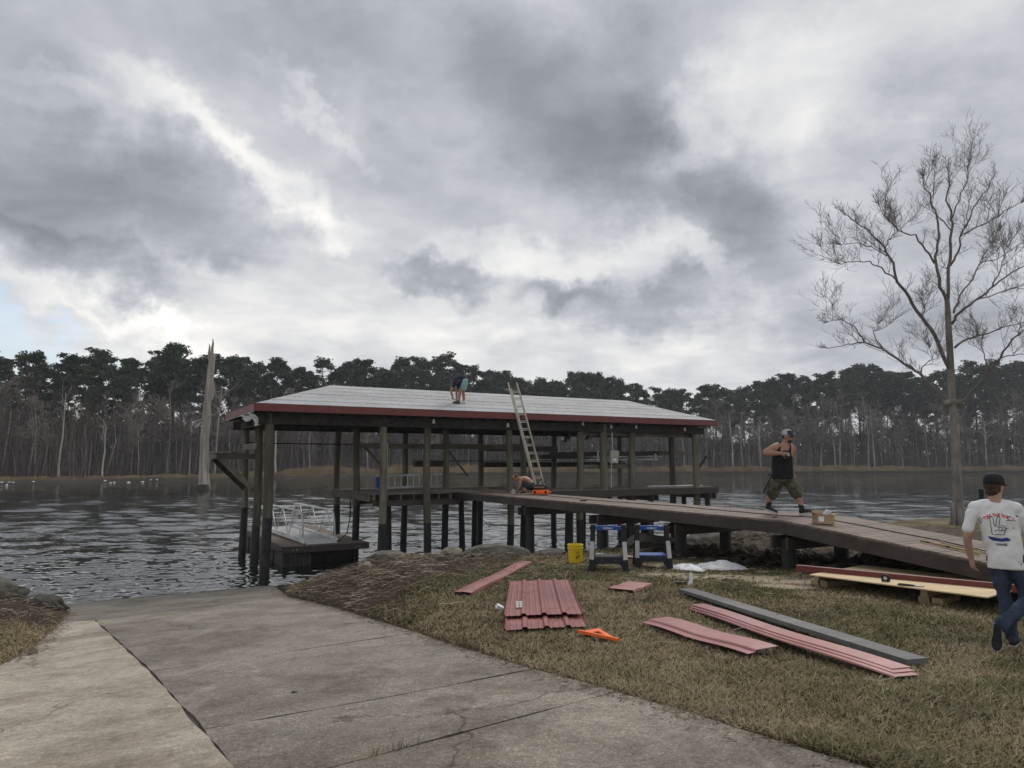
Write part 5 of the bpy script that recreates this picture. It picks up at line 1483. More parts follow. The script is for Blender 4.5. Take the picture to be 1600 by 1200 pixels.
# ---------------------------------------------------------------- sawhorses
def text_mesh(s, size, mat, name, parent, M, bold=0.0):
    cu = bpy.data.curves.new('lettering', 'FONT'); cu.body = s; cu.size = size; cu.align_x = 'CENTER'; cu.align_y = 'CENTER'; cu.offset = bold; cu.extrude = 0.001
    to = bpy.data.objects.new('lettering', cu); COL.objects.link(to)
    dg = bpy.context.evaluated_depsgraph_get()
    me = bpy.data.meshes.new_from_object(to.evaluated_get(dg)); bpy.data.objects.remove(to); bpy.data.curves.remove(cu)
    me.materials.clear(); me.materials.append(mat)
    o = link(name, me, parent); o.matrix_local = M
    return o
m_blueb = pm('bright_blue_plastic', (0.012,0.060,0.270), (0.020,0.085,0.340), 6, 0.45, spec=0.4, big=0.08)
def sawhorse(x, y, rz, label, tray):
    h = thing('sawhorse', label, 'sawhorse', on(x, y), rz, 'folding sawhorses on the lawn')
    H = 0.79; W = 0.275
    mb = MB(); mb.box(-W-0.03,W+0.03,-0.045,0.045,H-0.07,H); mb.box(-0.10,0.12,-0.05,0.05,H-0.01,H+0.012); mb.box(-W+0.05,-0.12,-0.035,0.035,H,H+0.006); mb.build('top_beam', m_blueb, h)
    t = text_mesh('KOBALT', 0.048, m_white, 'lettering', h, Matrix.Translation((0.0,-0.0475,H-0.035)) @ Matrix.Rotation(R(90),4,'X'), 0.001)
    for sy in (-1, 1):
        for sx in (-1, 1):
            t_ = Vector((sx*W, sy*0.05, H-0.01)); k1 = Vector((sx*(W+0.015), sy*0.135, H*0.66)); k2 = Vector((sx*(W+0.03), sy*0.245, H*0.26)); f = Vector((sx*(W+0.045), sy*0.315, 0.0))
            mb = MB(); mb.bar(t_+Vector((0,0,0.03)), k1, 0.085, 0.062, up=(0,1,0.2)); lg = mb.build('leg', m_black, h)
            mb = MB(); mb.bar(k1, k2, 0.078, 0.050, up=(0,1,0.2)); mb.build('leg_panel', m_lgrey if sy < 0 else m_black, lg)
            mb = MB(); mb.bar(k2, f, 0.085, 0.075, up=(0,1,0.2)); mb.build('foot', m_black, lg)
            mb = MB(); mb.tube([t_+Vector((sx*0.04,0,-0.03)), t_+Vector((sx*0.065,0,-0.03))], 0.035, 10); mb.build('hinge', m_black, lg)
        mb = MB()     # arched cross panel between the legs
        y0 = sy*0.245; zt = H*0.31
        arch = [(-W,zt),(W,zt),(W+0.03,zt-0.06),(W+0.045,0.02),(W-0.03,0.02),(W-0.05,zt-0.135),(W-0.10,zt-0.10),(-W+0.10,zt-0.10),(-W+0.05,zt-0.135),(-W+0.03,0.02),(-W-0.045,0.02),(-W-0.03,zt-0.06)]
        mb.prism([(px_, y0+sy*(0.07*(1-pz/zt)) , pz) for px_, pz in arch], (0,-sy*0.045,0)); mb.build('cross_panel', m_black, h)
        for cx in (-0.12,0.0,0.12):
            mb = MB(); mb.prism([(cx-0.035,y0+sy*0.012,zt-0.075),(cx+0.035,y0+sy*0.012,zt-0.075),(cx+0.02,y0+sy*0.012,zt-0.04),(cx-0.02,y0+sy*0.012,zt-0.04)], (0,-sy*0.01,0)); mb.build('molded_inset', m_lgrey if cx else m_black, h)
    mb = MB(); mb.box(-W+0.02,W-0.02,-0.20,0.20,H*0.30,H*0.33); mb.build('tray', m_blueb if tray else m_black, h)
    return h
sawhorse(1.78, 13.35, R(-8), 'nearer black and grey sawhorse with blue top, beside the yellow bucket', False)
sawhorse(2.72, 14.05, R(-6), 'farther sawhorse with blue top and blue tray, beside the white sheet', True)

# ---------------------------------------------------------------- bucket
bk = thing('bucket', 'yellow plastic bucket with wire handle standing on the bank', 'bucket', on(1.27,14.5,-0.01), R(20))
mb = MB(); mb.lathe([(0.130,0.0),(0.134,0.005),(0.148,0.27),(0.158,0.275),(0.158,0.305),(0.150,0.31),(0.151,0.335),(0.160,0.34),(0.160,0.362),(0.152,0.37),(0.147,0.36),(0.128,0.02)], 28, cap1=True); mb.build('body', m_yellow, bk, smooth=False)
hp = [Vector((0.162*math.cos(a), 0.02+0.05*math.sin(a)*0, 0.335)) for a in (0,)]; mb = MB()
mb.tube([(0.162*math.cos(a), -0.09*math.sin(a), 0.335-0.17*math.sin(a)) for a in [math.pi*i/14 for i in range(15)]], 0.0035, 5); mb.build('handle', m_galv, bk)
mb = MB(); mb.lathe([(0.150,0.298),(0.154,0.300)], 20); mb.build('inner_stain', pm('rust_stain', (0.10,0.035,0.02), (0.16,0.06,0.03), 12), bk)
mb = MB()
for (a0, a1, z0, z1) in ((-1.95,-1.72,0.15,0.16),(-1.95,-1.45,0.185,0.192),(-1.9,-1.5,0.205,0.212),(-1.62,-1.4,0.12,0.165),(-1.95,-1.72,0.10,0.14),(-1.9,-1.45,0.08,0.085),(-2.0,-1.4,0.225,0.232)):
    r_ = lambda z: 0.1345+0.0137*z/0.27+0.0014
    n = 4; vs = []
    for z in (z0,z1):
        for q in range(n+1):
            a = a0+(a1-a0)*q/n; vs.append((r_(z)*math.cos(a), r_(z)*math.sin(a), z))
    mb.add(vs, [(q,q+1,n+2+q,n+1+q) for q in range(n)])
mb.build('warning_print', m_print_dark, bk)

# thin battens and offcuts by the sawhorses
def batten(label, a, b, w, h, mat, lift=0.02, name='batten', cat='batten'):
    mb = MB(); mb.bar(on(*a,lift), on(*b,lift), w, h); return tag(mb.build(name, mat), label, cat)
batten('thin pale batten on the grass in front of the yellow bucket', (1.30,13.7), (1.85,13.75), 0.035, 0.022, m_lumber)
batten('red-topped white trim lying behind the nearer sawhorse', (1.85,15.5), (2.7,14.9), 0.09, 0.035, m_red, 0.05, 'metal_trim', 'metal trim')
batten('narrow white strip lying on the red trim behind the sawhorses', (1.80,15.5), (2.65,14.93), 0.03, 0.02, m_white, 0.08, 'metal_strip', 'metal strip')

# ---------------------------------------------------------------- crumpled white sheets
def crumple(name, label, outline, hgt, seed, cat='plastic sheet'):
    xs = [p[0] for p in outline]; ys = [p[1] for p in outline]; poly = np.array(outline)
    n = 26; X_, Y_ = np.meshgrid(np.linspace(min(xs),max(xs),n), np.linspace(min(ys),max(ys),n))
    ins = inside(X_, Y_, poly); d = seg_dist(X_, Y_, poly, True)*ins
    z = ground_z(X_, Y_)+0.012+hgt*sstep(0,0.35,d)*(0.5+0.8*np.abs(fbm(X_*3.5,Y_*3.5,seed,4)-0.5)*2.2)+0.03*fbm(X_*9,Y_*9,seed+3,2)*sstep(0,0.1,d)
    vs = np.stack([X_.ravel(),Y_.ravel(),z.ravel()],-1); idx = np.arange(n*n).reshape(n,n)
    f = np.stack([idx[:-1,:-1],idx[:-1,1:],idx[1:,1:],idx[1:,:-1]],-1).reshape(-1,4)
    keep = ins.ravel()[f].sum(1) >= 3
    o = np_mesh(name, vs, f[keep], m_sheet, smooth=False)
    so = o.modifiers.new('thick','SOLIDIFY'); so.thickness = 0.006
    return tag(o, label, cat)
crumple('plastic_sheet', 'left crumpled white sheet with a pointed corner, beside the farther sawhorse', [(2.95,13.9),(3.02,13.55),(3.2,13.25),(3.42,12.95),(3.62,13.45),(3.62,14.0),(3.3,14.3)], 0.11, 61)
crumple('plastic_sheet', 'right crumpled white sheet, longer and smoother than the left one', [(3.55,13.6),(3.75,13.35),(4.25,13.42),(4.42,13.55),(4.45,13.75),(4.1,14.2),(3.55,14.25)], 0.13, 67)
mb = MB(); mb.prism([(-0.05,0,0),(0.03,0,0.0),(0.06,0.0,0.16),(0.02,0,0.19),(-0.01,0,0.07)], (0,0.02,0)); o = mb.build('paper_scrap', m_white); o.location = on(2.78,11.3,0.0); o.rotation_euler=(-0.2,0,0.3); tag(o, 'upright white scrap on the grass behind the grey board', 'paper scrap')
mb = MB(); mb.box(-0.14,0.02,-0.05,0.06,0,0.05); o = mb.build('dark_offcut', m_black); o.location = on(2.68,11.3,0); tag(o, 'small dark offcut beside the upright white scrap', 'offcut')

# ---------------------------------------------------------------- plywood bench on blocks
def ply(label, near, u, v, z, tilt=0.0):
    o = MB(); a = Vector((*near, 0)); U_ = Vector((*u,0)); V_ = Vector((*v,0))
    top = [a, a+U_, a+U_+V_, a+V_]
    top = [Vector((p.x,p.y,z+tilt*i)) for i, p in zip((0,1,1,0), top)]
    root = thing('plywood_sheet', label, 'plywood sheet', (0,0,0))
    mb = MB(); mb.prism(top, (0,0,-0.016)); mb.build('panel', m_ply, root)
    return root
zb = gz(5.3,10.6)+0.19
ply('front plywood sheet lying on lumber blocks with tools on it', (4.56,11.14), (1.42,-1.98), (0.98,0.72), zb, 0.03)
ply('rear plywood sheet showing beyond the red drip edge', (4.95,11.52), (1.40,-1.90), (0.98,0.75), zb-0.02, 0.03)
mb = MB()
a, b = Vector((4.55,11.62,zb+0.02)), Vector((6.85,9.40,zb+0.055)); d = (b-a).normalized(); n_ = Vector((-d.y,d.x,0)).normalized()
mb.bar(a-n_*0.0, b-n_*0.0, 0.006, 0.10, up=(0,0,1)); mb.bar(a+n_*0.04+Vector((0,0,0.048)), b+n_*0.04+Vector((0,0,0.048)), 0.085, 0.006); tag(mb.build('drip_edge', m_red), 'long dark red drip edge lying across the plywood sheets', 'metal trim')
bl = [((4.72,11.35),(5.28,11.62),0),((4.80,11.20),(5.38,11.42),0),((4.74,11.30),(5.34,11.55),1),((5.62,9.95),(6.12,10.35),0),((5.60,9.90),(6.15,10.25),1),((5.72,9.80),(6.2,10.2),0)]
labs = ['grey lumber block under the left end of the plywood, at the back','front lower lumber block under the left end of the plywood','upper lumber block under the left end of the plywood',
        'lower lumber block under the right end of the plywood','upper lumber block under the right end of the plywood','nearest lumber block at the right end of the plywood']
for (a, b, lv), lab in zip(bl, labs):
    mb = MB(); A, B_ = on(*a), on(*b); z = zb-0.016-0.045-0.09*(1-lv)+0.0
    A.z = B_.z = z; mb.bar(A, B_, 0.09 if lv else 0.14, 0.088); tag(mb.build('lumber_block', m_lumber), lab, 'lumber', 'lumber blocks under the plywood')
# tape measure
tm = thing('tape_measure', 'chunky dark tape measure standing on the front plywood sheet', 'tape measure', (5.36,10.42,zb+0.017), R(-40))
mb = MB(); prof = [(-0.05,0),(0.05,0),(0.055,0.03),(0.045,0.075),(0.015,0.095),(-0.03,0.09),(-0.055,0.06)]
mb.prism([(x,-0.03,z) for x,z in prof], (0,0.06,0)); mb.build('case', m_black, tm)
mb = MB(); mb.lathe([(0.026,0),(0.026,0.004)], 14, M=Matrix.Translation((0,-0.031,0.045)) @ Matrix.Rotation(R(90),4,'X')); mb.build('badge', m_lgrey, tm)
# snips
sn_ = thing('tin_snips', 'pair of dark metal snips lying on the front plywood sheet', 'snips', (5.52,9.98,zb+0.03), R(-38))
for s_ in (-1,1):
    mb = MB(); mb.tube([(0.02,0,0),(-0.08,s_*0.03,0),(-0.20,s_*0.045,0)], [0.011,0.012,0.010], 6); mb.build('handle', m_black, sn_)
    mb = MB(); mb.prism([(0.0,0,0.006),(0.12,s_*0.012,0.006),(0.10,s_*0.022,0.006),(0.0,s_*0.022,0.006)], (0,0,-0.012)); mb.build('blade', m_galv, sn_)

# ---------------------------------------------------------------- things on the walkway
cb = thing('cardboard_box', 'open brown cardboard box standing on the walkway edge', 'cardboard box', bw(7.50,-13.55,wz(-13.55)+0.004), BH_T+R(-35))
cb.rotation_euler = (-0.03,0.05,BH_T+R(-32))
mb = MB(); w, d_, h_ = 0.150, 0.12, 0.165; th = 0.006
mb.box(-w,w,-d_,-d_+th,0,h_); mb.box(-w,w,d_-th,d_,0,h_); mb.box(-w,-w+th,-d_+th,d_-th,0,h_); mb.box(w-th,w,-d_+th,d_-th,0,h_); mb.box(-w+th,w-th,-d_+th,d_-th,0.0,th); mb.build('body', m_card, cb)
for sx in (-1,1):
    mb = MB(); mb.bar((sx*w,0,h_-0.002),(sx*(w+0.07),0,h_+0.03),2*d_-0.02,0.005); mb.build('flap', m_card, cb)
mb = MB(); mb.bar((0,d_,h_),(0,d_+0.06,h_+0.06),2*w-0.02,0.005); mb.build('flap', m_card, cb)
mb = MB(); mb.box(-w+0.025,-w+0.12,-d_-0.002,-d_,0.04,0.13); mb.build('shipping_label', m_white, cb)
mb = MB(); mb.tube([(0.02,0,0.14),(0.10,0.02,0.21),(0.14,0.0,0.20)], [0.05,0.06,0.03], 7); mb.build('packing_paper', m_sheet, cb)
# yellow level lying on the ramp
lv = thing('spirit_level', 'long yellow level lying on the sloping walkway planks', 'spirit level', bw(7.55,-15.7,wz(-15.7)+0.012), BH_T+R(90))
lv.rotation_euler = (0.0,-0.097,BH_T+R(82))
mb = MB(); mb.box(-0.48,0.48,-0.011,0.011,0.0,0.032); mb.build('bar', pm('ochre_metal', (0.26,0.185,0.07), (0.36,0.26,0.11), 6, 0.6), lv)
for x in (-0.35,0,0.35):
    mb = MB(); mb.box(x-0.035,x+0.035,-0.013,0.013,0.008,0.026); mb.build('vial', m_black, lv)
mb = MB(); mb.tube([bw(7.95,-15.35,wz(-15.35)+0.02), bw(7.8,-15.6,wz(-15.6)+0.02), bw(7.82,-15.9,wz(-15.9)+0.02), bw(7.68,-16.2,wz(-16.2)+0.02)], 0.012, 6); tag(mb.build('pry_bar', m_lumber), 'thin bent tan stick beside the yellow level', 'stick')
# orange case with the tool bag on it, behind the crouching man
oc = thing('tool_case', 'orange plastic tool case lying flat on the walkway behind the crouching man', 'tool case', bw(8.35,-2.55,ZD+0.005), 0)
bm = bmesh.new(); bmesh.ops.create_cube(bm, size=1.0); bmesh.ops.scale(bm, vec=(0.56,0.34,0.14), verts=bm.verts); bmesh.ops.bevel(bm, geom=bm.edges[:], offset=0.04, segments=3, affect='EDGES')
me = bpy.data.meshes.new('body'); bm.to_mesh(me); bm.free(); me.materials.append(m_orange); o = link('body', me, oc, (0.02,0,0.085))
for x in (-0.17,0.17):
    mb = MB(); mb.box(x-0.03,x+0.03,-0.18,-0.165,0.05,0.13); mb.build('latch', m_black, oc)
for x in (-0.2,0.2):
    mb = MB(); mb.box(x-0.04,x+0.04,-0.12,0.12,0.0,0.03); mb.build('foot', m_orange, oc)
mb = MB(); mb.tube([(0.30,-0.08,0.09),(0.35,-0.06,0.09),(0.35,0.06,0.09),(0.30,0.08,0.09)], 0.015, 6); mb.build('handle', m_orange, oc)
tb = thing('tool_bag', 'dark green and black tool bag lying on the orange case', 'tool bag', bw(8.35,-2.55,ZD+0.165), R(4))
bm = bmesh.new(); bmesh.ops.create_icosphere(bm, subdivisions=3, radius=1.0)
for v in bm.verts:
    c = v.co.copy(); v.co = Vector((0.27*abs(c.x)**0.7*math.copysign(1,c.x), 0.15*abs(c.y)**0.7*math.copysign(1,c.y), 0.09+0.09*abs(c.z)**0.8*math.copysign(1,c.z)+0.02*math.sin(9*c.x)*max(c.z,0)))
me = bpy.data.meshes.new('body'); bm.to_mesh(me); bm.free(); me.materials.append(pm('dark_canvas', (0.018,0.024,0.018), (0.05,0.055,0.042), 9, 0.85, 0.4, 40)); link('body', me, tb)
mb = MB(); mb.box(-0.20,0.10,-0.155,-0.13,0.06,0.10); mb.build('stripe', pm('dusty_red_band', (0.22,0.10,0.085), (0.30,0.16,0.14), 8), tb)
for x in (-0.02,0.12):
    mb = MB(); mb.tube([(x-0.08,0,0.15),(x-0.05,0,0.23),(x+0.05,0,0.24),(x+0.09,0,0.15)], 0.016, 6); mb.build('handle', m_black, tb)
mb = MB(); mb.tube([(0.0,-0.05,0.17),(0.03,-0.05,0.26)], [0.04,0.03], 8); mb.build('pocket', m_galv, tb)

# ---------------------------------------------------------------- rocks
def rock(x, y, sx, sy, sz, seed, mat, label, rz=0.0, dz=0.0, flat=0.6, name='rock', cat='rock', group=None):
    bm = bmesh.new(); bmesh.ops.create_icosphere(bm, subdivisions=3, radius=1.0); r_ = random.Random(seed)
    pl = [(Vector((r_.gauss(0,1), r_.gauss(0,1), r_.gauss(0.2,0.8))).normalized(), r_.uniform(0.62,0.9)) for _ in range(9)]
    for v in bm.verts:
        c = v.co.copy()
        for n_, k in pl:
            e = c.dot(n_)-k
            if e > 0: c -= n_*e*0.92
        f = fbm(np.array([c.x*2+seed]), np.array([c.y*2+c.z*1.7]), seed, 3)[0]
        v.co = Vector((c.x*sx, c.y*sy, c.z*sz))*(0.92+0.22*f)
    me = bpy.data.meshes.new(name); bm.to_mesh(me); bm.free(); me.materials.append(mat)
    o = link(name, me, None, on(x, y, sz*flat*0.5+dz), (0,0,rz)); return tag(o, label, cat, group)
rock(-0.32,15.9,0.72,0.38,0.22,1,m_rock,'large flat dark slab of rock at the bank edge', 0.1)
rock(-1.30,15.7,0.28,0.22,0.17,2,m_rockpale,'pale tan rock at the bank edge left of the flat slab', 0.4)
rock(-1.05,15.15,0.20,0.16,0.12,3,m_rock,'wedge of grey rock just in front of the pale tan rock', 0.9)
rock(-1.55,15.05,0.16,0.14,0.07,4,m_rock,'low grey stone left of the grey wedge', 0.2)
rock(-2.6,15.6,0.42,0.3,0.14,5,m_rock,'low brown rock half buried in reed at the bank', 0.3)
rock(-3.0,14.9,0.20,0.2,0.15,6,m_rockpale,'pale lump of rock in the washed-up reed', 0.0)
rock(0.9,16.0,0.4,0.25,0.12,7,m_rock,'low dark rock right of the flat slab', 0.2)
rock(3.3,17.2,0.62,0.4,0.28,8,m_rock,'big dark boulder behind the farther sawhorse', 0.4)
rock(4.2,17.6,0.5,0.4,0.18,9,m_rock,'flat grey rock behind the white sheets', 0.4)
rock(5.1,18.6,0.6,0.4,0.2,10,m_rock,'grey rock at the waterline under the walkway', -0.3)
rock(6.6,20.2,0.42,0.34,0.26,11,m_rockpale,'pale tan boulder on the spit behind the walkway', 0.2)
rock(8.0,21.4,0.5,0.4,0.2,12,m_rock,'dark rock on the spit right of the pale boulder', 0.5)
rock(5.7,19.6,0.5,0.36,0.2,13,m_rock,'rounded dark rock left of the pale boulder', 0.1)
rock(-9.95,14.4,0.34,0.26,0.22,14,m_rock,'tilted grey slab among the rocks on the left bank', 0.6)
rock(-10.6,14.7,0.55,0.35,0.22,15,m_rock,'long dark rock on the left bank, farthest left', 0.1)
rock(-9.35,14.6,0.4,0.3,0.2,16,m_rock,'dark rock at the right end of the left bank', -0.4)
rock(-8.55,14.85,0.09,0.07,0.05,17,m_rock,'small stone lying on the ramp near the left bank', 0.0)
rock(-6.72,14.65,0.10,0.06,0.06,18,m_black,'small black lump on the damp end of the ramp', 0.3)
rock(-1.75,5.95,0.025,0.02,0.015,19,m_rock,'tiny dark pebble on the ramp', 0, 0.17)
rock(-5.95,9.15,0.08,0.06,0.17,20,m_rockpale,'pale broken stub at the edge of the left bank', 0.2, 0.05)
# shell and litter under the walkway
for i, (x, y, sc) in enumerate([(6.75,15.1,0.16),(6.95,15.0,0.12)]):
    rock(x, y, sc, sc*0.6, 0.05, 30+i, m_white, ['crumpled white bag under the walkway, left piece','crumpled white bag under the walkway, right piece'][i], 0.4*i, name='plastic_bag', cat='plastic bag')
# black boards and clods heaped under the ramp end
mk = m_timber_dark
for i, (a, b, w, lab) in enumerate([((6.15,12.85,0.0),(6.75,13.0,0.55),0.3,'leftmost black board propped against the clod heap'),((6.55,12.75,0.0),(6.75,13.0,0.54),0.12,'second black board from the left on the clod heap'),((6.75,12.7,0.0),(6.82,13.0,0.50),0.10,'third black board from the left on the clod heap'),((7.0,12.6,0.0),(6.9,13.05,0.48),0.12,'rightmost black board leaning on the clod heap')]):
    mb = MB(); A = on(a[0],a[1],a[2]+0.02); B_ = on(b[0],b[1],b[2]); mb.bar(A, B_, w, 0.03); tag(mb.build('black_board', mk), lab, 'board', 'black boards under the walkway')
mb = MB(); mb.bar(on(6.6,12.15,0.06), on(7.5,12.5,0.12), 0.16, 0.04); tag(mb.build('loose_plank', m_deck_old), 'grey plank lying behind the plywood under the walkway', 'plank')
# mooring post beyond the spit
ps = thing('mooring_post', 'thin black post standing at the water right of the bare tree', 'post', (17.6,26.9,0.8))
mb = MB(); mb.tube([(0,0,-0.6),(0,0,1.6)], 0.085, 10); mb.build('post', m_black, ps)
mb = MB(); mb.tube([(0,0,0.0),(0,0,0.35)], 0.095, 10); mb.build('rust_band', pm('rusty_band', (0.12,0.05,0.025), (0.2,0.09,0.045), 8), ps)

# ================================================================ GRASS, STRAW, CLODS
def scatter_blades():
    rg = np.random.default_rng(31)
    N_ = 520000
    # bearings across the view, density easing with distance
    d = 3.0*(20.0/3.0)**(rg.random(N_)**0.92)
    a = R(-38)+R(78)*rg.random(N_)
    x = d*np.sin(a); y = d*np.cos(a)
    keep = (~inside(x, y, RAMP_POLY)) & (y > 2.5)
    x, y, d = x[keep], y[keep], d[keep]
    z = ground_z(x, y)
    wr = cover(x, y, WRACK); sa = cover(x, y, SAND); mu = cover(x, y, MUD)
    dens = fbm(x*2.2, y*2.2, 83, 3)
    keep = (z > 0.45) & (rg.random(len(x)) < (1-0.9*sa)*(1-0.85*mu)*(1-0.75*wr)*(0.45+0.9*dens)) & (y < 21)
    x, y, z, d = x[keep], y[keep], z[keep], d[keep]
    n = len(x)
    h = (0.022+0.040*rg.random(n)**1.5)*(0.75+0.6*fbm(x*1.4, y*1.4, 87, 2))
    lie = rg.random(n)
    az_ = rg.random(n)*6.283; az_ = np.where(rg.random(n) < 0.4, 5.6+0.8*rg.normal(size=n), az_)
    til = np.radians(30+50*lie)
    Lb = h*(1+1.1*lie)
    dx, dy, dz = np.cos(az_)*np.sin(til), np.sin(az_)*np.sin(til), np.cos(til)
    w = (0.0016+0.0016*rg.random(n))*(0.55+d*0.13)
    px_, py_ = -np.sin(az_)*w, np.cos(az_)*w
    b = np.stack([x, y, z-0.004], -1)
    m = b+np.stack([dx*Lb*0.55, dy*Lb*0.55, dz*Lb*0.62], -1)
    t = b+np.stack([dx*Lb*1.05, dy*Lb*1.05, dz*Lb*0.9], -1)
    s = np.stack([px_, py_, 0*w], -1)
    V = np.stack([b-s, b+s, m+s*0.8, m-s*0.8, t], 1).reshape(-1, 3)
    base = (np.arange(n)*5)[:,None]
    F = np.concatenate([base+np.array([[0,1,2]]), base+np.array([[0,2,3]]), base+np.array([[3,2,4]])], 0)
    tone = lawn_tone(x, y)
    k = rg.random(n)[:,None]
    straw = np.array([0.300,0.245,0.155]); green = np.array([0.078,0.088,0.032])
    col = tone*(0.85+0.9*rg.random(n))[:,None]
    g = (fbm(x*0.55, y*0.55, 51, 5)*0.6+fbm(x*2.3+7, y*2.3, 57, 4)*0.4)[:,None]
    ps_ = 0.22+0.5*sstep(0.4,0.6,g)
    col = np.where(k < ps_*0.6, straw*(0.6+0.6*rg.random(n))[:,None], col)
    col = np.where(k > 1-0.30*(1-sstep(0.38,0.56,g)), green*(0.8+0.6*rg.random(n))[:,None], col)
    C5 = np.repeat(col, 5, 0)
    o = np_mesh('grass', V, F, pm('dormant_grass', (0.9,0.9,0.9), (1.1,1.1,1.1), 3, 0.85, attr='tone', spec=0.15, big=0.0), C5)
    tag(o, 'short matted half dormant grass of the lawn', kind='stuff')
scatter_blades()

def scatter_straw(name, label, zones, n_each, lmin, lmax, w, c1, c2, seed, lift=0.03, zmin=0.15):
    rg = np.random.default_rng(seed); P = []; 
    for (cx, cy, rx, ry), n in zip(zones, n_each):
        q = rg.normal(size=(n,2))*0.55; P.append(np.stack([cx+q[:,0]*rx, cy+q[:,1]*ry], -1))
    P = np.concatenate(P); x, y = P[:,0], P[:,1]; z = ground_z(x, y)
    k = (z > zmin) & ~inside(x, y, RAMP_POLY); x, y, z = x[k], y[k], z[k]; n = len(x)
    L = lmin+(lmax-lmin)*rg.random(n)**2.2
    a = rg.random(n)*6.283; a = np.where(rg.random(n) < 0.5, 0.45+0.5*rg.normal(size=n), a)
    el = rg.normal(0.06, 0.17, n)
    dirv = np.stack([np.cos(a)*np.cos(el), np.sin(a)*np.cos(el), np.sin(el)], -1)
    c = np.stack([x, y, z+lift*(0.2+rg.random(n)*1.6)], -1)
    p0, p2 = c-dirv*L[:,None]/2, c+dirv*L[:,None]/2
    zz = ground_z(p0[:,0],p0[:,1]); p0[:,2] = np.maximum(p0[:,2], zz+0.003); zz = ground_z(p2[:,0],p2[:,1]); p2[:,2] = np.maximum(p2[:,2], zz+0.003)
    p1 = (p0+p2)/2+rg.normal(size=(n,3))*L[:,None]*0.05
    ww = w*(0.5+rg.random(n))[:,None]
    s = np.stack([-np.sin(a), np.cos(a), 0*a], -1)*ww; u = np.stack([0*a,0*a,0*a+1], -1)*ww
    rings = [np.stack([p-s*0.9-u*0.5, p+s*0.9-u*0.5, p+u*0.8], 1) for p in (p0,p1,p2)]
    V = np.concatenate(rings, 1).reshape(-1,3); base = (np.arange(n)*9)[:,None]; F = []
    for j in (0,3):
        for q in range(3): F.append(np.concatenate([base+j+q, base+j+(q+1)%3, base+j+3+(q+1)%3, base+j+3+q], 1))
    tone = np.repeat((0.55+0.8*rg.random(n))[:,None], 9, 0)*np.ones(3)
    o = np_mesh(name, V, np.concatenate(F), pm(name+'_stalk', c1, c2, 4, 0.85, attr='tone', spec=0.2), tone)
    tag(o, label, kind='stuff')
WZ = WRACK
scatter_straw('reed_wrack', 'tangled brown washed-up reed along the bank', WZ, [4800,4400,3200,2200,1500,1800,3200,2600,4600,1500,1000,2400,1400], 0.03, 0.30, 0.0036, (0.060,0.046,0.035), (0.135,0.105,0.078), 41, 0.035)
scatter_straw('pale_reed', 'pale broken reed stalks strewn over the bank and lawn', WZ+[(-1.4,11.5,2.2,2.6),(0.6,13.0,2.2,2.2),(2.0,8.0,3.0,3.0),(3.2,12.2,2.0,0.9)], [300,330,240,160,260,110,220,160,420,120,60,150,60,110,60,30,110], 0.04, 0.5, 0.0040, (0.235,0.190,0.130), (0.40,0.33,0.235), 43, 0.07)
def scatter_spill():
    rg = np.random.default_rng(61); V = []; F = []; n = 5200
    seg = [(RE[i], RE[i+1]) for i in range(2, len(RE)-1)]+[(LE[i], LE[i+1]) for i in range(2, 6)]
    ln = np.array([math.dist(a, b) for a, b in seg]); pick = rg.choice(len(seg), n, p=ln/ln.sum()); t = rg.random(n)
    A = np.array([s[0] for s in seg])[pick]; B_ = np.array([s[1] for s in seg])[pick]; c = A+(B_-A)*t[:,None]
    c = c+rg.normal(size=(n,2))*0.11; ins = inside(c[:,0], c[:,1], RAMP_POLY); c = c[ins]; n = len(c)
    z = ramp_z(c[:,0], c[:,1])
    L_ = 0.01+0.09*rg.random(n)**2; a = rg.random(n)*6.283; w = 0.002+0.004*rg.random(n)
    d = np.stack([np.cos(a), np.sin(a), 0*a+0.08*rg.random(n)], -1)*L_[:,None]; s = np.stack([-np.sin(a), np.cos(a), 0*a], -1)*w[:,None]
    p = np.stack([c[:,0], c[:,1], z+0.004], -1); up = np.array([0,0,0.006])
    V = np.stack([p-s, p+s, p+d+s*0.4+up*0.3, p+d-s*0.4+up*0.3, p+d*0.5+up], 1).reshape(-1,3); b = (np.arange(n)*5)[:,None]
    F = np.concatenate([b+np.array([[0,1,4]]), b+np.array([[1,2,4]]), b+np.array([[2,3,4]]), b+np.array([[3,0,4]])])
    tone = np.repeat((0.5+0.9*rg.random(n))[:,None], 5, 0)*np.ones(3)
    tag(np_mesh('litter_spill', V, F, pm('litter_stalk', (0.08,0.065,0.045), (0.20,0.16,0.105), 5, 0.9, attr='tone'), tone), 'dry grass clippings and soil crumbs spilling onto the ramp edges', kind='stuff')
scatter_spill()
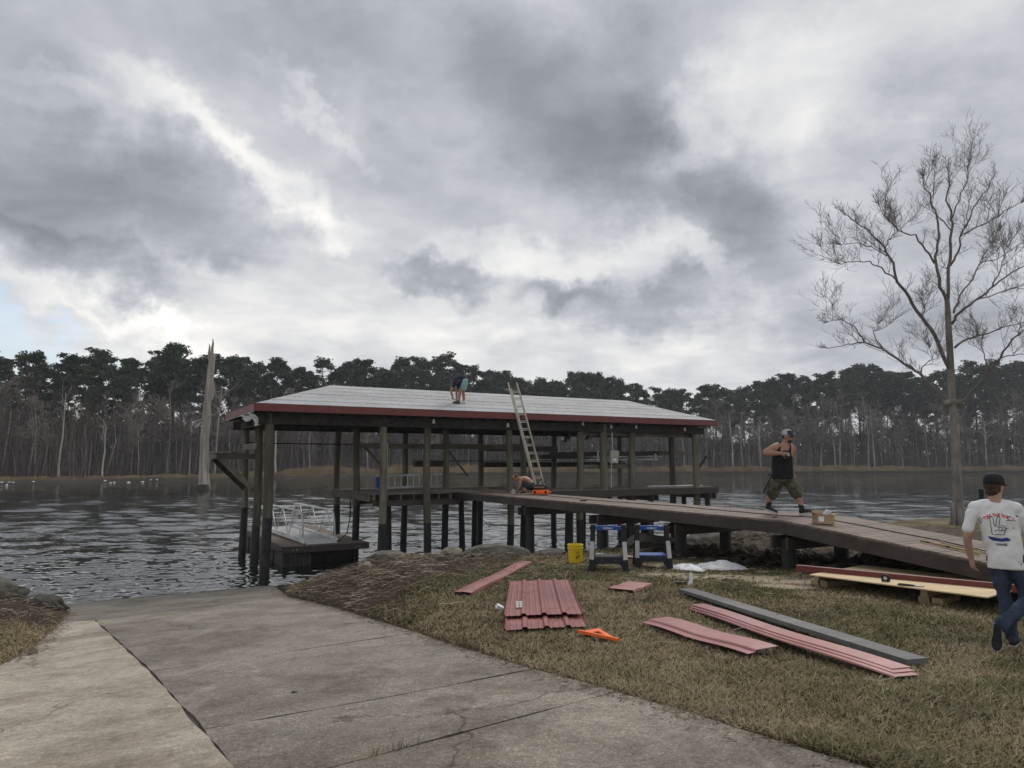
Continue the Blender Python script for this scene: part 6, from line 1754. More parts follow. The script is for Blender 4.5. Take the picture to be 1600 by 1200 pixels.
def scatter_clods(name, label, zones, n_each, smin, smax, mat, seed, zmin=0.05):
    rg = np.random.default_rng(seed); V = []; F = []; o = 0
    base = np.array([[1,0,0],[-1,0,0],[0,1,0],[0,-1,0],[0,0,1],[0,0,-0.5]], float)
    tri = np.array([[0,2,4],[2,1,4],[1,3,4],[3,0,4],[2,0,5],[1,2,5],[3,1,5],[0,3,5]])
    for (cx, cy, rx, ry), n in zip(zones, n_each):
        q = rg.normal(size=(n,2))*0.5; x, y = cx+q[:,0]*rx, cy+q[:,1]*ry; z = ground_z(x, y)
        hump = 0.0
        k = (z > zmin) & ~inside(x, y, RAMP_POLY)
        for X_, Y_, Z_ in zip(x[k], y[k], z[k]):
            s = smin+(smax-smin)*rg.random()**2.5
            b = base*(s*(0.5+rg.random((6,3))))*np.array([1.2,1.0,0.7])
            V.append(b+np.array([X_,Y_,Z_+s*(0.15+0.5*rg.random())])); F.append(tri+o); o += 6
    tag(np_mesh(name, np.concatenate(V), np.concatenate(F), mat), label, kind='stuff')
scatter_clods('mud_clods', 'dark clods and root lumps heaped under the walkway', [(7.3,12.7,1.4,0.9),(8.4,11.9,1.4,0.9),(6.0,14.4,1.8,1.1),(4.8,16.4,1.8,1.2)], [900,500,420,300], 0.02, 0.17, pm('clod_soil', (0.022,0.018,0.014), (0.062,0.050,0.038), 6, 0.95, 0.6, 20, spec=0.1), 51)
scatter_clods('shore_rubble', 'small stones and oyster shell along the bank edge', [(-2.2,15.5,2.0,0.5),(0.3,16.1,1.8,0.5),(3.2,17.2,2.0,0.9),(6.4,20.0,3.2,1.4),(-9.9,14.4,1.4,0.6)], [120,110,220,260,160], 0.015, 0.11, m_rock, 53)
scatter_clods('shell_bits', 'pale bits of shell and chips strewn on the bank', [(-2.6,14.4,1.8,1.2),(6.2,15.0,1.8,1.0),(6.6,18.6,3.0,1.6),(3.4,12.2,1.4,0.6),(1.0,12.5,3,2.5)], [110,120,160,90,60], 0.008, 0.04, m_rockpale, 55)
# weeds rooted in the ramp joints
def weeds():
    mb = MB(); r_ = random.Random(9)
    for i in range(26):
        x = -0.72+0.30*r_.random()-0.10; f = (x+1.30)/2.06; y = 3.75+f*1.58+r_.gauss(0,0.012)
        z = float(ramp_z(x, y)); p = Vector((x,y,z-0.01)); h = r_.uniform(0.02,0.07)
        q = p+Vector((r_.gauss(0,0.02), r_.gauss(0,0.02), h)); mb.tube([p,(p+q)/2+Vector((r_.gauss(0,.004),0,0)),q],[0.0022,0.0018,0.0006],3,caps=False)
    tag(mb.build('joint_weeds', pm('weed_green', (0.09,0.10,0.035), (0.16,0.15,0.07), 9, 0.8)), 'thin weeds growing from the joint in the ramp', kind='stuff')
weeds()
# ================================================================ PEOPLE
def skinmat(name, a, b): 
    return pm(name, a, b, 14, 0.6, 0.15, 60, spec=0.35, big=0.08)
m_skin = skinmat('fair_skin', (0.36,0.205,0.150), (0.44,0.265,0.200))
m_skin_tan = skinmat('tanned_skin', (0.27,0.145,0.098), (0.36,0.205,0.145))
m_hair = pm('brown_hair', (0.040,0.024,0.014), (0.095,0.058,0.034), 30, 0.7, 0.6, 80, stretch=(1,1,0.2))
m_capblack = pm('black_cotton', (0.012,0.012,0.013), (0.022,0.022,0.023), 20, 0.85, 0.2, 120)
m_tee = pm('white_cotton', (0.66,0.66,0.66), (0.76,0.76,0.755), 5, 0.9, 0.35, 9, big=0.05, bdist=0.03)
m_denim = pm('blue_denim', (0.020,0.030,0.055), (0.052,0.070,0.108), 7, 0.9, 0.5, 16, big=0.3, bdist=0.02)
m_sole = pm('dark_rubber', (0.012,0.012,0.012), (0.025,0.025,0.025), 20, 0.8, 0.5, 60)
m_solew = pm('off_white_rubber', (0.42,0.41,0.38), (0.55,0.54,0.50), 10, 0.7)
m_shoe = pm('grey_black_canvas', (0.022,0.022,0.024), (0.06,0.06,0.062), 30, 0.85, 0.3, 80)
m_camo = pm('camouflage_cloth', (0.030,0.030,0.018), (0.125,0.118,0.082), 9, 0.9, 0.4, 12, big=0.45, detail=2, bdist=0.02)
m_tank = pm('black_jersey', (0.008,0.008,0.009), (0.016,0.016,0.018), 8, 0.9, 0.6, 8, bdist=0.03)
m_navy = pm('navy_cotton', (0.014,0.017,0.042), (0.026,0.030,0.065), 6, 0.9, 0.5, 9)
m_aqua = pm('pale_aqua_cloth', (0.16,0.31,0.32), (0.30,0.46,0.46), 18, 0.9, 0.3, 14)
m_dshort = pm('charcoal_cloth', (0.014,0.015,0.022), (0.030,0.032,0.042), 8, 0.9, 0.5, 12)
m_sock = pm('dark_sock', (0.02,0.02,0.02), (0.04,0.04,0.04), 20, 0.95)
m_ink = pm('faded_tattoo_ink', (0.10,0.075,0.065), (0.16,0.11,0.09), 25, 0.6)

def limb_mb(mb, pts, rad, n=16):
    """rounded, tapering limb through joints; smoothed between them"""
    P = [Vector(p) for p in pts]; Q = []; q = []
    for i in range(len(P)-1):
        a, b = P[max(i-1,0)], P[min(i+2,len(P)-1)]
        for k in range(6):
            t = k/6
            c0, c1, c2, c3 = a, P[i], P[i+1], b
            pt = 0.5*((2*c1)+(c2-c0)*t+(2*c0-5*c1+4*c2-c3)*t*t+(3*c1-c0-3*c2+c3)*t*t*t)
            Q.append(pt); q.append(rad[i]+(rad[i+1]-rad[i])*t)
    Q.append(P[-1]); q.append(rad[-1])
    d0 = (Q[0]-Q[1]).normalized(); d1 = (Q[-1]-Q[-2]).normalized()
    pre = [(Q[0]+d0*q[0]*s, q[0]*c) for s, c in ((0.95,0.3),(0.75,0.66),(0.4,0.92))]
    post = [(Q[-1]+d1*q[-1]*s, q[-1]*c) for s, c in ((0.4,0.92),(0.75,0.66),(0.95,0.3))]
    Q = [p for p,_ in pre]+Q+[p for p,_ in post]; q = [r for _,r in pre]+q+[r for _,r in post]
    mb.tube(Q, q, n)
def ball(mb, c, rx, ry, rz, M=None, n=20):
    prof = [(math.sin(math.pi*i/12), -math.cos(math.pi*i/12)) for i in range(13)]
    prof = [(max(r,0.02), z) for r, z in prof]
    S_ = Matrix.Translation(Vector(c)) @ (M or Matrix.Identity(4)) @ Matrix.Diagonal((rx,ry,rz,1))
    mb.lathe(prof, n, M=S_)
def torso(mb, rings):
    """rings: (centre, half width, half depth, yaw) stacked from below"""
    n = 24; vs = []; fs = []
    for (c, w, d, yaw) in rings:
        for k in range(n):
            a = 2*math.pi*k/n; x = w*math.copysign(abs(math.cos(a))**0.85, math.cos(a)); y = d*math.copysign(abs(math.sin(a))**0.9, math.sin(a))
            vs.append(Vector(c)+Vector((x*math.cos(yaw)-y*math.sin(yaw), x*math.sin(yaw)+y*math.cos(yaw), 0)))
    m = len(rings)
    for i in range(m-1):
        for k in range(n): fs.append((i*n+k, i*n+(k+1)%n, (i+1)*n+(k+1)%n, (i+1)*n+k))
    fs.append(tuple(range(n-1,-1,-1))); fs.append(tuple((m-1)*n+k for k in range(n)))
    mb.add(vs, fs)
def torso_path(mb, P, W, D, side):
    """torso swept along a bent spine: side = left-right axis"""
    n = 24; vs = []; fs = []; P = [Vector(p) for p in P]; side = Vector(side).normalized()
    for i, p in enumerate(P):
        t = (P[min(i+1,len(P)-1)]-P[max(i-1,0)]).normalized(); s = (side-t*side.dot(t)).normalized(); f = t.cross(s)
        for k in range(n):
            a = 2*math.pi*k/n; vs.append(p+s*(W[i]*math.cos(a))+f*(D[i]*math.sin(a)))
    m = len(P)
    for i in range(m-1):
        for k in range(n): fs.append((i*n+k, i*n+(k+1)%n, (i+1)*n+(k+1)%n, (i+1)*n+k))
    fs.append(tuple(range(n-1,-1,-1))); fs.append(tuple((m-1)*n+k for k in range(n)))
    mb.add(vs, fs)
def hand_mb(mb, wrist, d, palm_n, size=1.0, curl=0.5, side=1):
    """palm, four unequal bent fingers and a thumb leaving the side of the palm"""
    w = Vector(wrist); d = Vector(d).normalized(); nrm = Vector(palm_n); nrm = (nrm-d*nrm.dot(d)).normalized(); s = d.cross(nrm)*side
    L = 0.095*size
    mb.prism([w+s*0.030*size*k1+nrm*0.0+d*k2*L for k1,k2 in ((-0.9,-0.05),(0.9,-0.05),(1.35,0.6),(1.3,1.0),(-1.3,1.0),(-1.35,0.5))], nrm*0.001)
    limb_mb(mb, [w-d*0.01, w+d*L*0.5, w+d*L*0.98], [0.026*size,0.030*size,0.022*size], 10)
    for sx in (-0.6,0.6): limb_mb(mb, [w+d*L*0.1+s*sx*0.018*size, w+d*L*0.95+s*sx*0.040*size], [0.018*size,0.017*size], 8)
    for i, (o, l) in enumerate(((-1.15,0.066),(-0.4,0.080),(0.4,0.076),(1.1,0.060))):
        b = w+d*L*0.9+s*o*0.026*size; a0 = curl*0.5; dd = d; p = b; pts = [p]
        for k, f in enumerate((0.45,0.32,0.23)):
            a0 += curl*(0.35+0.25*k); q = d*math.cos(a0)+nrm*math.sin(a0); p = p+q*l*size*f; pts.append(p)
        limb_mb(mb, pts, [0.0105*size,0.0098*size,0.009*size,0.0078*size], 8)
    t0 = w+d*L*0.22-s*0.026*size; td = (d*0.75-s*0.55+nrm*0.35).normalized()
    limb_mb(mb, [t0, t0+td*0.04*size, t0+td*0.068*size+nrm*0.012*size*curl, t0+td*0.085*size+d*0.012+nrm*0.018*size*curl], [0.014*size,0.0125*size,0.011*size,0.0085*size], 8)
def head_mb(mb, c, fwd, up, s=1.0):
    """skull, jaw, nose, ears, brow, mouth"""
    c = Vector(c); f = Vector(fwd).normalized(); u = Vector(up); u = (u-f*u.dot(f)).normalized(); r = f.cross(u)
    M = Matrix((r, f, u)).transposed().to_4x4()
    ball(mb, c+u*0.025*s, 0.076*s, 0.096*s, 0.098*s, M)
    ball(mb, c+f*0.022*s-u*0.045*s, 0.058*s, 0.070*s, 0.075*s, M)
    ball(mb, c+f*0.070*s-u*0.095*s, 0.028*s, 0.024*s, 0.022*s, M, 12)
    mb.tube([c+f*0.086*s+u*0.015*s, c+f*0.108*s-u*0.022*s, c+f*0.085*s-u*0.034*s], [0.010*s,0.015*s,0.011*s], 8)
    ball(mb, c+f*0.083*s-u*0.064*s, 0.024*s, 0.012*s, 0.010*s, M, 10)
    for sx in (-1,1):
        ball(mb, c+r*sx*0.078*s-u*0.012*s-f*0.008*s, 0.012*s, 0.022*s, 0.034*s, M, 10)
        ball(mb, c+r*sx*0.032*s+f*0.078*s+u*0.016*s, 0.022*s, 0.014*s, 0.008*s, M, 8)
    return M, r, f, u
def realise(mb, name, mat, parent, voxel, smooth=6, disp=0.0, dscale=9.0, seed=0):
    me0 = bpy.data.meshes.new(name); me0.from_pydata(mb.v, [], mb.f)
    bm = bmesh.new(); bm.from_mesh(me0); bmesh.ops.recalc_face_normals(bm, faces=bm.faces); bm.to_mesh(me0); bm.free()
    o = bpy.data.objects.new(name, me0); COL.objects.link(o)
    r_ = o.modifiers.new('remesh', 'REMESH'); r_.mode = 'VOXEL'; r_.voxel_size = voxel; r_.adaptivity = 0
    if smooth:
        sm = o.modifiers.new('smooth', 'SMOOTH'); sm.iterations = smooth; sm.factor = 0.5
    dg = bpy.context.evaluated_depsgraph_get()
    me = bpy.data.meshes.new_from_object(o.evaluated_get(dg))
    bpy.data.objects.remove(o)
    if disp:
        co = np.empty(len(me.vertices)*3); me.vertices.foreach_get('co', co); co = co.reshape(-1,3)
        no = np.empty(len(me.vertices)*3); me.vertices.foreach_get('normal', no); no = no.reshape(-1,3)
        a = fbm(co[:,0]*dscale+co[:,1]*dscale*0.6+seed, co[:,2]*dscale*0.55, seed, 3)-0.5
        b = np.abs(fbm(co[:,0]*dscale*0.7-co[:,2]*dscale*0.6+3, co[:,1]*dscale*0.7+co[:,2]*dscale*0.3, seed+5, 3)-0.5)*-2+0.25
        co = co+no*(disp*(a*1.4+b*1.2))[:,None]; me.vertices.foreach_set('co', co.ravel())
    me.materials.clear(); me.materials.append(mat)
    me.polygons.foreach_set('use_smooth', np.ones(len(me.polygons), dtype=bool)); me.update()
    return link(name, me, parent)
def cap_part(parent, c, M, mat, s=1.0, bill=True, mats2=None, back=False):
    """crown, bill, button"""
    c = Vector(c)
    mb = MB(); prof = [(0.098*s,-0.012*s),(0.099*s,0.02*s),(0.094*s,0.055*s),(0.078*s,0.085*s),(0.045*s,0.103*s),(0.008*s,0.108*s)]
    MM = Matrix.Translation(c) @ M @ Matrix.Diagonal((0.88,1.08,1.0,1)); mb.lathe(prof, 24, M=MM)
    cr = mb.build('cap', mat, parent, smooth=True)
    if bill:
        mb = MB(); vs = []; n = 10
        for i in range(n+1):
            a = math.pi*(0.14+0.72*i/n)
            vs.append((0.085*math.cos(a)*s, 0.098*math.sin(a)*s, 0.004*s)); 
        for i in range(n+1):
            a = math.pi*(0.14+0.72*i/n); vs.append((0.084*math.cos(a)*s, (0.10*math.sin(a)+0.075*math.sin(a)**0.7)*s, (-0.012+0.014*math.sin(a))*s-0.006*s))
        vs = [Matrix.Translation(c) @ M @ Vector(v) for v in vs]
        mb.add(vs, [(i,i+1,n+2+i,n+1+i) for i in range(n)]); b = mb.build('bill', (mats2 or mat), cr)
        so = b.modifiers.new('thick','SOLIDIFY'); so.thickness = 0.005*s
    return cr
def shoe(parent, heel, toe, up, mat, msole, w=0.05, ankle=None, name='shoe'):
    h, t = Vector(heel), Vector(toe); d = (t-h).normalized(); u = Vector(up); u = (u-d*u.dot(d)).normalized(); s = d.cross(u); L = (t-h).length
    def ring(y, wd, hh): return [h+d*y+s*wd, h+d*y+s*wd*0.9+u*hh*0.75, h+d*y+u*hh, h+d*y-s*wd*0.9+u*hh*0.75, h+d*y-s*wd]
    rs = [ring(L*a, w*b, c) for a, b, c in ((0.0,0.45,0.07),(0.05,0.68,0.095),(0.25,0.72,0.10),(0.45,0.80,0.085),(0.65,1.0,0.062),(0.85,0.95,0.048),(0.97,0.6,0.036),(1.0,0.25,0.028))]
    mb = MB(); vs = [p+u*0.022 for r_ in rs for p in r_]; fs = []
    for i in range(len(rs)-1):
        for k in range(4): fs.append((i*5+k, i*5+k+1, (i+1)*5+k+1, (i+1)*5+k))
        fs.append((i*5+4, i*5, (i+1)*5, (i+1)*5+4))
    fs.append((0,1,2,3,4)); fs.append(tuple((len(rs)-1)*5+k for k in (4,3,2,1,0)))
    mb.add(vs, fs); o = mb.build(name, mat, parent, smooth=True)
    out = [h+d*L*a+s*w*b for a, b in ((0,0.5),(0.06,0.75),(0.3,0.80),(0.5,0.85),(0.66,1.06),(0.85,1.0),(0.97,0.62),(1.01,0.25),(1.01,-0.25),(0.97,-0.62),(0.85,-1.0),(0.66,-1.06),(0.5,-0.85),(0.3,-0.8),(0.06,-0.75),(0,-0.5))]
    mb = MB(); mb.prism([p+u*0.026 for p in out], u*-0.024); mb.build('sole_band', msole, o)
    mb = MB(); mb.prism([h+d*L*0.5+(p-h-d*L*0.5)*0.93+u*0.003 for p in out], u*-0.006); mb.build('sole', m_sole, o)
    return o

# ---------------------------------------------------------------- young man in the white T-shirt, walking away
AZ1 = R(-33.5)
p1 = thing('person', 'young man seen from behind walking, in white printed T-shirt, jeans and black cap', 'person', on(5.06,7.52), AZ1)
p1.scale = (0.97,0.97,0.985)
body = MB()
HC = Vector((0.0,0.02,1.625))
hf = Vector((0.50,0.85,-0.10))
Mh, hr, hfw, hu = head_mb(body, HC, hf, (0,0,1), 1.03)
limb_mb(body, [(0.005,-0.005,1.42),(0.0,0.0,1.50),(0.0,0.01,1.57)], [0.070,0.060,0.058])
torso(body, [((0.05,0,0.88),0.155,0.105,0),((0.045,0,1.0),0.15,0.10,0),((0.03,0,1.15),0.155,0.105,0),((0.01,0,1.30),0.160,0.092,0),((0.0,0,1.39),0.145,0.075,0),((0.0,0,1.45),0.075,0.06,0)])
limb_mb(body, [(-0.17,-0.005,1.40),(-0.205,-0.02,1.33),(-0.25,-0.04,1.16),(-0.275,-0.035,1.09),(-0.27,0.005,0.96),(-0.255,0.03,0.865)], [0.046,0.050,0.046,0.043,0.039,0.029])
limb_mb(body, [(0.17,-0.005,1.40),(0.215,0.01,1.33),(0.27,0.06,1.16),(0.285,0.08,1.09),(0.30,0.17,1.02),(0.30,0.25,0.97)], [0.046,0.050,0.047,0.043,0.039,0.029])
hand_mb(body, (-0.255,0.03,0.865), (0.10,0.05,-1.0), (0.75,0.35,0.0), 1.0, 0.55, 1)
hand_mb(body, (0.30,0.25,0.97), (0.0,0.75,-0.6), (-0.9,0,0), 1.0, 0.6, -1)
limb_mb(body, [(-0.03,0.0,0.93),(0.0,0.02,0.70),(0.02,0.03,0.47),(0.045,0.0,0.28),(0.065,-0.02,0.10)], [0.085,0.075,0.055,0.05,0.038])
limb_mb(body, [(0.13,0.0,0.93),(0.19,0.02,0.70),(0.215,0.02,0.48),(0.09,-0.16,0.36),(-0.02,-0.30,0.27)], [0.088,0.078,0.058,0.05,0.038])
realise(body, 'body', m_skin, p1, 0.0065, 5)
tee = MB()
torso(tee, [((0.055,0.0,0.785),0.178,0.130,0.05),((0.055,0.0,0.84),0.174,0.128,0.05),((0.048,0.0,0.98),0.166,0.122,0.03),((0.030,0.0,1.15),0.174,0.122,0),((0.010,0.0,1.30),0.195,0.122,0),((0.0,0.0,1.385),0.185,0.105,0),((0.0,0.0,1.435),0.150,0.095,0),((0.0,0.0,1.475),0.082,0.074,0)])
for sx in (-1,1): limb_mb(tee, [(sx*0.055,0,1.445),(sx*0.12,0,1.425),(sx*0.175,0,1.40)], [0.060,0.066,0.074])
limb_mb(tee, [(-0.15,0,1.385),(-0.205,-0.015,1.34),(-0.240,-0.03,1.24),(-0.258,-0.038,1.185)], [0.066,0.067,0.061,0.060])
limb_mb(tee, [(0.15,0,1.385),(0.215,0.01,1.34),(0.255,0.035,1.24),(0.272,0.055,1.185)], [0.066,0.067,0.061,0.060])
tshirt = realise(tee, 't_shirt', m_tee, p1, 0.008, 4, 0.015, 8.0, 3)
jn = MB()
torso(jn, [((0.05,0,0.80),0.160,0.118,0),((0.05,0,0.90),0.158,0.115,0),((0.05,0,0.98),0.150,0.108,0)])
limb_mb(jn, [(-0.02,0.0,0.88),(0.0,0.02,0.70),(0.02,0.035,0.47),(0.045,0.0,0.28),(0.065,-0.02,0.09)], [0.098,0.088,0.068,0.064,0.066])
limb_mb(jn, [(0.13,0.0,0.88),(0.19,0.02,0.70),(0.218,0.015,0.48),(0.10,-0.15,0.365),(0.0,-0.28,0.285),(-0.025,-0.31,0.262)], [0.102,0.094,0.074,0.070,0.066,0.064])
realise(jn, 'jeans', m_denim, p1, 0.009, 3, 0.020, 11.0, 9)
shoe(p1, (0.055,-0.09,0.0), (0.10,0.17,0.0), (0,0,1), m_shoe, m_solew, 0.048)
shoe(p1, (-0.055,-0.345,0.285), (-0.085,-0.43,0.015), (0.0,1,-0.2), m_shoe, m_solew, 0.050)
hair = MB()
ball(hair, HC-hfw*0.016+hu*0.012, 0.083, 0.096, 0.088, Mh)
ball(hair, HC-hfw*0.045-hu*0.045, 0.066, 0.052, 0.052, Mh)
realise(hair, 'hair', m_hair, p1, 0.008, 3, 0.010, 40.0, 5)
cap_part(p1, HC+hu*0.040-hfw*0.005, Mh, m_capblack, 1.08, True)
# printed back of the T-shirt: lettering and line drawing laid onto the cloth
bv = BVHTree.FromPolygons([v.co[:] for v in tshirt.data.vertices], [p.vertices[:] for p in tshirt.data.polygons])
def onto(u, v, off=0.0022):
    h = bv.ray_cast(Vector((u,-1.0,v)), Vector((0,1,0)))
    return (h[0]+Vector((0,-off,0))) if h[0] is not None else Vector((u,-0.13-off,v))
def flat_letters(txt, size, bold):
    cu = bpy.data.curves.new('lettering','FONT'); cu.body = txt; cu.size = size; cu.align_x = 'CENTER'; cu.offset = bold; cu.resolution_u = 3
    to = bpy.data.objects.new('lettering', cu); COL.objects.link(to)
    dg = bpy.context.evaluated_depsgraph_get(); me = bpy.data.meshes.new_from_object(to.evaluated_get(dg))
    v = [x.co.copy() for x in me.vertices]; f = [tuple(p.vertices) for p in me.polygons]
    bpy.data.objects.remove(to); bpy.data.curves.remove(cu); bpy.data.meshes.remove(me)
    return v, f
def print_mesh(name, mat, geo):
    mb = MB()
    for v, f in geo: mb.add([onto(p[0], p[1]) for p in v], f)
    return mb.build(name, mat, tshirt, fixn=False)
CX, CZ = 0.005, 1.20
m_inkred = pm('red_shirt_print', (0.42,0.016,0.03), (0.50,0.025,0.04), 20, 0.8); m_inkblk = pm('black_shirt_print', (0.015,0.015,0.018), (0.03,0.03,0.032), 20, 0.8); m_inkblue = pm('blue_shirt_print', (0.02,0.04,0.20), (0.035,0.06,0.26), 20, 0.8)
geo = []; txt = '"OFF THE WALL"'; rad_ = 0.165; wid = [0.5,1,0.8,0.8,0.5,0.85,1,0.85,0.5,1.25,0.95,0.8,0.8,0.5]; tot = sum(wid); acc = 0
for ch, wv in zip(txt, wid):
    a = (acc+wv/2)/tot-0.5; acc += wv; th = -a*1.72
    if ch == ' ': continue
    v, f = flat_letters(ch, 0.064, 0.0022)
    geo.append(([(CX+0.010+(rad_+p.y)*math.sin(-th)*0.88+p.x*0.60*math.cos(th), 1.208+(rad_+p.y)*math.cos(th)*0.72-0.0+p.x*0.60*math.sin(th)) for p in v], f))
print_mesh('print_lettering', m_inkred, geo)
v, f = flat_letters('VANS', 0.036, 0.0012); print_mesh('print_lettering', m_inkblk, [([(CX+0.02+p.x*1.15, 1.028+p.y) for p in v], f)])
def stroke(pts, w, closed=False):
    P = [Vector((a,b)) for a,b in pts]; Q = []
    n = len(P); rng_ = range(n if closed else n-1)
    for i in rng_:
        a, b = P[i], P[(i+1)%n]
        for k in range(4): Q.append(a.lerp(b, k/4))
    if closed: Q.append(P[0])
    else: Q.append(P[-1])
    vs = []; fs = []
    for i, q in enumerate(Q):
        t = (Q[min(i+1,len(Q)-1)]-Q[max(i-1,0)]); t = t.normalized() if t.length > 0 else Vector((1,0)); nn = Vector((-t.y,t.x))*w/2
        vs += [q+nn, q-nn]
    for i in range(len(Q)-1): fs.append((2*i,2*i+1,2*i+3,2*i+2))
    return [(p.x,p.y) for p in vs], fs
o_ = lambda x, y: (CX+x, CZ+y)
hand = [[(-0.055,-0.06),(-0.058,0.01),(-0.062,0.02),(-0.066,0.115),(-0.055,0.128),(-0.038,0.118),(-0.030,0.03),(-0.018,0.03),(-0.002,0.118),(0.014,0.126),(0.026,0.112),(0.010,0.030),(0.040,0.036),(0.060,0.026),(0.072,0.0),(0.062,-0.022),(0.050,-0.060),(-0.055,-0.06)],
        [(-0.02,0.025),(0.012,0.018),(0.042,0.016)],[(0.012,0.018),(0.006,-0.012),(0.020,-0.022),(0.034,-0.012),(0.042,0.016)],[(0.034,-0.012),(0.052,-0.018),(0.058,0.0)],[(-0.03,-0.03),(-0.01,-0.012),(0.006,-0.012)],[(0.072,0.010),(0.090,0.004)]]
print_mesh('print_drawing', m_inkblk, [stroke([o_(*p) for p in s], 0.0062) for s in hand])
sk = [[(-0.085,-0.098),(-0.05,-0.118),(0.02,-0.126),(0.09,-0.118),(0.098,-0.104),(0.075,-0.09),(0.02,-0.104),(-0.03,-0.096),(-0.085,-0.085)]]
geo = [stroke([o_(*p) for p in s], 0.011, True) for s in sk]; geo.append(stroke([o_(-0.075,-0.095),o_(-0.02,-0.107),o_(0.04,-0.112),o_(0.085,-0.106)], 0.020))
print_mesh('print_drawing', m_inkblue, geo)
sp = [stroke([(-0.155,1.315),(-0.125,1.28)],0.006), stroke([(-0.165,1.29),(-0.14,1.262),(-0.15,1.24)],0.007), stroke([(0.095,1.325),(0.125,1.330)],0.010), stroke([(0.08,1.288),(0.13,1.292),(0.165,1.286)],0.006), stroke([(0.135,1.215),(0.15,1.21)],0.009),stroke([(0.17,1.34),(0.19,1.325)],0.010),stroke([(0.185,0.86),(0.186,0.84)],0.008)]
print_mesh('paint_spot', m_inkblk, sp)

# ---------------------------------------------------------------- man in tank top walking along the planks
p2 = thing('person', 'stocky man in black tank top, camouflage shorts and cap striding along the walkway', 'person', (5.55,14.46,ZD+0.004), R(-21))
b = MB(); HC = Vector((0.045,-0.02,1.555))
Mh, hr, hfw, hu = head_mb(b, HC, (0.90,-0.36,-0.10), (0.05,0,1), 1.06)
limb_mb(b, [(-0.01,0.0,1.38),(0.01,-0.005,1.44),(0.03,-0.015,1.50)], [0.085,0.075,0.070])
torso(b, [((-0.07,0,0.78),0.175,0.150,0.25),((-0.075,0,0.92),0.185,0.165,0.25),((-0.07,0,1.08),0.190,0.165,0.3),((-0.05,0,1.24),0.205,0.150,0.4),((-0.03,0,1.35),0.195,0.120,0.4),((-0.01,0,1.42),0.11,0.085,0.4)])
# near arm: elbow thrown back, hand at the chest
limb_mb(b, [(-0.16,-0.10,1.365),(-0.22,-0.15,1.33),(-0.32,-0.19,1.275),(-0.40,-0.20,1.235),(-0.25,-0.235,1.225),(-0.10,-0.255,1.222)], [0.080,0.082,0.068,0.056,0.054,0.036])
hand_mb(b, (-0.09,-0.255,1.222), (1,0.02,-0.08), (0.1,0.9,-0.3), 1.05, 0.8, 1)
# far arm, bent across the front
limb_mb(b, [(0.09,0.10,1.36),(0.125,0.135,1.30),(0.10,0.20,1.14),(0.08,0.22,1.07),(0.10,0.18,0.95),(0.12,0.15,0.86)], [0.075,0.074,0.060,0.054,0.048,0.034])
hand_mb(b, (0.12,0.15,0.86), (0.1,-0.1,-1), (0.2,-0.8,0.0), 1.0, 0.8, -1)
limb_mb(b, [(-0.14,-0.03,0.80),(-0.235,0.0,0.58),(-0.30,0.02,0.42),(-0.345,0.03,0.30),(-0.37,0.04,0.15)], [0.115,0.095,0.066,0.062,0.040])
limb_mb(b, [(0.00,0.02,0.80),(0.10,0.0,0.58),(0.17,-0.01,0.43),(0.215,-0.02,0.30),(0.255,-0.03,0.14)], [0.115,0.095,0.066,0.064,0.042])
realise(b, 'body', m_skin_tan, p2, 0.0085, 5)
t_ = MB(); torso(t_, [((-0.075,0,0.715),0.215,0.180,0.25),((-0.078,0,0.85),0.205,0.180,0.25),((-0.078,0,1.0),0.205,0.182,0.28),((-0.07,0,1.12),0.205,0.178,0.32),((-0.055,0,1.22),0.195,0.160,0.4),((-0.04,0,1.28),0.165,0.150,0.4)])
for sx, y0 in ((-0.115,-0.06),(0.075,0.03)):
    limb_mb(t_, [(sx-0.01,y0-0.10,1.22),(sx,y0-0.085,1.33),(sx,y0,1.425),(sx-0.01,y0+0.08,1.33),(sx-0.01,y0+0.10,1.22)], [0.035,0.030,0.028,0.030,0.035], 8)
realise(t_, 'tank_top', m_tank, p2, 0.010, 4, 0.016, 9.0, 4)
s_ = MB(); torso(s_, [((-0.07,0,0.66),0.17,0.16,0.2),((-0.07,0,0.72),0.185,0.160,0.2),((-0.07,0,0.80),0.165,0.145,0.2)])
limb_mb(s_, [(-0.15,-0.02,0.70),(-0.225,0.0,0.58),(-0.265,0.01,0.46),(-0.285,0.015,0.415)], [0.135,0.128,0.122,0.118]); limb_mb(s_, [(0.01,0.01,0.70),(0.10,0.0,0.58),(0.15,-0.005,0.47),(0.17,-0.01,0.42)], [0.135,0.128,0.122,0.118])
realise(s_, 'shorts', m_camo, p2, 0.010, 3, 0.022, 10.0, 8)
for a, c in (((-0.352,0.03,0.24),(-0.375,0.04,0.12)),((0.235,-0.025,0.22),(0.262,-0.03,0.10))):
    mb = MB(); limb_mb(mb, [a,c], [0.052,0.048]); mb.build('sock', m_sock, p2, smooth=True)
shoe(p2, (-0.445,0.04,0.085), (-0.20,0.03,0.004), (0.25,0,1), m_shoe, m_solew, 0.052)
shoe(p2, (0.215,-0.03,0.004), (0.49,-0.06,0.055), (-0.2,0,1), m_capblack, m_solew, 0.052)
bd = MB(); ball(bd, HC+hfw*0.055-hu*0.075, 0.060, 0.050, 0.048, Mh); realise(bd, 'beard', m_hair, p2, 0.009, 3, 0.006, 40, 2)
hair = MB(); ball(hair, HC-hfw*0.015+hu*0.005, 0.083, 0.096, 0.078, Mh); realise(hair, 'hair', m_hair, p2, 0.010, 2)
cp = cap_part(p2, HC+hu*0.040, Mh, pm('dusty_white_mesh', (0.36,0.35,0.33), (0.46,0.45,0.43), 60, 0.9), 1.10, True, pm('slate_blue_cloth', (0.03,0.04,0.055), (0.055,0.07,0.09), 12, 0.9))
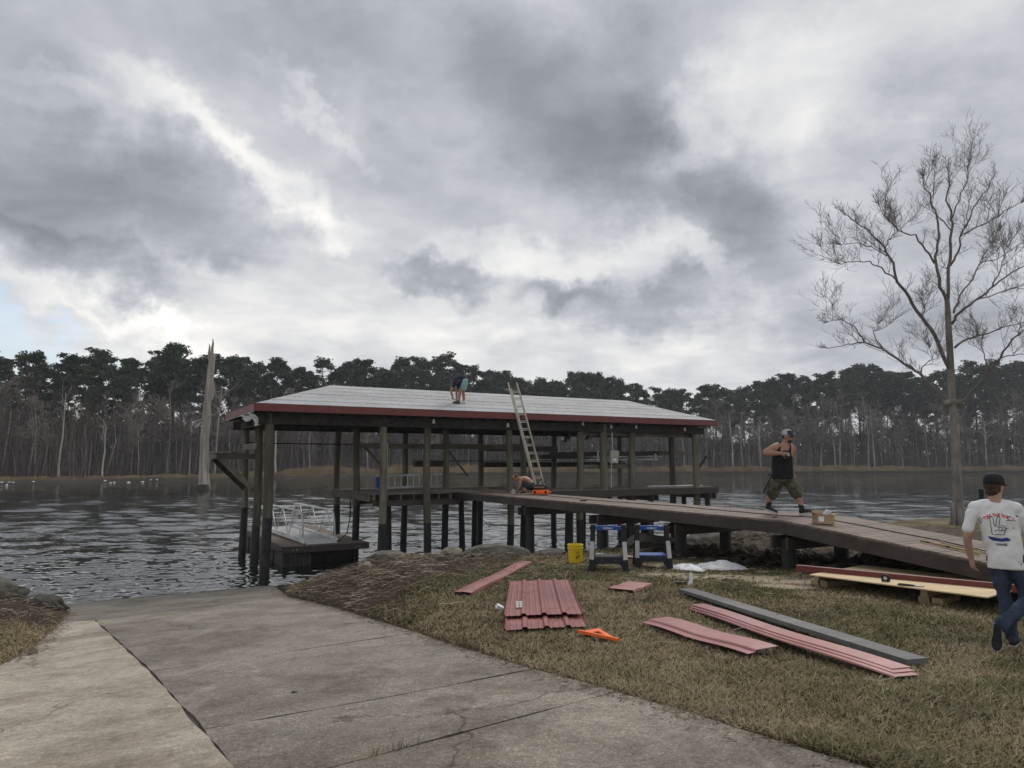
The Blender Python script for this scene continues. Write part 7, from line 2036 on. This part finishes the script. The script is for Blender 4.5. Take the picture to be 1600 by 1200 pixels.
mb = MB(); prof = [(0.1005,0.0),(0.1015,0.03),(0.097,0.058),(0.080,0.089)]; n = 12; vs = []
for r_, z in prof:
    for k in range(n+1):
        a = math.pi*(0.08+0.84*k/n); vs.append(Matrix.Translation(HC+hu*0.040) @ Mh @ Vector((r_*0.88*1.12*math.cos(a), r_*1.08*1.12*math.sin(a), z*1.1)))
mb.add(vs, [(j*(n+1)+k, j*(n+1)+k+1, (j+1)*(n+1)+k+1, (j+1)*(n+1)+k) for j in range(3) for k in range(n)]); mb.build('front_panel', bpy.data.materials['slate_blue_cloth'], cp, smooth=True)
mb = MB(); mb.box(-0.03,0.03,0.121,0.124,0.03,0.055,M=Matrix.Translation(HC+hu*0.040) @ Mh); mb.build('badge', m_lgrey, cp)
mb = MB(); mb.bar(HC+hfw*0.093+hu*0.020-hr*0.075, HC+hfw*0.093+hu*0.020+hr*0.075, 0.025, 0.034); mb.build('sunglasses', m_black, p2)
mb = MB(); mb.lathe([(0.172,0.0),(0.176,0.02),(0.172,0.04)], 24, M=Matrix.Translation((-0.075,0,0.755)) @ Matrix.Diagonal((1.18,1.02,1,1))); mb.build('belt', m_black, p2)
# hammer hanging at his hip, and the thing he carries
hm_ = thing('hammer', 'long dark handled hammer hanging from the belt of the walking man', 'hammer', p2.location, R(-21))
mb = MB(); mb.tube([(-0.28,-0.14,0.78),(-0.36,-0.15,0.62),(-0.455,-0.16,0.435)], [0.013,0.015,0.020], 8); mb.build('handle', m_black, hm_)
mb = MB(); mb.tube([(-0.36,-0.14,0.80),(-0.26,-0.13,0.80)], [0.016,0.014], 8); mb.build('head', m_black, hm_)
ph = thing('handheld_tape', 'small pale tape case held at the chest by the walking man', 'tape measure', p2.location, R(-21))
mb = MB(); mb.prism([(0.005,-0.30,1.235),(0.06,-0.30,1.245),(0.085,-0.30,1.18),(0.045,-0.30,1.16)], (0,0.05,0)); mb.build('case', m_lgrey, ph)

# ---------------------------------------------------------------- shirtless man crouched at the end of the walkway
p3 = thing('person', 'shirtless man kneeling and bent over his work at the ladder foot', 'person', bw(7.72,-2.35,ZD+0.004), R(0))
p3.location = bw(8.32,-1.75,ZD+0.004)+Vector((-0.10,-0.45,0)); p3.scale = (0.92,0.92,0.88)
b = MB(); HC = Vector((-0.27,0.0,0.615))
Mh, hr, hfw, hu = head_mb(b, HC, (-0.62,0,-0.78), (-0.7,0,0.6), 1.05)
limb_mb(b, [(-0.10,0,0.56),(-0.19,0,0.60)], [0.068,0.060])
torso_path(b, [(0.30,0,0.28),(0.25,0,0.40),(0.15,0,0.51),(0.02,0,0.555),(-0.09,0,0.56),(-0.14,0,0.555)], [0.16,0.155,0.17,0.19,0.17,0.10], [0.12,0.11,0.11,0.12,0.10,0.07], (0,1,0))
for sy in (-1,1):
    limb_mb(b, [(-0.09,sy*0.17,0.55),(-0.12,sy*0.20,0.42),(-0.13,sy*0.20,0.31),(-0.20,sy*0.13,0.19),(-0.25,sy*0.08,0.09)], [0.062,0.055,0.047,0.042,0.032])
    hand_mb(b, (-0.25,sy*0.08,0.09), (-0.5,-sy*0.2,-0.6), (-0.5,-sy*0.3,0.4), 1.0, 0.7, sy)
    limb_mb(b, [(0.27,sy*0.10,0.27),(0.12,sy*0.17,0.30),(-0.02,sy*0.19,0.33),(0.05,sy*0.19,0.18),(0.14,sy*0.18,0.07)], [0.095,0.085,0.060,0.055,0.042])
realise(b, 'body', m_skin_tan, p3, 0.010, 5)
s_ = MB(); torso_path(s_, [(0.36,0,0.22),(0.29,0,0.31),(0.24,0,0.40)], [0.16,0.175,0.168], [0.13,0.135,0.12], (0,1,0))
for sy in (-1,1): limb_mb(s_, [(0.27,sy*0.10,0.27),(0.12,sy*0.17,0.30),(0.0,sy*0.19,0.33)], [0.115,0.108,0.085])
realise(s_, 'shorts', m_dshort, p3, 0.012, 3, 0.012, 12, 3)
hair = MB(); ball(hair, HC-hfw*0.02+hu*0.022, 0.088, 0.100, 0.090, Mh); realise(hair, 'hair', m_hair, p3, 0.010, 2, 0.012, 40, 3)
for sy in (-1,1): shoe(p3, (0.17,sy*0.18,0.03), (-0.10,sy*0.20,0.002), (0.1,0,1), m_shoe, m_solew, 0.048)
cs = thing('circular_saw', 'small dark power tool with pale blade under the hands of the kneeling man', 'power tool', p3.location+Vector((-0.30,-0.02,0.0)), 0)
mb = MB(); mb.lathe([(0.075,-0.012),(0.085,0),(0.075,0.012)], 18, M=Matrix.Translation((-0.02,-0.05,0.085)) @ Matrix.Rotation(R(90),4,'X')); mb.build('blade_guard', m_galv, cs)
mb = MB(); mb.tube([(-0.06,0.02,0.08),(0.12,0.02,0.09)], [0.05,0.045], 10); mb.build('motor', m_black, cs)
mb = MB(); mb.box(-0.14,0.14,-0.07,0.07,0.0,0.008); mb.build('base_plate', m_galv, cs)
mb = MB(); mb.tube([(0.10,0.02,0.10),(0.16,0.02,0.16),(0.08,0.02,0.18),(0.02,0.02,0.12)], 0.014, 6); mb.build('handle', m_black, cs)

# ---------------------------------------------------------------- man bent double on the roof
S4, T4_ = 7.18, 1.05
zr4 = roof_z(S4, T4_)+0.012
p4 = thing('person', 'man in navy shirt and pale aqua shorts bent double on the roof', 'person', bw(S4,T4_,zr4), R(8))
b = MB(); HC = Vector((-0.20,-0.12,0.62))
Mh, hr, hfw, hu = head_mb(b, HC, (-0.35,-0.25,-0.9), (-0.8,-0.2,0.25), 1.05)
limb_mb(b, [(-0.12,-0.05,0.76),(-0.175,-0.09,0.69)], [0.068,0.060])
torso_path(b, [(0.20,0.05,0.84),(0.12,0.03,0.90),(0.0,0,0.90),(-0.09,-0.04,0.83),(-0.14,-0.06,0.76)], [0.155,0.155,0.175,0.18,0.10], [0.12,0.115,0.12,0.11,0.07], (-0.25,1,0))
limb_mb(b, [(-0.13,-0.20,0.80),(-0.22,-0.22,0.66),(-0.29,-0.22,0.52),(-0.29,-0.20,0.36),(-0.25,-0.16,0.24)], [0.06,0.056,0.046,0.042,0.032])
hand_mb(b, (-0.25,-0.16,0.24), (0.2,0.2,-0.9), (0.6,0.3,0.1), 1.0, 0.8, 1)
limb_mb(b, [(-0.06,0.12,0.80),(-0.09,0.08,0.64),(-0.10,0.04,0.49),(-0.10,0.02,0.34),(-0.09,0.0,0.20)], [0.06,0.056,0.046,0.042,0.032])
hand_mb(b, (-0.09,0.0,0.20), (0,-0.1,-1), (-0.8,0,0), 1.0, 0.7, -1)
limb_mb(b, [(0.17,-0.05,0.80),(0.10,-0.06,0.62),(0.03,-0.07,0.44),(0.0,-0.06,0.26),(-0.02,-0.06,0.08)], [0.10,0.085,0.058,0.054,0.038])
limb_mb(b, [(0.20,0.12,0.80),(0.17,0.12,0.62),(0.15,0.12,0.45),(0.17,0.13,0.26),(0.18,0.13,0.10)], [0.10,0.085,0.058,0.054,0.038])
realise(b, 'body', m_skin_tan, p4, 0.010, 5)
t_ = MB(); torso_path(t_, [(0.27,0.06,0.76),(0.20,0.05,0.86),(0.12,0.03,0.915),(0.0,0,0.91),(-0.09,-0.04,0.84),(-0.13,-0.06,0.775)], [0.165,0.172,0.172,0.192,0.19,0.11], [0.14,0.135,0.130,0.135,0.125,0.085], (-0.25,1,0))
limb_mb(t_, [(-0.11,-0.18,0.82),(-0.19,-0.215,0.70),(-0.235,-0.22,0.61)], [0.075,0.072,0.07]); limb_mb(t_, [(-0.05,0.12,0.82),(-0.085,0.085,0.68),(-0.095,0.065,0.58)], [0.075,0.072,0.07])
limb_mb(t_, [(0.05,-0.06,0.80),(0.02,-0.08,0.68),(0.02,-0.08,0.60)], [0.10,0.085,0.05])
realise(t_, 't_shirt', m_navy, p4, 0.012, 4, 0.016, 10, 4)
s_ = MB(); limb_mb(s_, [(0.19,-0.05,0.80),(0.12,-0.06,0.64),(0.10,-0.06,0.56)], [0.125,0.112,0.10]); limb_mb(s_, [(0.21,0.12,0.80),(0.18,0.12,0.64),(0.17,0.12,0.56)], [0.125,0.112,0.10])
realise(s_, 'shorts', m_aqua, p4, 0.012, 3, 0.012, 12, 6)
hair = MB(); ball(hair, HC-hfw*0.02+hu*0.015, 0.086, 0.098, 0.092, Mh); realise(hair, 'hair', m_hair, p4, 0.010, 2, 0.010, 40, 1)
cap_part(p4, HC+hu*0.040, Mh, pm('olive_cap_cloth', (0.05,0.06,0.045), (0.09,0.10,0.075), 14, 0.9), 1.06, True)
shoe(p4, (0.02,-0.06,0.0), (-0.24,-0.09,-0.01), (0,0,1), pm('brown_leather', (0.075,0.05,0.035), (0.13,0.09,0.065), 12, 0.7), m_sole, 0.05)
shoe(p4, (0.24,0.13,0.0), (0.0,0.05,0.0), (0,0,1), m_white, m_solew, 0.05)
hm2 = thing('roof_hammer', 'small dark hammer held low by the man on the roof', 'hammer', p4.location, R(8))
mb = MB(); mb.tube([(-0.25,-0.16,0.16),(-0.12,-0.2,0.13)], 0.013, 6); mb.build('handle', m_black, hm2)
mb = MB(); mb.tube([(-0.27,-0.20,0.165),(-0.25,-0.10,0.165)], 0.02, 8); mb.build('head', m_black, hm2)
